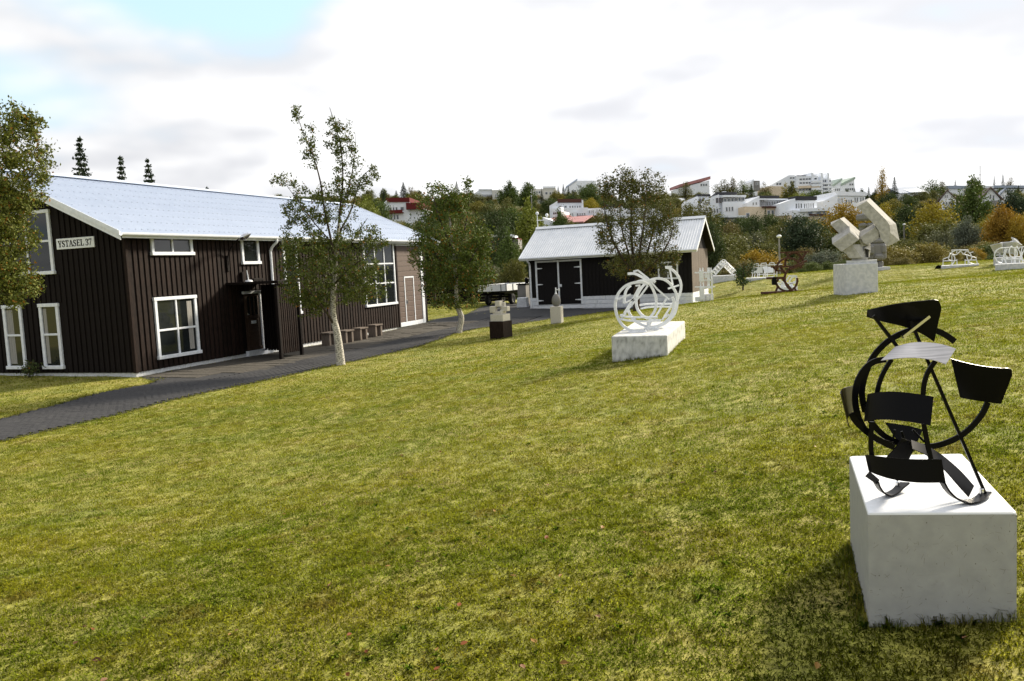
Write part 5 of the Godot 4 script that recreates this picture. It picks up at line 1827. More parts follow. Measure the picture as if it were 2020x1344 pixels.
func gabled(o: Node3D, wall: Material, roof: Material, u0: float, u1: float, v_eave: float, v_ridge: float, v1: float, deep: float) -> void:
	var a := hp(u0, v_eave)
	var b := hp(u1, v_eave)
	var y0 := hp(u0, v1).y
	var e := (a.y + b.y) * 0.5
	var r := e + (v_eave - v_ridge) * hk
	var m := (a.x + b.x) * 0.5
	var st := begin()
	prism(st, PackedVector2Array([Vector2(a.x, y0), Vector2(a.x, e), Vector2(m, r), Vector2(b.x, e), Vector2(b.x, y0)]), hface[0], hface[1], Vector3.UP, -hface[2] * deep)
	put("wall", st, wall, o)
	st = begin()
	prism(st, PackedVector2Array([Vector2(a.x - 0.5, e - 0.35), Vector2(a.x - 0.5, e), Vector2(m, r + 0.3), Vector2(b.x + 0.5, e), Vector2(b.x + 0.5, e - 0.35), Vector2(m, r + 0.03)]), hface[0] + hface[2] * 0.5, hface[1], Vector3.UP, -hface[2] * (deep + 1.0))
	put("roof", st, roof, o)

func street_lamp(top: Vector3, label: String, arm: float) -> void:
	var g := on_ground(top)
	var o := thing("street_lamp", label, "lamp post", g, "street lamps")
	var st := begin()
	var thick := clampf(g.distance_to(Vector3(0, 2.5, 0)) * 0.0011, 0.06, 0.12)
	tube(st, PackedVector3Array([g, g.lerp(top, 0.6), top - Vector3(0, 0.15, 0)]), thick * 1.1, thick * 0.7, 8)
	put("pole", st, M.house_grey, o)
	st = begin()
	lathe(st, top - Vector3(0, 0.22, 0), PackedVector2Array([Vector2(0.05, 0), Vector2(0.15, 0.05), Vector2(0.18, 0.12), Vector2(0.10, 0.19), Vector2(0, 0.22)]), 12)
	put("lamp_head", st, M.paint, o)

# ---------------------------------------------------------------- trees of the valley: placed by where their tops stand
func ft(top: Vector3, width: float, kind: String, mat: Material, label: String, group := "") -> void:
	var g := on_ground(top)
	g.y -= 0.1
	var h := maxf(top.y - g.y, 0.6)
	far_tree(g, kind, h, width * -top.z / 1632.0, mat, label, group)

func build_wood() -> void:
	make_crowns()
	var green := tinted_leaf(0.10, 0.145, 0.034)
	var deep := tinted_leaf(0.062, 0.090, 0.030)
	var olive := tinted_leaf(0.15, 0.15, 0.040)
	var brown := tinted_leaf(0.17, 0.145, 0.055)
	var yellow := tinted_leaf(0.34, 0.28, 0.030)
	var gold := tinted_leaf(0.38, 0.26, 0.030)
	var orange := tinted_leaf(0.34, 0.205, 0.030)
	var willow := tinted_leaf(0.145, 0.155, 0.090)
	var grey := tinted_leaf(0.17, 0.195, 0.145)
	var lime := tinted_leaf(0.20, 0.23, 0.036)
	var spruce := tinted_leaf(0.030, 0.050, 0.024)
	var blue := tinted_leaf(0.055, 0.080, 0.042)
	# spruces behind the hall
	ft(Vector3(-23.559,10.839,-47), 170, "spruce", spruce, "leftmost and tallest of three spruces rising behind the hall roof", "spruces behind the hall")
	ft(Vector3(-21.341,9.728,-47), 150, "spruce", spruce, "middle one of three spruces rising behind the hall roof", "spruces behind the hall")
	ft(Vector3(-19.858,9.515,-47), 140, "spruce", spruce, "right one of three spruces rising behind the hall roof", "spruces behind the hall")
	ft(Vector3(-21.261,9.251,-60), 90, "spruce", spruce, "lone spruce tip just clearing the hall's ridge")
	# left skyline
	ft(Vector3(-32.408,24.674,-225), 30, "spruce", spruce, "dark spruce left of the red-edged white house")
	ft(Vector3(-31.071,26.267,-240), 26, "spruce", spruce, "small spruce left of the tall skyline spruce")
	ft(Vector3(-28.901,28.457,-240), 34, "spruce", spruce, "tall spruce on the skyline above the red-edged white house")
	ft(Vector3(-27.594,28.518,-250), 30, "thin", brown, "thin bare-looking birch right of the tall skyline spruce")
	ft(Vector3(-14.241,29.055,-250), 26, "spruce", deep, "spruce tip behind the crooked birch's crown")
	ft(Vector3(-19.868,13.735,-120), 60, "round", lime, "yellow-green tree behind the hall's ridge at the tall birch")
	ft(Vector3(-19.216,13.777,-130), 46, "round", green, "green tree between the hall roof and the red-edged house")
	ft(Vector3(1.265,24.799,-215), 40, "tall", green, "left one of two tall green trees before the long white skyline house", "tall trees by the long white house")
	ft(Vector3(5.411,23.432,-205), 38, "tall", green, "right one of two tall green trees before the long white skyline house", "tall trees by the long white house")
	ft(Vector3(9.93,23.393,-225), 18, "spruce", spruce, "single narrow spruce in front of the beige skyline house")
	for k in 4: ft([Vector3(15.088,24.651,-235), Vector3(16.534,25.142,-235), Vector3(17.937,24.651,-235), Vector3(18.905,23.149,-230)][k], 20, "spruce", spruce, ["first from the left of four spruces before the steep-roofed skyline house", "second from the left of four spruces before the steep-roofed skyline house", "third from the left of four spruces before the steep-roofed skyline house", "last of four spruces before the steep-roofed skyline house"][k], "spruce row on the left skyline")
	ft(Vector3(22.275,23.625,-220), 52, "round", green, "round green tree touching the shade tree's left crown edge")
	ft(Vector3(18.934,17.039,-185), 34, "round", yellow, "small bright yellow tree above the white terrace house")
	ft(Vector3(13.78,18.967,-205), 16, "round", yellow, "tiny yellow tree beside the little brown cabin")
	ft(Vector3(0.362,14.939,-150), 44, "round", olive, "olive tree under the left tall skyline tree")
	ft(Vector3(1.242,12.353,-135), 62, "round", green, "broad green tree left of the red-roofed house")
	ft(Vector3(2.923,11.075,-105), 64, "tall", lime, "light green tall tree left of the shed's ridge")
	ft(Vector3(-1.467,10.386,-110), 80, "round", deep, "dark bushy tree right of the crooked birch")
	ft(Vector3(8.508,11.313,-130), 34, "round", green, "green bush tree in front of the brown-edged terrace house")
	ft(Vector3(9.618,9.097,-125), 26, "round", olive, "small olive bush against the red roof")
	ft(Vector3(15.501,11.004,-140), 40, "round", olive, "olive tree right of the red wall")
	ft(Vector3(-0.712,6.73,-85), 70, "round", deep, "dark green tree before the cream-roofed low building")
	ft(Vector3(0.12,5.591,-66), 46, "tall", green, "slim green tree at the left end of the shed")
	ft(Vector3(0.378,3.371,-60), 70, "bush", olive, "olive willow bush between the trailer and the shed")
	ft(Vector3(-1.582,3.31,-62), 70, "bush", willow, "grey-green willow bush behind the trailer")
	ft(Vector3(-4.707,6.176,-52), 90, "round", deep, "dark tree left behind the crooked birch")
	ft(Vector3(-4.225,4.8,-58), 90, "round", deep, "dark tree behind the crooked birch's trunk")
	ft(Vector3(-6.618,5.807,-55), 70, "round", deep, "dark tree behind the far end of the hall")
	ft(Vector3(-2.434,3.622,-56), 76, "bush", deep, "dark bush behind the plank fence")
	ft(Vector3(-13.602,16.865,-175), 60, "round", green, "green tree on the hillside behind the crooked birch")
	ft(Vector3(-5.108,12.866,-160), 50, "round", olive, "olive tree beside the long white house's left end")
	# middle and right skyline
	ft(Vector3(58.4,27.541,-270), 30, "thin", olive, "loose birch on the skyline right of the shade tree")
	ft(Vector3(69.385,27.75,-265), 34, "thin", olive, "left one of three skyline birches by the red roof", "three skyline birches")
	ft(Vector3(72.437,27.758,-265), 26, "thin", brown, "middle one of three skyline birches by the red roof", "three skyline birches")
	ft(Vector3(74.21,26.816,-260), 30, "thin", green, "right one of three skyline birches by the red roof", "three skyline birches")
	ft(Vector3(67.832,22.113,-230), 34, "spruce", deep, "dark spruce above the gap between the terrace houses")
	ft(Vector3(79.25,25.267,-255), 22, "thin", brown, "thin birch left of the skyline apartments")
	ft(Vector3(72.148,20.918,-215), 26, "thin", yellow, "left one of two yellowish birches before the skyline apartments", "yellow birches before the apartments")
	ft(Vector3(72.816,20.832,-212), 30, "tall", olive, "right one of two yellowish birches before the skyline apartments", "yellow birches before the apartments")
	ft(Vector3(78.763,18.916,-215), 60, "bush", green, "green bush under the skyline apartments")
	ft(Vector3(84.863,18.955,-220), 44, "bush", deep, "dark bush under the right end of the skyline apartments")
	ft(Vector3(70.223,17.321,-200), 50, "bush", lime, "light bush above the beige terrace houses")
	for k in 5: ft([Vector3(92.252,19.06,-225), Vector3(94.169,19.37,-225), Vector3(96.077,19.006,-225), Vector3(97.994,19.316,-225), Vector3(99.762,18.689,-225)][k], 24, "spruce" if k % 2 else "tall", deep, ["first from the left of five dark trees in the skyline row", "second from the left of five dark trees in the skyline row", "third from the left of five dark trees in the skyline row", "fourth from the left of five dark trees in the skyline row", "last of five dark trees in the skyline row, by the yellow birch"][k], "dark row of skyline trees")
	ft(Vector3(97.087,23.675,-215), 24, "thin", gold, "tall thin yellow birch standing above the skyline")
	ft(Vector3(95.651,19.964,-205), 42, "spruce", blue, "dark wide spruce right of the tall yellow birch")
	ft(Vector3(91.465,16.272,-200), 50, "bush", deep, "dark bush under the tall yellow birch")
	ft(Vector3(128.019,23.237,-250), 46, "thin", green, "loose green tree over the long grey-roofed house")
	ft(Vector3(136.29,22.977,-260), 24, "thin", brown, "thin tree beside the loose green skyline tree")
	ft(Vector3(151.023,24.51,-280), 16, "spruce", spruce, "tiny spruce on the right skyline")
	ft(Vector3(135.275,21.941,-240), 36, "tall", green, "round-topped green tree on the right skyline")
	ft(Vector3(164.108,25.039,-280), 16, "spruce", spruce, "left one of two slim spruces on the right skyline", "slim skyline spruces")
	ft(Vector3(166.996,25.567,-280), 18, "spruce", spruce, "right one of two slim spruces on the right skyline", "slim skyline spruces")
	ft(Vector3(169.375,25.282,-280), 18, "thin", brown, "thin birch at the right end of the skyline")
	ft(Vector3(132.284,17.178,-215), 30, "spruce", deep, "dark spruce by the blue-grey roof")
	# slope below the houses on the right
	ft(Vector3(33.273,13.323,-140), 62, "thin", olive, "pale loose birch in front of the half hidden white house")
	ft(Vector3(26.443,10.582,-120), 50, "round", olive, "olive tree right of the shade tree above the shed roof")
	ft(Vector3(29.459,8.989,-120), 36, "spruce", deep, "dark conifer left of the grey garage building")
	ft(Vector3(18.544,5.882,-76), 56, "round", deep, "dark bushy tree at the shed's right gable")
	ft(Vector3(31.673,8.035,-118), 66, "bush", brown, "brownish bush before the grey garage building")
	ft(Vector3(33.204,8.004,-112), 52, "round", deep, "dark tree at the left corner of the beige house")
	ft(Vector3(36.731,9.349,-118), 22, "spruce", deep, "narrow dark conifer before the beige window band")
	ft(Vector3(26.901,5.484,-92), 84, "bush", willow, "grey-green willow bush below the beige house")
	ft(Vector3(35.426,7.766,-106), 60, "bush", olive, "olive bush before the beige house front")
	ft(Vector3(33.709,6.894,-95), 92, "round", blue, "large dark round tree below the beige terrace houses")
	ft(Vector3(37.136,5.614,-98), 66, "bush", olive, "olive bush right of the large dark round tree")
	ft(Vector3(21.893,3.224,-72), 88, "bush", gold, "low golden autumn bush behind the white plate sculpture")
	ft(Vector3(17.641,2.803,-66), 60, "bush", olive, "olive scrub bush behind the lattice sculpture")
	ft(Vector3(26.567,3.221,-74), 60, "bush", brown, "brown-green bush behind the rusty sculpture's arm")
	ft(Vector3(26.837,2.928,-70), 74, "bush", grey, "grey-green bush left of the statue's plinth")
	ft(Vector3(48.664,9.484,-120), 84, "round", gold, "big golden tree behind the concrete statue's left arm")
	ft(Vector3(55.403,9.014,-122), 62, "round", yellow, "yellow tree behind the concrete statue's right arm")
	ft(Vector3(56.959,8.633,-118), 70, "round", deep, "dark tree right of the concrete statue")
	ft(Vector3(49.387,5.742,-105), 40, "spruce", spruce, "black-green conifer behind the statue's right edge")
	ft(Vector3(50.287,7.8,-98), 84, "round", yellow, "big yellow-green rounded tree in the right middle")
	ft(Vector3(60.415,11.206,-108), 66, "tall", green, "tall dense green tree rising over the roofs on the right")
	ft(Vector3(61.671,9.28,-115), 50, "thin", willow, "grey loose tree behind the big yellow-green tree")
	ft(Vector3(37.033,3.495,-76), 74, "bush", olive, "rounded olive bush right of the statue's plinth")
	ft(Vector3(42.364,4.348,-82), 74, "bush", willow, "dull grey-brown bush below the big yellow-green tree")
	ft(Vector3(47.475,5.431,-86), 56, "round", grey, "round silvery grey willow left of the orange tree")
	ft(Vector3(51.822,5.026,-90), 40, "round", yellow, "small yellow tree between the silvery willow and the orange tree")
	ft(Vector3(48.862,6.303,-82), 66, "round", orange, "big orange autumn tree at the right edge")
	ft(Vector3(49.33,5.164,-80), 50, "round", gold, "golden tree cut by the right edge of the view")
	ft(Vector3(76.152,10.471,-125), 62, "round", blue, "dark tree above the big orange autumn tree")
	ft(Vector3(34.942,2.399,-62), 40, "bush", gold, "small golden bush between the two white ring sculptures at the right")
	ft(Vector3(34.504,2.318,-64), 40, "bush", olive, "small olive bush behind the arched white sculpture")
	ft(Vector3(35.282,1.819,-60), 40, "bush", green, "green bush behind the grey shell sculpture")
	# undergrowth of the valley, far too much to count
	var places: Array = [[], [], []]
	for i in 1900:
		var z := -rng.randf_range(54.0, 150.0) if i < 900 else -rng.randf_range(100.0, 300.0)
		var x := rng.randf_range(-0.68, 0.68) * -z
		if x < -0.11 * -z and z > -62.0: continue
		var h := rng.randf_range(0.5, 2.4)
		if z > -64.0: h *= 0.45
		if z < -150.0: h *= 1.3
		var s := h * rng.randf_range(0.9, 1.5)
		places[i % 3].append(Transform3D(Basis(Vector3.UP, rng.randf() * TAU).scaled(Vector3(s, h, s)), Vector3(x, gh(x, z) - 0.1, z)))
	var tones := [Color(0.20, 0.175, 0.06), Color(0.11, 0.145, 0.04), Color(0.26, 0.22, 0.06)]
	for k in 3:
		var mm := MultiMesh.new()
		mm.transform_format = MultiMesh.TRANSFORM_3D
		mm.mesh = crowns.bush[k % 2][1]
		mm.instance_count = places[k].size()
		for i in places[k].size(): mm.set_instance_transform(i, places[k][i])
		var mi := MultiMeshInstance3D.new()
		mi.name = ["dry_scrub", "green_scrub", "yellow_scrub"][k]
		mi.multimesh = mm
		mi.material_override = tinted_leaf(tones[k].r, tones[k].g, tones[k].b)
		add_child(mi)
		tag(mi, ["brownish dry scrub covering the valley floor", "green scrub between the trees of the valley", "yellowing scrub on the valley slopes"][k], "scrub", "", "stuff")

	# the wood that fills the slope below and between the houses
	var kinds := ["round", "tall", "bush", "round"]
	var shades := [Color(0.085, 0.12, 0.032), Color(0.12, 0.145, 0.036), Color(0.15, 0.155, 0.045), Color(0.22, 0.20, 0.040)]
	for k in 4:
		var spots := []
		for i in 130:
			var z := -rng.randf_range(84.0, 152.0) if i < 95 else -rng.randf_range(185.0, 255.0)
			var x := rng.randf_range(-0.30, 0.66) * -z
			var h := rng.randf_range(2.6, 5.4) if z > -160.0 else rng.randf_range(2.5, 5.0)
			var s := h * rng.randf_range(0.9, 1.3)
			spots.append(Transform3D(Basis(Vector3.UP, rng.randf() * TAU).scaled(Vector3(s, h, s)), Vector3(x, gh(x, z) - 0.1, z)))
		var mm := MultiMesh.new()
		mm.transform_format = MultiMesh.TRANSFORM_3D
		mm.mesh = crowns[kinds[k]][(k / 3) % 2][1]
		mm.instance_count = spots.size()
		for i in spots.size(): mm.set_instance_transform(i, spots[i])
		var mi := MultiMeshInstance3D.new()
		mi.name = ["green_wood", "light_green_wood", "olive_wood", "yellow_wood"][k]
		mi.multimesh = mm
		mi.material_override = tinted_leaf(shades[k].r, shades[k].g, shades[k].b)
		add_child(mi)
		tag(mi, ["green trees merging into a wood below the hillside houses", "light green trees merging into a wood below the hillside houses", "olive bushes merging into a wood below the hillside houses", "yellowing trees merging into a wood below the hillside houses"][k], "wood", "", "stuff")

# ---------------------------------------------------------------- sculptures
# a block with its four top corners given (front left, front right, back right, back left), rounded a little
func plinth_block(st: SurfaceTool, c: Array, y0: float, y1: float, r: float) -> void:
	var mid := Vector3.ZERO
	for p in c: mid += p / 4.0
	var rings := []
	for lv in [[y0, 0.0], [y1 - r, 0.0], [y1 - r * 0.3, 0.3], [y1, 1.0]]:
		var ring := []
		for i in 4:
			var p: Vector3 = c[i]
			var a: Vector3 = (c[(i + 3) % 4] - p).normalized()
			var b: Vector3 = (c[(i + 1) % 4] - p).normalized()
			for q in [p + a * r, p + b * r]:
				q.y = lv[0]
				var inn: Vector3 = (a + b).normalized() * r * lv[1] * 1.2
				ring.append(q + Vector3(inn.x, 0, inn.z))
		rings.append(ring)
	for l in 3:
		for i in 8:
			var j := (i + 1) % 8
			quad(st, rings[l][i], rings[l + 1][i], rings[l + 1][j], rings[l][j])
	for i in range(1, 7): tri(st, rings[3][0], rings[3][i + 1], rings[3][i])

func out_of(c: Array) -> void:
	var p := PackedVector2Array()
	for q in c: p.append(Vector2(q.x, q.z))
	keep_out.append(p)

func arcs(o: Node3D, list: Array, w: float, t: float, mat: Material, normal: Vector3, called := "curved_bar") -> void:
	for p in list:
		var st := begin()
		strip_bar(st, p, w, t, normal)
		put(called, st, mat, o)

func rods(o: Node3D, list: Array, r: float, mat: Material, called := "rod", square := false) -> void:
	for p in list:
		var st := begin()
		for i in p.size() - 1:
			if square: bar(st, p[i], p[i + 1], r * 2.0)
			else: rod(st, p[i], p[i + 1], r, 8)
		put(called, st, mat, o)

func build_black_sculpture() -> void:
	var c := [Vector3(1.462, 0, -3.403), Vector3(2.040, 0, -3.318), Vector3(2.362, 0, -4.322), Vector3(1.790, 0, -4.392)]
	var o := thing("plinth", "white painted concrete plinth carrying the black steel sculpture in the foreground", "plinth", Vector3(1.91, 0.9, -3.86))
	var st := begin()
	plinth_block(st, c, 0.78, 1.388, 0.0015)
	put("block", st, M.plinth, o)  # sides: same white paint, darkened in colour to stand for shade
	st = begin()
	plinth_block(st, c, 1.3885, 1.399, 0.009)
	put("unshaded_top", st, M.paint, o)  # top keeps the plain paint, without the shade painted into the sides
	out_of(c)
	fringe.append([c[0], c[1], 120.0, 0.9])
	fringe.append([c[0], c[3], 110.0, 0.9])
	fringe.append([c[1], c[2], 90.0, 0.8])
	o = thing("steel_sculpture", "black steel sculpture of bent bars and curved plates on the white plinth", "sculpture", Vector3(1.93, 1.399, -3.62))
	var K: Material = M.black
	var back := Vector3.BACK
	# rings and bent bars
	arcs(o, [
		[Vector3(1.98,2.074,-3.68), Vector3(1.947,2.1,-3.68), Vector3(1.902,2.125,-3.68), Vector3(1.843,2.139,-3.68), Vector3(1.784,2.135,-3.68), Vector3(1.724,2.115,-3.68), Vector3(1.672,2.084,-3.68), Vector3(1.619,2.031,-3.68), Vector3(1.585,1.965,-3.68), Vector3(1.565,1.898,-3.68), Vector3(1.562,1.846,-3.68), Vector3(1.575,1.777,-3.68)],
		[Vector3(1.635,2.02,-3.6), Vector3(1.583,2.012,-3.6), Vector3(1.543,1.984,-3.6), Vector3(1.513,1.938,-3.6), Vector3(1.499,1.884,-3.6), Vector3(1.499,1.824,-3.6), Vector3(1.515,1.757,-3.6), Vector3(1.547,1.703,-3.6), Vector3(1.601,1.66,-3.6), Vector3(1.66,1.638,-3.6)],
		[Vector3(1.571,1.809,-3.67), Vector3(1.593,1.74,-3.67), Vector3(1.633,1.685,-3.67), Vector3(1.678,1.649,-3.67), Vector3(1.745,1.619,-3.67), Vector3(1.82,1.606,-3.67), Vector3(1.88,1.606,-3.67), Vector3(1.94,1.62,-3.67), Vector3(2,1.647,-3.67), Vector3(2.052,1.687,-3.67), Vector3(2.097,1.741,-3.67), Vector3(2.123,1.793,-3.67)],
		[Vector3(1.462,1.796,-3.56), Vector3(1.483,1.759,-3.56), Vector3(1.519,1.72,-3.56), Vector3(1.562,1.685,-3.56), Vector3(1.613,1.653,-3.56), Vector3(1.649,1.636,-3.56)],
	], 0.026, 0.008, K, back, "ring_bar")
	arcs(o, [
		[Vector3(1.678,2.014,-3.64), Vector3(1.656,1.981,-3.64), Vector3(1.633,1.938,-3.64), Vector3(1.618,1.894,-3.64), Vector3(1.61,1.857,-3.64)],
		[Vector3(1.822,2.01,-3.54), Vector3(1.793,1.972,-3.54), Vector3(1.775,1.926,-3.54), Vector3(1.768,1.879,-3.54), Vector3(1.766,1.821,-3.54), Vector3(1.767,1.755,-3.54), Vector3(1.774,1.711,-3.54), Vector3(1.784,1.652,-3.54), Vector3(1.8,1.574,-3.54)],
		[Vector3(1.539,1.761,-3.53), Vector3(1.535,1.703,-3.53), Vector3(1.534,1.652,-3.53), Vector3(1.537,1.608,-3.53)],
	], 0.019, 0.009, K, back)
	# feet: flat strips on edge
	for f in [[Vector3(1.57,1.493,-3.57), Vector3(1.587,1.461,-3.59), Vector3(1.612,1.429,-3.605), Vector3(1.648,1.408,-3.62), Vector3(1.692,1.411,-3.65), Vector3(1.729,1.422,-3.68), Vector3(1.766,1.431,-3.71)], [Vector3(1.808,1.496,-3.46), Vector3(1.825,1.463,-3.455), Vector3(1.856,1.431,-3.453), Vector3(1.902,1.409,-3.453), Vector3(1.941,1.408,-3.46), Vector3(1.996,1.41,-3.5), Vector3(2.052,1.415,-3.56)]]:
		st = begin()
		strip_bar(st, f, 0.008, 0.045, back, 8)
		put("foot", st, K, o)
	# rods
	rods(o, [[Vector3(1.744,2.183,-3.6), Vector3(2.04,1.408,-3.542)], [Vector3(1.569,2.217,-3.57), Vector3(1.669,2.08,-3.57)]], 0.0065, M.black, "rod", true)
	rods(o, [[Vector3(1.689,2.119,-3.56), Vector3(1.893,2.227,-3.65)]], 0.0065, M.chrome, "rod", true)
	rods(o, [[Vector3(1.681,1.7,-3.62), Vector3(1.671,1.659,-3.62)], [Vector3(1.744,1.703,-3.59), Vector3(1.796,1.647,-3.59)], [Vector3(1.72,1.687,-3.64), Vector3(1.734,1.644,-3.64)]], 0.005, K, "rod")
	# bent plates
	for p in [
		["plate", [Vector3(1.564,2.239,-3.62), Vector3(1.646,2.257,-3.62), Vector3(1.719,2.266,-3.62), Vector3(1.792,2.27,-3.62), Vector3(1.863,2.269,-3.62), Vector3(1.889,2.227,-3.62)], [Vector3(1.583,2.205,-3.67), Vector3(1.646,2.182,-3.67), Vector3(1.72,2.161,-3.67), Vector3(1.779,2.139,-3.67), Vector3(1.838,2.107,-3.67), Vector3(1.882,2.077,-3.67)], 0.03, K],
		["plate", [Vector3(1.629,2.085,-3.5), Vector3(1.689,2.099,-3.5), Vector3(1.752,2.099,-3.5), Vector3(1.823,2.086,-3.5), Vector3(1.888,2.063,-3.5)], [Vector3(1.545,2.036,-3.45), Vector3(1.615,2.043,-3.45), Vector3(1.685,2.042,-3.45), Vector3(1.762,2.028,-3.45), Vector3(1.819,2.006,-3.45)], 0.012, M.steel],  # black plate with its sky sheen put into the colour
		["plate", [Vector3(1.909,2.012,-3.58), Vector3(1.973,1.991,-3.58), Vector3(2.038,1.975,-3.58), Vector3(2.111,1.963,-3.58), Vector3(2.163,1.956,-3.58), Vector3(2.176,1.922,-3.58)], [Vector3(1.982,1.827,-3.64), Vector3(2.036,1.815,-3.64), Vector3(2.087,1.805,-3.64), Vector3(2.132,1.796,-3.64), Vector3(2.165,1.79,-3.64)], 0.02, K],
		["plate", [Vector3(1.505,1.889,-3.49), Vector3(1.576,1.889,-3.49), Vector3(1.647,1.885,-3.49), Vector3(1.718,1.876,-3.49), Vector3(1.786,1.864,-3.49)], [Vector3(1.475,1.776,-3.46), Vector3(1.547,1.774,-3.46), Vector3(1.618,1.768,-3.46), Vector3(1.688,1.758,-3.46), Vector3(1.758,1.746,-3.46)], -0.05, K],
		["plate", [Vector3(1.422,1.883,-3.57), Vector3(1.435,1.893,-3.57), Vector3(1.453,1.905,-3.57), Vector3(1.548,1.89,-3.72)], [Vector3(1.47,1.725,-3.6), Vector3(1.472,1.752,-3.6), Vector3(1.48,1.774,-3.6), Vector3(1.549,1.783,-3.72)], -0.03, M.steel_dark],
		["plate", [Vector3(1.478,1.634,-3.46), Vector3(1.545,1.617,-3.46), Vector3(1.616,1.603,-3.46), Vector3(1.708,1.595,-3.46), Vector3(1.804,1.598,-3.46)], [Vector3(1.489,1.564,-3.45), Vector3(1.54,1.537,-3.45), Vector3(1.611,1.511,-3.45), Vector3(1.709,1.495,-3.45), Vector3(1.816,1.497,-3.45)], -0.045, K],
		["plate", [Vector3(1.682,1.715,-3.72), Vector3(1.739,1.704,-3.72), Vector3(1.8,1.69,-3.72), Vector3(1.854,1.672,-3.72)], [Vector3(1.729,1.63,-3.7), Vector3(1.759,1.623,-3.7), Vector3(1.789,1.621,-3.7), Vector3(1.82,1.624,-3.7)], 0.0, K],
		["plate", [Vector3(1.701,1.667,-3.6), Vector3(1.667,1.63,-3.6), Vector3(1.63,1.595,-3.6), Vector3(1.608,1.558,-3.6), Vector3(1.6,1.521,-3.6)], [Vector3(1.795,1.624,-3.65), Vector3(1.757,1.577,-3.65), Vector3(1.734,1.532,-3.65), Vector3(1.719,1.495,-3.65), Vector3(1.704,1.458,-3.65)], 0.02, K],
		["plate", [Vector3(1.751,1.65,-3.62), Vector3(1.817,1.622,-3.62), Vector3(1.876,1.585,-3.62), Vector3(1.922,1.544,-3.61), Vector3(1.969,1.495,-3.6), Vector3(2.01,1.438,-3.58)], [Vector3(1.732,1.622,-3.57), Vector3(1.792,1.593,-3.57), Vector3(1.837,1.556,-3.56), Vector3(1.876,1.512,-3.55), Vector3(1.911,1.463,-3.535), Vector3(1.953,1.409,-3.52)], 0.0, K],
		["plate", [Vector3(1.523,1.545,-3.52), Vector3(1.515,1.535,-3.52), Vector3(1.503,1.523,-3.52)], [Vector3(1.582,1.495,-3.56), Vector3(1.576,1.484,-3.56), Vector3(1.568,1.475,-3.56)], 0.0, K],
	]:
		st = begin()
		plate(st, p[1], p[2], 0.004, Vector3(0, 0, p[3]))
		put(p[0], st, p[4], o)
	# bolts and brackets at the feet
	for p in [Vector3(1.729,1.407,-3.705), Vector3(2.018,1.407,-3.535)]:
		st = begin()
		soft_box(st, Vector3(p.x, 1.418, p.z), Vector3(0.014, 0.045, 0.02), 0.003)
		lathe(st, Vector3(p.x, 1.398, p.z), PackedVector2Array([Vector2(0.016, 0), Vector2(0.016, 0.006), Vector2(0.007, 0.007), Vector2(0.007, 0.018), Vector2(0, 0.019)]), 10)
		put("bolt", st, M.chrome, o)

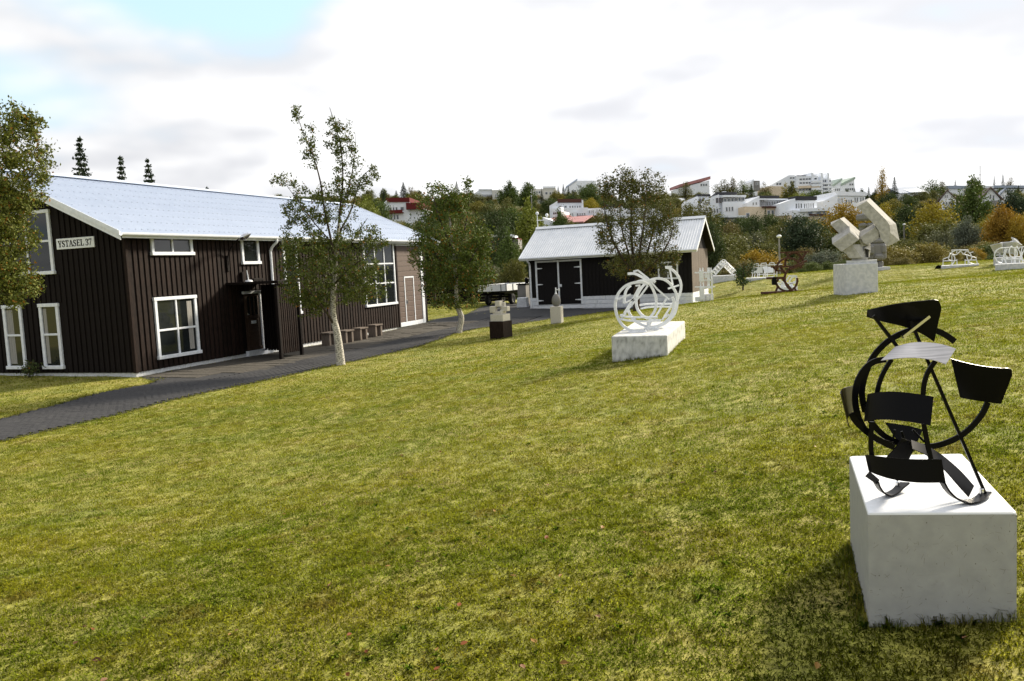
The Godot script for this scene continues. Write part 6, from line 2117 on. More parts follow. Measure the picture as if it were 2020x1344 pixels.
func build_ring_sculpture() -> void:
	var c := [Vector3(1.761, 0, -14.6), Vector3(2.690, 0, -14.286), Vector3(3.667, 0, -17.412), Vector3(2.66, 0, -17.85)]
	var o := thing("plinth", "low wide weathered concrete plinth under the white ring sculpture", "plinth", Vector3(2.7, 0.85, -16.0))
	var st := begin()
	plinth_block(st, c, 0.55, 1.207, 0.02)
	put("block", st, M.concrete_old, o)
	out_of(c)
	fringe.append([c[0], c[1], 90.0, 0.8])
	fringe.append([c[1], c[2], 50.0, 0.7])
	o = thing("ring_sculpture", "white painted sculpture of interlocking rings and bars on the low plinth", "sculpture", Vector3(2.75, 1.207, -15.7))
	var n := Vector3(-0.25, 0.0, 0.97).normalized()
	arcs(o, [
		[Vector3(2.583,2.062,-15.4), Vector3(2.503,2.11,-15.4), Vector3(2.4,2.122,-15.4), Vector3(2.282,2.111,-15.4), Vector3(2.155,2.061,-15.4), Vector3(2.04,1.956,-15.4), Vector3(1.973,1.82,-15.4), Vector3(1.953,1.688,-15.4), Vector3(1.977,1.531,-15.4), Vector3(2.041,1.387,-15.4), Vector3(2.126,1.294,-15.4), Vector3(2.249,1.228,-15.4), Vector3(2.367,1.211,-15.4), Vector3(2.464,1.221,-15.4)],
		[Vector3(2.265,2.281,-15.8), Vector3(2.393,2.279,-15.8), Vector3(2.512,2.223,-15.8), Vector3(2.615,2.15,-15.8), Vector3(2.702,2.033,-15.8), Vector3(2.765,1.886,-15.8), Vector3(2.79,1.749,-15.8), Vector3(2.778,1.613,-15.8), Vector3(2.721,1.494,-15.8), Vector3(2.619,1.401,-15.8)],
		[Vector3(2.652,1.394,-16), Vector3(2.532,1.477,-16), Vector3(2.46,1.588,-16), Vector3(2.437,1.712,-16), Vector3(2.456,1.834,-16), Vector3(2.519,1.953,-16), Vector3(2.599,2.049,-16), Vector3(2.709,2.127,-16), Vector3(2.848,2.163,-16), Vector3(2.97,2.142,-16), Vector3(3.075,2.079,-16), Vector3(3.163,1.967,-16), Vector3(3.22,1.842,-16), Vector3(3.234,1.703,-16), Vector3(3.214,1.566,-16), Vector3(3.158,1.438,-16), Vector3(3.05,1.328,-16), Vector3(2.924,1.257,-16), Vector3(2.785,1.23,-16), Vector3(2.647,1.244,-16), Vector3(2.51,1.294,-16), Vector3(2.39,1.377,-16), Vector3(2.317,1.473,-16), Vector3(2.275,1.567,-16)],
		[Vector3(3.145,2.363,-16.6), Vector3(3.247,2.326,-16.6), Vector3(3.339,2.245,-16.6), Vector3(3.407,2.139,-16.6), Vector3(3.44,2.019,-16.6), Vector3(3.436,1.908,-16.6), Vector3(3.396,1.783,-16.6), Vector3(3.335,1.643,-16.6), Vector3(3.299,1.517,-16.6)],
		[Vector3(3.086,1.805,-15.7), Vector3(3.106,1.691,-15.7), Vector3(3.091,1.572,-15.7), Vector3(3.033,1.439,-15.7), Vector3(2.932,1.338,-15.7), Vector3(2.794,1.269,-15.7), Vector3(2.687,1.251,-15.7)],
		[Vector3(2.376,2.048,-16.2), Vector3(2.296,1.975,-16.2), Vector3(2.253,1.869,-16.2), Vector3(2.228,1.699,-16.2)],
		[Vector3(2.349,2.107,-15.6), Vector3(2.507,2.143,-15.6), Vector3(2.701,2.126,-15.6), Vector3(2.752,2.101,-15.6)],
	], 0.050, 0.045, M.paint, n, "ring")
	rods(o, [[Vector3(1.967,1.819,-15.35), Vector3(2.245,1.903,-15.35)], [Vector3(2.167,1.743,-15.6), Vector3(2.452,1.845,-15.6)], [Vector3(2.392,2.05,-15.7), Vector3(2.483,2.056,-15.7)], [Vector3(2.459,2.049,-15.6), Vector3(2.3,1.781,-15.6), Vector3(2.141,1.549,-15.6)], [Vector3(2.642,2.036,-15.8), Vector3(2.499,1.854,-15.8), Vector3(2.358,1.725,-15.8), Vector3(2.192,1.543,-15.8)], [Vector3(2.377,2.32,-15.8), Vector3(2.463,2.338,-15.8), Vector3(2.647,2.179,-15.8), Vector3(2.82,1.959,-15.8), Vector3(3.041,1.754,-15.8)],
		[Vector3(3.141,2.362,-16.2), Vector3(3.197,2.015,-16.2)], [Vector3(3.082,1.95,-16.1), Vector3(3.3,2.007,-16.1)], [Vector3(3.007,1.764,-15.9), Vector3(2.919,1.632,-15.9), Vector3(2.79,1.432,-15.9)], [Vector3(3.146,1.677,-16), Vector3(3.041,1.513,-16), Vector3(2.928,1.35,-16)], [Vector3(2.635,1.373,-15.5), Vector3(2.563,1.25,-15.5), Vector3(2.5,1.156,-15.5)], [Vector3(2.932,1.421,-15.7), Vector3(3.012,1.478,-15.7)], [Vector3(2.202,1.561,-15.6), Vector3(2.255,1.596,-15.6)], [Vector3(3.058,2.377,-16.2), Vector3(3.193,2.374,-16.2)]], 0.016, M.paint, "bar", true)
	for s in [[[Vector3(2.039,1.528,-15.4), Vector3(2.082,1.504,-15.4), Vector3(2.259,1.477,-15.4), Vector3(2.48,1.466,-15.4), Vector3(2.734,1.456,-15.4)], [Vector3(2.036,1.459,-15.4), Vector3(2.153,1.426,-15.4), Vector3(2.315,1.403,-15.4), Vector3(2.477,1.388,-15.4), Vector3(2.687,1.385,-15.4)]], [[Vector3(2.548,1.644,-16.3), Vector3(2.665,1.66,-16.3), Vector3(2.806,1.661,-16.3), Vector3(3.025,1.65,-16.3), Vector3(3.251,1.634,-16.3)], [Vector3(2.569,1.576,-16.3), Vector3(2.679,1.594,-16.3), Vector3(2.804,1.6,-16.3), Vector3(3.007,1.596,-16.3), Vector3(3.179,1.582,-16.3)]]]:
		for k in 2:
			st = begin()
			strip_bar(st, s[k], 0.03, 0.09, n)
			put("shelf_band", st, M.paint, o)
	rods(o, [[Vector3(2.074,1.497,-15.4), Vector3(2.072,1.438,-15.4)], [Vector3(2.318,1.474,-15.4), Vector3(2.315,1.403,-15.4)], [Vector3(2.68,1.459,-15.4), Vector3(2.677,1.382,-15.4)], [Vector3(2.038,1.524,-15.4), Vector3(2.155,1.545,-15.4)], [Vector3(2.798,1.662,-16.3), Vector3(2.796,1.598,-16.3)]], 0.014, M.paint, "bar", true)
	# feet
	for f in [[Vector3(2.226,1.189,-15.25), 0.05], [Vector3(2.431,1.186,-15.25), 0.05], [Vector3(2.64,1.301,-15.9), 0.05], [Vector3(2.736,1.219,-15.6), 0.06]]:
		st = begin()
		var p: Vector3 = f[0]
		rod(st, Vector3(p.x, 1.2, p.z), Vector3(p.x, p.y + 0.03, p.z), 0.03, 8)
		lathe(st, Vector3(p.x, 1.205, p.z), PackedVector2Array([Vector2(0.07, 0), Vector2(0.07, 0.02), Vector2(0.03, 0.022)]), 10)
		put("foot", st, M.paint, o)
	rods(o, [[Vector3(2.233,1.2,-15.3), Vector3(2.453,1.174,-15.3)], [Vector3(2.52,1.229,-15.65), Vector3(2.753,1.21,-15.65)], [Vector3(2.634,1.385,-15.8), Vector3(2.868,1.358,-15.8)]], 0.026, M.paint, "base_bar", true)

func build_block_statue() -> void:
	var z := 25.0
	# plinth
	var a: Vector3 = Vector3(10.164,2.115,-25)
	var b: Vector3 = Vector3(11.145,2.101,-25)
	var g := gh(a.x, a.z)
	var o := thing("plinth", "tall square grey concrete plinth under the big angular concrete sculpture", "plinth", Vector3((a.x + b.x) * 0.5, g, a.z - 0.45))
	var st := begin()
	var c := [a, b, b + Vector3(0.06, 0, -0.9), a + Vector3(-0.03, 0, -0.9)]
	plinth_block(st, c, g - 0.35, a.y, 0.02)
	put("block", st, M.concrete, o)
	out_of(c)
	fringe.append([c[0], c[1], 30.0, 0.7])
	st = begin()
	var d := [Vector3(10.221,2.205,-25.08), Vector3(11.15,2.19,-25.08), Vector3(11.462,2.181,-25.78), Vector3(10.506,2.196,-25.78)]
	plinth_block(st, d, a.y - 0.002, d[0].y, 0.01)
	put("cap", st, M.concrete, o)
	# sculpture
	o = thing("block_sculpture", "big grey concrete sculpture of angular beams reaching up, on a square plinth", "sculpture", Vector3((a.x + b.x) * 0.5, d[0].y, a.z - 0.4))
	var B := [
		# neck, body, left front beam, left back beam, right inner beam, great right beam with its bend
		[[Vector3(10.439,2.205,-25.2), Vector3(10.924,2.192,-25.2), Vector3(10.925,2.289,-25.2), Vector3(10.43,2.295,-25.2)], [Vector3(10.605,2.201,-25.6), Vector3(11.097,2.187,-25.6), Vector3(11.099,2.285,-25.6), Vector3(10.595,2.292,-25.6)]],
		[[Vector3(10.123,2.505,-25.1), Vector3(10.222,2.427,-25.1), Vector3(10.32,2.291,-25.1), Vector3(10.698,2.291,-25.1), Vector3(10.415,2.699,-25.1)], [Vector3(10.541,2.619,-25.6), Vector3(10.565,2.432,-25.6), Vector3(10.777,2.275,-25.6), Vector3(11.131,2.281,-25.6), Vector3(11.05,2.687,-25.6)]],
		[[Vector3(10.783,2.289,-25.3), Vector3(10.866,2.569,-25.3), Vector3(11.064,2.502,-25.3), Vector3(11.003,2.523,-25.3), Vector3(11,2.284,-25.3)], [Vector3(10.917,2.286,-25.55), Vector3(11.028,2.673,-25.55), Vector3(11.162,2.693,-25.55), Vector3(11.173,2.502,-25.55), Vector3(11.12,2.281,-25.55)]],
		[[Vector3(9.754,2.746,-24.95), Vector3(10.037,2.498,-24.95), Vector3(10.55,2.83,-24.95), Vector3(10.293,3.068,-24.95)], [Vector3(9.916,2.93,-25.4), Vector3(10.259,2.628,-25.4), Vector3(10.747,2.931,-25.4), Vector3(10.462,3.277,-25.4)]],
		[[Vector3(9.877,3.324,-25.35), Vector3(10.087,3.096,-25.35), Vector3(10.599,2.742,-25.35), Vector3(10.734,2.945,-25.35), Vector3(10.157,3.504,-25.35)], [Vector3(10.048,3.424,-25.8), Vector3(10.282,3.226,-25.8), Vector3(10.815,2.852,-25.8), Vector3(10.958,3.091,-25.8), Vector3(10.462,3.564,-25.8), Vector3(10.336,3.607,-25.8)].slice(0, 5)],
		[[Vector3(10.752,2.911,-25.3), Vector3(10.842,2.728,-25.3), Vector3(10.973,2.664,-25.3), Vector3(11.319,2.857,-25.3), Vector3(11.316,3.059,-25.3), Vector3(11.207,3.193,-25.3)], [Vector3(10.914,3.089,-25.72), Vector3(10.998,2.947,-25.72), Vector3(11.211,2.829,-25.72), Vector3(11.561,2.919,-25.72), Vector3(11.497,3.202,-25.72), Vector3(11.338,3.303,-25.72)]],
		[[Vector3(10.637,3.828,-25.25), Vector3(11.143,3.287,-25.25), Vector3(11.294,3.071,-25.25), Vector3(11.336,2.852,-25.25), Vector3(11.641,3.001,-25.25), Vector3(11.617,3.233,-25.25), Vector3(11.526,3.378,-25.25), Vector3(10.936,3.988,-25.25)], [Vector3(10.836,3.951,-25.75), Vector3(11.392,3.408,-25.75), Vector3(11.604,3.158,-25.75), Vector3(11.787,2.583,-25.75), Vector3(12.152,2.757,-25.75), Vector3(12.092,3.054,-25.75), Vector3(12.051,3.269,-25.75), Vector3(11.24,4.111,-25.75)]],
		[[Vector3(11.336,2.852,-25.25), Vector3(11.375,2.805,-25.25), Vector3(11.558,2.586,-25.25), Vector3(11.641,3.001,-25.25)], [Vector3(11.552,2.918,-25.7), Vector3(11.685,2.805,-25.7), Vector3(11.769,2.582,-25.7), Vector3(12.128,2.757,-25.7)]],
		[[Vector3(10.754,2.867,-25.4), Vector3(10.83,2.6,-25.4), Vector3(11.017,2.67,-25.4), Vector3(10.913,2.833,-25.4)], [Vector3(10.881,2.898,-25.7), Vector3(10.985,2.6,-25.7), Vector3(11.241,2.68,-25.7), Vector3(11.095,2.834,-25.7)]],
	]
	for p in B:
		st = begin()
		loft(st, p[0], p[1])
		put("beam", st, M.concrete_warm, o)

func build_back_sculptures() -> void:
	var st: SurfaceTool
	var P: Material = M.paint
	var back := Vector3.BACK
	# ---- tall old concrete figure behind the block sculpture
	var o := thing("stone_sculpture", "tall dark weathered concrete sculpture of stacked boxes behind the angular one", "sculpture", on_ground(Vector3(20.397,1.398,-45)))
	for q in [[Vector3(19.932,1.538,-44.8), Vector3(20.311,1.917,-44.8), 0.9], [Vector3(19.497,1.965,-44.6), Vector3(20.393,2.839,-44.6), 1.5], [Vector3(19.624,2.831,-44.6), Vector3(20.233,3.101,-44.6), 1.3], [Vector3(19.39,3.031,-44.7), Vector3(20.148,3.965,-44.7), 1.2], [Vector3(19.143,4.108,-44.7), Vector3(19.781,4.491,-44.7), 1.0], [Vector3(19.152,3.751,-44.7), Vector3(19.379,3.985,-44.7), 0.7], [Vector3(19.666,1.968,-44.4), Vector3(20.134,2.269,-44.4), 1.2], [Vector3(20.04,2.298,-44.5), Vector3(20.352,2.792,-44.5), 1.2], [Vector3(19.413,2.258,-44.4), Vector3(19.638,2.755,-44.4), 1.2]]:
		var a: Vector3 = q[0]
		var b: Vector3 = q[1]
		st = begin()
		soft_box(st, Vector3((a.x + b.x) * 0.5, (a.y + b.y) * 0.5, a.z - q[2] * 0.5), Vector3(absf(b.x - a.x), absf(b.y - a.y), q[2]), 0.09)
		put("stone_block", st, M.granite, o)
	st = begin()
	var f0: Vector3 = Vector3(19.707,1.526,-44.4)
	var f1: Vector3 = Vector3(20.46,1.489,-44.4)
	soft_box(st, Vector3((f0.x + f1.x) * 0.5, (f0.y + o.position.y) * 0.5 - 0.1, f0.z - 0.7), Vector3(f1.x - f0.x, f0.y - o.position.y + 0.3, 1.4), 0.03)
	put("base", st, M.concrete, o)
	# ---- rusty wheel sculpture
	o = thing("rust_sculpture", "rusty brown sculpture of wheels and bars on a long flat beam", "sculpture", on_ground(Vector3(10.334,1.053,-31)))
	arcs(o, [
		[Vector3(10.035,1.912,-31.1), Vector3(10.06,2.057,-31.1), Vector3(10.131,2.2,-31.1), Vector3(10.258,2.3,-31.1), Vector3(10.417,2.355,-31.1), Vector3(10.575,2.351,-31.1), Vector3(10.732,2.298,-31.1), Vector3(10.866,2.186,-31.1), Vector3(10.942,2.07,-31.1), Vector3(10.986,1.962,-31.1)],
		[Vector3(10.41,2.036,-31.2), Vector3(10.42,2.198,-31.2), Vector3(10.473,2.353,-31.2), Vector3(10.589,2.483,-31.2), Vector3(10.749,2.538,-31.2), Vector3(10.906,2.489,-31.2), Vector3(11.017,2.371,-31.2), Vector3(11.072,2.256,-31.2), Vector3(11.093,2.153,-31.2)],
		[Vector3(10.613,2.034,-30.9), Vector3(10.454,1.959,-30.9), Vector3(10.339,1.819,-30.9), Vector3(10.286,1.665,-30.9), Vector3(10.298,1.485,-30.9), Vector3(10.362,1.324,-30.9), Vector3(10.461,1.207,-30.9), Vector3(10.561,1.146,-30.9)],
		[Vector3(9.978,1.522,-31), Vector3(10.024,1.362,-31), Vector3(10.134,1.232,-31), Vector3(10.291,1.15,-31), Vector3(10.448,1.133,-31), Vector3(10.608,1.186,-31), Vector3(10.723,1.304,-31), Vector3(10.783,1.459,-31), Vector3(10.785,1.605,-31)],
		[Vector3(10.197,2.118,-31.1), Vector3(10.228,1.981,-31.1), Vector3(10.316,1.853,-31.1), Vector3(10.383,1.805,-31.1)],
	], 0.07, 0.05, M.rust, back, "wheel_bar")
	rods(o, [[Vector3(10.196,2.577,-31.1), Vector3(11.284,2.559,-31.1)], [Vector3(10.399,2.567,-31.1), Vector3(10.491,2.452,-31.1)], [Vector3(11.171,2.542,-31.1), Vector3(11.031,2.32,-31.1)], [Vector3(9.814,2.058,-31), Vector3(10.681,2.038,-31)], [Vector3(10.59,2.048,-30.8), Vector3(11.079,2.229,-30.8)], [Vector3(10.442,1.937,-30.8), Vector3(10.988,2.115,-30.8)], [Vector3(9.899,2.043,-31), Vector3(10.018,1.907,-31)], [Vector3(9.973,1.913,-31), Vector3(10.306,1.888,-31)], [Vector3(10.232,1.62,-31.1), Vector3(10.63,1.137,-31.1)], [Vector3(10.046,1.316,-31), Vector3(9.969,1.125,-31)], [Vector3(10.676,1.228,-31), Vector3(10.737,1.101,-31)], [Vector3(10.107,1.604,-31.1), Vector3(10.059,1.493,-31.1)], [Vector3(10.901,2.219,-31.2), Vector3(10.994,2.35,-31.2)]], 0.03, M.rust, "bar", true)
	rods(o, [[Vector3(9.604,1.65,-30.9), Vector3(10.245,1.633,-30.9)]], 0.045, M.rust, "beam", true)
	st = begin()
	var h0: Vector3 = Vector3(9.886,1.685,-30.9)
	var h1: Vector3 = Vector3(9.884,1.389,-30.9)
	soft_box(st, (h0 + h1) * 0.5, Vector3(0.15, h0.y - h1.y, 0.15), 0.01)
	put("hanging_block", st, M.black, o)
	st = begin()
	bar(st, Vector3(9.456,1.11,-30.7) - Vector3(0, 0.0, 0), Vector3(11.305,1.081,-31.5), 0.42, 0.09)
	put("base_beam", st, M.rust, o)
	# ---- small white cradle behind it
	o = thing("cradle_sculpture", "small white painted sculpture of curls behind the rusty wheels", "sculpture", on_ground(Vector3(11.733,0.94,-35)))
	arcs(o, [[Vector3(11.321,1.367,-35), Vector3(11.375,1.492,-35), Vector3(11.525,1.357,-35), Vector3(11.704,1.399,-35), Vector3(11.809,1.546,-35)], [Vector3(11.83,1.342,-35), Vector3(11.961,1.513,-35), Vector3(12.114,1.531,-35), Vector3(12.142,1.377,-35), Vector3(12.008,1.308,-35)], [Vector3(11.345,1.328,-35), Vector3(11.445,1.208,-35), Vector3(11.649,1.224,-35)]], 0.05, 0.04, P, back)
	rods(o, [[Vector3(11.307,1.297,-35), Vector3(12.191,1.286,-35)], [Vector3(11.528,1.281,-35), Vector3(11.523,1.026,-35)], [Vector3(11.63,1.276,-35), Vector3(11.625,1.021,-35)], [Vector3(11.875,1.289,-35), Vector3(11.887,1.008,-35)], [Vector3(11.956,1.285,-35), Vector3(11.963,1.004,-35)], [Vector3(11.81,1.584,-35), Vector3(12.145,1.568,-35)], [Vector3(12.145,1.568,-35), Vector3(12.14,1.276,-35)]], 0.03, P, "bar", true)
	st = begin()
	bar(st, Vector3(11.343,0.984,-35), Vector3(12.124,0.996,-35), 0.4, 0.3)
	put("base", st, P, o)
	# ---- white panels on legs
	o = thing("plinth", "long low pale concrete plinth under the white panel sculpture", "plinth", on_ground(Vector3(14.211,1.028,-47)))
	st = begin()
	var c := [Vector3(13.373,1.277,-46.8), Vector3(15.038,1.277,-47), Vector3(15.422,1.246,-48.2), Vector3(13.773,1.241,-48.2)]
	plinth_block(st, c, o.position.y - 0.4, c[0].y - 0.02, 0.02)
	put("block", st, M.concrete, o)
	o = thing("panel_sculpture", "white sculpture of slanted panels and little frames standing on many legs", "sculpture", Vector3(14.449,1.27,-47.2))
	for q in [[[Vector3(13.879,1.822,-47.2), Vector3(14.457,1.886,-47.2)], [Vector3(13.823,1.524,-47.2), Vector3(14.448,1.507,-47.2)]], [[Vector3(14.47,1.875,-47.2), Vector3(14.745,1.875,-47.2)], [Vector3(14.513,1.491,-47), Vector3(14.674,1.524,-47)]], [[Vector3(14.771,1.836,-47.2), Vector3(15.066,1.838,-47.2)], [Vector3(14.674,1.51,-47), Vector3(14.995,1.508,-47)]]]:
		st = begin()
		plate(st, q[0], q[1], 0.05, Vector3.ZERO, 2)
		put("panel", st, P, o)
	for x in [885, 925, 970, 1000, 1080, 1110, 1140]: rods(o, [[Vector3(13.871,1.528,-47.2) + Vector3((x - 880) * 0.0034, 0.01 * (x - 880) * 0.017, 0), Vector3(13.924,1.27,-47.4) + Vector3((x - 890) * 0.0034, 0.01 * (x - 880) * 0.017, 0)]], 0.022, P, "leg")
	rods(o, [[Vector3(13.966,1.876,-47.2), Vector3(14.004,2.045,-47.2), Vector3(14.22,2.051,-47.2), Vector3(14.24,1.879,-47.2)], [Vector3(14.361,1.89,-47.2), Vector3(14.382,2.06,-47.2), Vector3(14.673,2.063,-47.2), Vector3(14.676,1.885,-47.2)], [Vector3(14.824,1.891,-47.2), Vector3(14.872,2.06,-47.2), Vector3(15.119,2.058,-47.2), Vector3(15.143,1.875,-47.2)], [Vector3(13.968,1.954,-47.2), Vector3(15.597,1.949,-47.2)], [Vector3(14.144,1.44,-47.2), Vector3(15.276,1.4,-47.2)], [Vector3(15.113,1.802,-47.2), Vector3(15.101,1.255,-47.2)], [Vector3(15.275,1.657,-47.2), Vector3(15.266,1.264,-47.2)]], 0.022, P, "frame_bar")
	# ---- zigzag of lattice tubes
	o = thing("plinth", "grey concrete plinth carrying the white lattice zigzag", "plinth", on_ground(Vector3(12.95,0.861,-50)))
	st = begin()
	c = [Vector3(12.19,1.463,-49.8), Vector3(13.62,1.446,-49.8), Vector3(13.971,1.419,-51), Vector3(12.484,1.438,-51)]
	plinth_block(st, c, o.position.y - 0.5, c[1].y - 0.03, 0.02)
	put("block", st, M.concrete, o)
	o = thing("lattice_sculpture", "white zigzag sculpture of two lattice tubes on a concrete block", "sculpture", Vector3(13.044,1.434,-50.3))
	for q in [[Vector3(12.464,1.627,-50.3), Vector3(13.039,2.207,-50.3)], [Vector3(13.039,2.207,-50.3), Vector3(13.622,1.595,-50.3)]]:
		var a: Vector3 = q[0]
		var b: Vector3 = q[1]
		var fb := frame_of(b - a)
		st = begin()
		for k in 8:
			var off: Vector3 = fb.x * cos(TAU * k / 8) * 0.17 + fb.y * sin(TAU * k / 8) * 0.17
			rod(st, a + off, b + off, 0.014, 5)
		put("tube_rods", st, P, o)
		for k in 5:
			st = begin()
			var m := a.lerp(b, k / 4.0)
			var ring := PackedVector3Array()
			for e in 17: ring.append(m + fb.x * cos(TAU * e / 16) * 0.17 + fb.y * sin(TAU * e / 16) * 0.17)
			tube(st, ring, 0.018, 0.018, 5, false)
			put("hoop", st, P, o)
	for e in [Vector3(12.439,1.629,-50.2), Vector3(13.013,2.208,-50.2), Vector3(13.596,1.608,-50.2)]:
		st = begin()
		var ring := PackedVector3Array()
		for k in 17: ring.append(e + Vector3(cos(TAU * k / 16) * 0.165, sin(TAU * k / 16) * 0.165, 0.06))
		tube(st, ring, 0.022, 0.022, 5, false)
		put("end_hoop", st, P, o)
	# ---- white arch
	o = thing("arch_sculpture", "white sculpture of thin curved tubes forming an arch on a long low plinth", "sculpture", on_ground(Vector3(22.904,1.453,-42)))
	st = begin()
	c = [Vector3(21.819,1.534,-41.8), Vector3(23.74,1.525,-41.8), Vector3(24.308,1.502,-42.8), Vector3(22.341,1.511,-42.8)]
	plinth_block(st, c, o.position.y - 0.4, c[0].y, 0.02)
	put("base", st, M.concrete, o)
	for p in [[Vector3(22.389,1.525,-42), Vector3(22.515,1.61,-42), Vector3(22.607,1.765,-42), Vector3(22.619,1.901,-42), Vector3(22.539,2.042,-42), Vector3(22.402,2.14,-42)], [Vector3(22.458,1.768,-42), Vector3(22.332,1.797,-42), Vector3(22.305,1.905,-42), Vector3(22.368,2.073,-42), Vector3(22.517,2.214,-42), Vector3(22.677,2.281,-42), Vector3(22.861,2.288,-42)], [Vector3(22.861,2.276,-42), Vector3(23.089,2.269,-42), Vector3(23.295,2.186,-42), Vector3(23.432,2.02,-42), Vector3(23.473,1.881,-42), Vector3(23.432,1.769,-42), Vector3(23.363,1.745,-42)], [Vector3(23.569,1.534,-42), Vector3(23.386,1.612,-42), Vector3(23.272,1.777,-42), Vector3(23.238,1.961,-42), Vector3(23.295,2.05,-42)], [Vector3(22.562,2.041,-42), Vector3(22.723,2.078,-42), Vector3(22.86,2.185,-42), Vector3(22.952,2.26,-42)]]:
		st = begin()
		tube(st, catmull(p, 5), 0.024, 0.024, 7)
		put("curved_tube", st, P, o)
	rods(o, [[Vector3(22.449,2.297,-42), Vector3(23.291,2.278,-42)], [Vector3(22.472,2.296,-42), Vector3(22.474,1.566,-42)], [Vector3(22.03,1.866,-42), Vector3(22.356,1.978,-42)], [Vector3(22.03,1.873,-42), Vector3(22.01,1.539,-42)], [Vector3(22.046,1.774,-42), Vector3(22.733,1.759,-42)], [Vector3(22.722,1.828,-42), Vector3(22.733,1.535,-42)], [Vector3(23.139,1.807,-42), Vector3(23.145,1.528,-42)], [Vector3(23.146,1.749,-42), Vector3(23.707,1.742,-42)], [Vector3(23.684,1.859,-42), Vector3(23.776,1.524,-42)], [Vector3(23.455,1.932,-42), Vector3(23.684,1.859,-42)], [Vector3(22.952,2.203,-42), Vector3(23.025,2.075,-42), Vector3(23.455,1.939,-42)], [Vector3(22.357,2.153,-42), Vector3(22.585,2.058,-42)], [Vector3(23.405,2.117,-42), Vector3(23.559,2.151,-42)], [Vector3(22.723,2.26,-42), Vector3(22.711,2.147,-42)], [Vector3(23.295,1.731,-42), Vector3(23.299,1.536,-42)], [Vector3(23.089,2.06,-42), Vector3(23.204,2.214,-42)], [Vector3(23.284,2.278,-42), Vector3(23.318,2.208,-42)]], 0.019, P, "tube")
	o = thing("boulder", "dark lump of rock left of the white arch sculpture", "rock", on_ground(Vector3(22.011,1.406,-42.4)))
	st = begin()
	loft(st, [Vector3(21.711,1.387,-42.2), Vector3(21.758,1.511,-42.2), Vector3(21.874,1.578,-42.2), Vector3(22.046,1.554,-42.2), Vector3(22.126,1.366,-42.2)], [Vector3(22.095,1.367,-42.9), Vector3(22.154,1.469,-42.9), Vector3(22.248,1.535,-42.9), Vector3(22.388,1.516,-42.9), Vector3(22.481,1.348,-42.9)])
	put("stone", st, M.black, o)
	# ---- ring group at the right edge
	o = thing("wheel_sculpture", "white sculpture of several rings on trestles at the lawn's right edge", "sculpture", on_ground(Vector3(22.479,1.291,-37.4)))
	st = begin()
	c = [Vector3(21.84,1.581,-37.2), Vector3(23.394,1.58,-37.2), Vector3(24.023,1.555,-38.2), Vector3(22.427,1.556,-38.2)]
	plinth_block(st, c, o.position.y - 0.4, c[0].y, 0.02)
	put("base", st, M.concrete, o)
	for p in [[Vector3(22.334,1.604,-37.5), Vector3(22.129,1.696,-37.5), Vector3(22.016,1.875,-37.5), Vector3(22.001,2.038,-37.5), Vector3(22.067,2.187,-37.5), Vector3(22.21,2.282,-37.5), Vector3(22.373,2.304,-37.5), Vector3(22.537,2.296,-37.5)], [Vector3(22.842,2.375,-37.6), Vector3(22.74,2.248,-37.6), Vector3(22.72,2.086,-37.6), Vector3(22.782,1.92,-37.6), Vector3(22.906,1.822,-37.6), Vector3(23.028,1.866,-37.6), Vector3(23.09,2.006,-37.6), Vector3(23.048,2.171,-37.6), Vector3(22.966,2.257,-37.6)], [Vector3(23.582,2.086,-37.7), Vector3(23.459,2.102,-37.7), Vector3(23.367,2.015,-37.7), Vector3(23.357,1.851,-37.7), Vector3(23.42,1.685,-37.7), Vector3(23.564,1.616,-37.7)], [Vector3(22.578,2.254,-37.5), Vector3(22.496,2.095,-37.5), Vector3(22.466,1.893,-37.5), Vector3(22.487,1.709,-37.5), Vector3(22.538,1.584,-37.5)]]:
		st = begin()
		tube(st, catmull(p, 5), 0.026, 0.026, 7)
		put("ring", st, P, o)
	rods(o, [[Vector3(22.261,2.314,-37.5), Vector3(22.833,2.314,-37.5)], [Vector3(22.884,2.281,-37.6), Vector3(23.539,2.314,-37.6)], [Vector3(22.292,1.796,-37.5), Vector3(23.101,1.78,-37.5)], [Vector3(22.496,2.274,-37.5), Vector3(22.323,1.625,-37.5)], [Vector3(22.455,2.239,-37.5), Vector3(22.425,1.895,-37.5), Vector3(22.528,1.584,-37.5)], [Vector3(23.068,2.23,-37.7), Vector3(22.998,1.562,-37.7)], [Vector3(23.027,2.232,-37.7), Vector3(23.07,1.559,-37.7)], [Vector3(23.129,2.353,-37.7), Vector3(23.253,2.102,-37.7), Vector3(23.399,1.583,-37.7)], [Vector3(23.376,2.3,-37.7), Vector3(23.295,1.936,-37.7), Vector3(23.235,1.571,-37.7)], [Vector3(22.608,1.959,-37.6), Vector3(22.614,1.785,-37.6)], [Vector3(22.844,1.794,-37.6), Vector3(22.834,1.59,-37.6)], [Vector3(23.212,2.265,-37.6), Vector3(23.13,2.208,-37.6), Vector3(23.243,2.019,-37.6)], [Vector3(23.437,2.295,-37.6), Vector3(23.234,1.734,-37.6)]], 0.019, P, "tube")
	# ---- grey shell
	o = thing("shell_sculpture", "grey metal sculpture of curved shells behind the white rings at the right edge", "sculpture", on_ground(Vector3(24.672,1.341,-41.2)))
	st = begin()
	c = [Vector3(23.993,1.809,-41), Vector3(25.357,1.808,-41), Vector3(26.099,1.788,-42.2), Vector3(24.695,1.789,-42.2)]
	plinth_block(st, c, o.position.y - 0.4, c[0].y, 0.02)
	put("base", st, M.concrete, o)
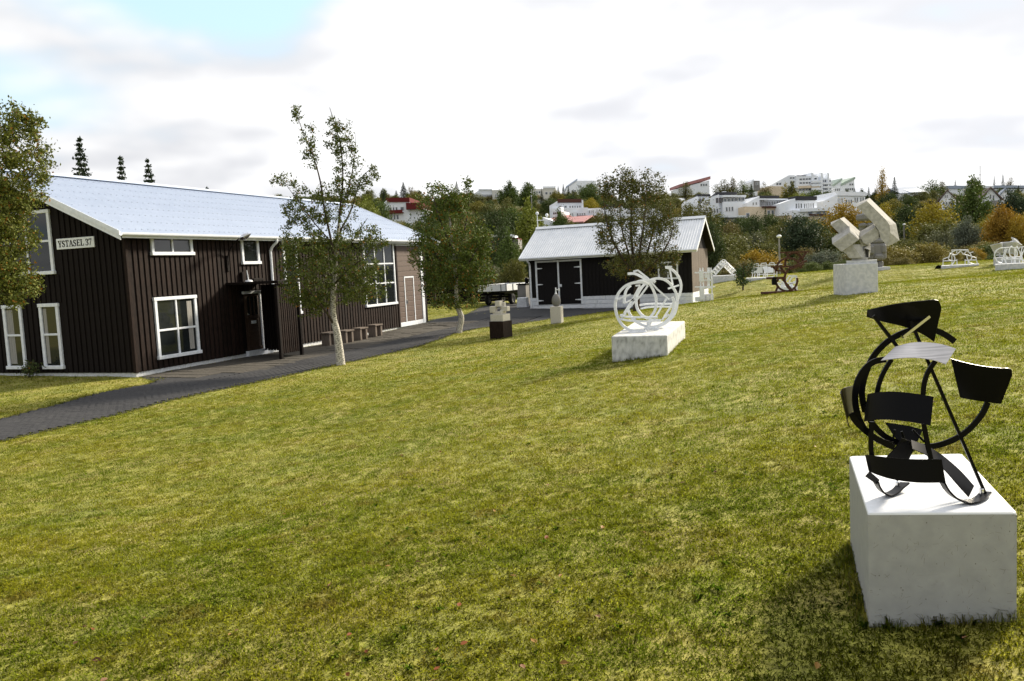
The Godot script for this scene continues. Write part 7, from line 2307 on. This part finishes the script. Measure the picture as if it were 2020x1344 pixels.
	for q in [[[Vector3(23.934,2.451,-41.2), Vector3(24.086,2.51,-41.2), Vector3(24.266,2.546,-41.2), Vector3(24.445,2.559,-41.2)], [Vector3(24.377,2.046,-41.6), Vector3(24.457,2.026,-41.6), Vector3(24.57,2.025,-41.6), Vector3(24.684,2.042,-41.6)], 0.5], [[Vector3(24.505,2.555,-41.3), Vector3(24.73,2.566,-41.3), Vector3(24.955,2.542,-41.3), Vector3(25.135,2.461,-41.3), Vector3(25.293,2.297,-41.3)], [Vector3(24.743,2.041,-41.7), Vector3(24.902,2.01,-41.7), Vector3(25.084,1.933,-41.7), Vector3(25.244,1.903,-41.7), Vector3(25.425,1.916,-41.7)], 0.6], [[Vector3(24.925,2.56,-41.4), Vector3(24.992,2.673,-41.4), Vector3(25.116,2.79,-41.4)], [Vector3(25.241,2.347,-41.4), Vector3(25.376,2.363,-41.4), Vector3(25.523,2.427,-41.4)], 0.4], [[Vector3(25.176,2.791,-41.5), Vector3(25.369,2.68,-41.5), Vector3(25.482,2.562,-41.5), Vector3(25.585,2.427,-41.5)], [Vector3(25.789,2.573,-42.3), Vector3(25.881,2.522,-42.3), Vector3(25.974,2.472,-42.3), Vector3(26.066,2.398,-42.3)], 0.1]]:
		st = begin()
		plate(st, q[0], q[1], 0.04, Vector3(0, 0, q[2]), 12)
		put("shell", st, M.concrete, o)
	rods(o, [[Vector3(24.542,2.023,-41.4), Vector3(24.543,1.82,-41.4)], [Vector3(24.746,1.99,-41.4), Vector3(24.769,1.809,-41.4)], [Vector3(24.385,1.941,-41.4), Vector3(24.791,1.875,-41.4)]], 0.04, M.concrete, "strut")
	# ---- white grid of rods and plates beside the shed
	o = thing("grid_sculpture", "white sculpture of upright rods and small plates beside the shed's right corner", "sculpture", on_ground(Vector3(7.499,0.671,-32)))
	var gy := o.position.y - 0.1
	var feet := []
	for p in [Vector3(7.383,2.145,-32), Vector3(7.49,2.146,-32), Vector3(7.811,2.136,-32)]: feet.append([p, Vector3(p.x + 0.02, gy, p.z)])
	rods(o, feet, 0.022, P, "upright", true)
	rods(o, [[Vector3(7.711,2.141,-32), Vector3(7.693,1.336,-32)]], 0.045, P, "upright", true)
	rods(o, [[Vector3(7.148,1.975,-31.9), Vector3(7.925,1.954,-31.9)], [Vector3(7.489,1.668,-31.9), Vector3(7.84,1.66,-31.9)], [Vector3(7.152,1.426,-31.9), Vector3(7.925,1.4,-31.9)], [Vector3(7.313,1.372,-31.9), Vector3(7.771,1.359,-31.9)], [Vector3(7.163,0.743,-32), Vector3(7.501,0.738,-32)]], 0.024, P, "cross_bar", true)
	for q in [[Vector3(7.298,2.043,-31.8), Vector3(7.468,1.625,-31.8), 0.05], [Vector3(7.297,1.415,-31.8), Vector3(7.478,0.937,-31.8), 0.05], [Vector3(7.14,1.036,-31.9), Vector3(7.451,0.868,-31.9), 0.05], [Vector3(7.507,1.915,-31.8), Vector3(7.593,1.75,-31.8), 0.12], [Vector3(7.745,1.752,-31.7), Vector3(7.782,1.351,-31.7), 0.1], [Vector3(7.555,1.059,-31.7), Vector3(7.601,0.765,-31.7), 0.1], [Vector3(7.746,1.134,-31.7), Vector3(7.79,0.773,-31.7), 0.1], [Vector3(7.552,1.119,-32.3), Vector3(7.804,0.72,-32.3), 0.5]]:
		var a: Vector3 = q[0]
		var b: Vector3 = q[1]
		st = begin()
		soft_box(st, (a + b) * 0.5, Vector3(b.x - a.x, a.y - b.y, q[2]), 0.008)
		put("plate", st, P if q[2] < 0.4 else M.concrete, o)

# ---------------------------------------------------------------- things in the yard
func build_yard_things() -> void:
	var st: SurfaceTool
	var U := Vector3.UP
	# egg on its plinth
	var g: Vector3 = on_ground(Vector3(1.841,0.335,-33))
	var o := thing("plinth", "slim pale concrete plinth under the grey stone egg", "plinth", g)
	st = begin()
	var yaw := Basis(U, deg_to_rad(-17.0))
	soft_box(st, g + U * 0.3, Vector3(0.43, 0.76, 0.43), 0.012, yaw)
	put("block", st, M.pale_stone, o)
	fringe.append([g + Vector3(-0.3, 0, 0.25), g + Vector3(0.3, 0, 0.3), 40.0, 0.7])
	var top := g + U * 0.68
	o = thing("egg_sculpture", "grey stone egg with a short white stem before the shed doors", "sculpture", top)
	st = begin()
	var prof := PackedVector2Array()
	for k in 13:
		var a := PI * k / 12.0
		prof.append(Vector2(0.175 * sin(a) * (1.0 + 0.12 * cos(a)), 0.24 - 0.262 * cos(a)))
	prof[0].y = 0.0
	lathe(st, top, prof, 20)
	put("egg", st, M.granite, o)
	st = begin()
	lathe(st, top + U * 0.49, PackedVector2Array([Vector2(0.05, 0), Vector2(0.045, 0.04), Vector2(0.028, 0.06), Vector2(0.022, 0.16), Vector2(0.022, 0.25), Vector2(0, 0.26)]), 12)
	put("stem", st, M.paint, o)
	st = begin()
	soft_box(st, top + Vector3(0.07, 0.66, 0), Vector3(0.12, 0.03, 0.03), 0.005)
	soft_box(st, top + Vector3(0.13, 0.66, 0), Vector3(0.07, 0.08, 0.06), 0.01)
	put("clasp", st, M.paint, o)
	# cubes on a dark wooden block
	g = on_ground(Vector3(-0.365,0.087,-28.6))
	yaw = Basis(U, deg_to_rad(-33.0))
	o = thing("wooden_block", "dark brown wooden block under the pale cube sculpture", "plinth", g)
	st = begin()
	for k in 4: soft_box(st, g + U * 0.25 + yaw * Vector3(0.1425 * (k - 1.5), 0, 0), Vector3(0.1415, 0.7, 0.57), 0.005, yaw)
	put("block", st, M.wood, o)
	fringe.append([g + Vector3(-0.4, 0, 0.2), g + Vector3(0.4, 0, 0.2), 40.0, 0.7])
	top = g + U * 0.6
	o = thing("cube_sculpture", "pale stone sculpture of interlocking cubes on the dark wooden block", "sculpture", top)
	for q in [[Vector3(0.0, 0.12, 0.0), Vector3(0.52, 0.24, 0.48)], [Vector3(-0.02, 0.285, 0.02), Vector3(0.36, 0.09, 0.3)], [Vector3(-0.2, 0.41, 0.1), Vector3(0.20, 0.22, 0.2)], [Vector3(0.2, 0.42, -0.05), Vector3(0.26, 0.17, 0.18)], [Vector3(-0.02, 0.60, 0.02), Vector3(0.2, 0.2, 0.2)], [Vector3(0.06, 0.44, -0.12), Vector3(0.18, 0.4, 0.1)], [Vector3(0.12, 0.33, 0.05), Vector3(0.12, 0.1, 0.12)]]:
		st = begin()
		soft_box(st, top + yaw * q[0], q[1], 0.012, yaw)
		put("cube", st, M.pale_stone, o)
	# flatbed trailer
	g = on_ground(Vector3(-0.492,0.41,-49))
	yaw = Basis(U, deg_to_rad(-24.0))
	var at0 := g + Vector3(0.25, 0, -1.3)
	at0.y = gh(at0.x, at0.z)
	o = thing("trailer", "white drop-sided flatbed trailer parked between the trees and the shed", "trailer", at0)
	org = Vector3.ZERO
	o.basis = yaw
	var w := 1.85
	var l := 3.9
	st = begin()
	box(st, Vector3(0, 0.82, 0), Vector3(w - 0.08, 0.06, l - 0.08))
	for x in [-0.5, 0.5]: box(st, Vector3(x, 0.72, 0.1), Vector3(0.09, 0.13, l))
	box(st, Vector3(0, 0.70, l * 0.5 - 0.2), Vector3(1.5, 0.1, 0.08))
	box(st, Vector3(0, 0.5, 0.9), Vector3(1.6, 0.08, 0.08))
	box(st, Vector3(0, 0.55, -1.1), Vector3(1.5, 0.08, 0.08))
	put("chassis", st, M.black, o)
	for s in [-1.0, 1.0]:
		for k in 4:
			st = begin()
			soft_box(st, Vector3(s * (w * 0.5 - 0.02), 1.04, -l * 0.5 + l * (k + 0.5) / 4.0), Vector3(0.04, 0.38, l / 4.0 - 0.03), 0.006)
			put("side_panel", st, M.paint, o)
	for z in [-l * 0.5 + 0.0, l * 0.5 - 0.0]:
		for k in 3:
			st = begin()
			var x0: float = [-0.5, -0.31, 0.33][k] * w
			var x1: float = [-0.32, 0.32, 0.5][k] * w
			soft_box(st, Vector3((x0 + x1) * 0.5, 1.04, z), Vector3(x1 - x0 - 0.02, 0.38, 0.04), 0.006)
			put("end_panel", st, M.paint, o)
	st = begin()
	for x in [-0.5, -0.315, 0.325, 0.5]: box(st, Vector3(x * w, 1.03, l * 0.5 + 0.012), Vector3(0.03, 0.42, 0.05))
	box(st, Vector3(0, 1.245, l * 0.5), Vector3(w + 0.05, 0.02, 0.055))
	for k in 5: box(st, Vector3(w * 0.5 + 0.006, 1.03, -l * 0.5 + l * k / 4.0), Vector3(0.05, 0.42, 0.03))
	put("edge_iron", st, M.black, o)
	for s in [-1.0, 1.0]:
		for z in [0.85, -1.1]:
			var wheel := begin()
			lathe(wheel, Vector3.ZERO, PackedVector2Array([Vector2(0.19, -0.1), Vector2(0.30, -0.1), Vector2(0.33, -0.06), Vector2(0.33, 0.06), Vector2(0.30, 0.1), Vector2(0.19, 0.1)]), 20)
			var wm := put("wheel", wheel, M.rubber, o)
			wm.transform = Transform3D(Basis(Vector3.BACK, PI / 2), Vector3(s * 0.78, 0.33, z))
			var rim := begin()
			lathe(rim, Vector3.ZERO, PackedVector2Array([Vector2(0.19, -0.08), Vector2(0.12, -0.03), Vector2(0.0, -0.03)]), 14)
			lathe(rim, Vector3.ZERO, PackedVector2Array([Vector2(0.0, 0.03), Vector2(0.12, 0.03), Vector2(0.19, 0.08)]), 14)
			put("rim", rim, M.house_grey, wm)
	st = begin()
	tube(st, PackedVector3Array([Vector3(0, 0.62, l * 0.5 + 0.02), Vector3(0, 0.58, l * 0.5 + 0.5), Vector3(0.0, 0.06, l * 0.5 + 0.55)]), 0.035, 0.03, 8)
	put("drawbar", st, M.black, o)
	# stack of white timbers, grey tank and cream bin by the trailer
	g = on_ground(Vector3(0.688,0.354,-44.5))
	o = thing("timber_stack", "stack of four white painted beams at the shed's left corner", "timber stack", g)
	for k in 4:
		st = begin()
		soft_box(st, g + Vector3(0.01 * (k % 2), 0.06 + k * 0.132, -0.25), Vector3(0.56 - 0.02 * k, 0.128, 0.6), 0.012, Basis(U, deg_to_rad(-14.0)))
		put("beam", st, M.white, o)
	g = on_ground(Vector3(0.719,0.502,-47.5))
	o = thing("grey_tank", "grey box-shaped tank between the trailer and the shed", "tank", g)
	st = begin()
	soft_box(st, g + Vector3(0.12, 0.55, -0.4), Vector3(0.5, 1.2, 0.9), 0.04, Basis(U, deg_to_rad(-20.0)))
	put("body", st, M.house_grey, o)
	st = begin()
	soft_box(st, g + Vector3(0.12, 1.18, -0.4), Vector3(0.6, 0.07, 1.0), 0.02, Basis(U, deg_to_rad(-20.0)))
	lathe(st, g + Vector3(0.3, 1.21, -0.3), PackedVector2Array([Vector2(0.10, 0), Vector2(0.12, 0.25), Vector2(0.1, 0.32), Vector2(0, 0.34)]), 10)
	put("lid", st, M.black, o)
	g = on_ground(Vector3(-1.354,0.367,-51))
	o = thing("cream_tub", "cream coloured ribbed tub under the trailer's left corner", "tub", g)
	st = begin()
	lathe(st, g, PackedVector2Array([Vector2(0, 0), Vector2(0.15, 0), Vector2(0.16, 0.1), Vector2(0.155, 0.12), Vector2(0.165, 0.22), Vector2(0.16, 0.24), Vector2(0.17, 0.34), Vector2(0, 0.345)]), 16)
	put("body", st, M.house_cream, o)
	# plank fence behind the grass plot
	var f0: Vector3 = on_ground(Vector3(-5.768,0.372,-56))
	var f1: Vector3 = on_ground(Vector3(-0.062,0.541,-53))
	o = thing("plank_fence", "low dark plank fence behind the grass plot beside the hall", "fence", f0)
	for k in 5:
		var p := f0.lerp(f1, k / 4.0)
		st = begin()
		soft_box(st, p + U * 0.6, Vector3(0.12, 1.5, 0.12), 0.01)
		put("post", st, M.wood_dark, o)
		if k == 4: break
		var q := f0.lerp(f1, (k + 1) / 4.0)
		for r in 6:
			st = begin()
			bar(st, p + Vector3(0, 0.12 + r * 0.2, 0.08), q + Vector3(0, 0.12 + r * 0.2, 0.08), 0.03, 0.16)
			put("plank", st, M.wood_dark, o)
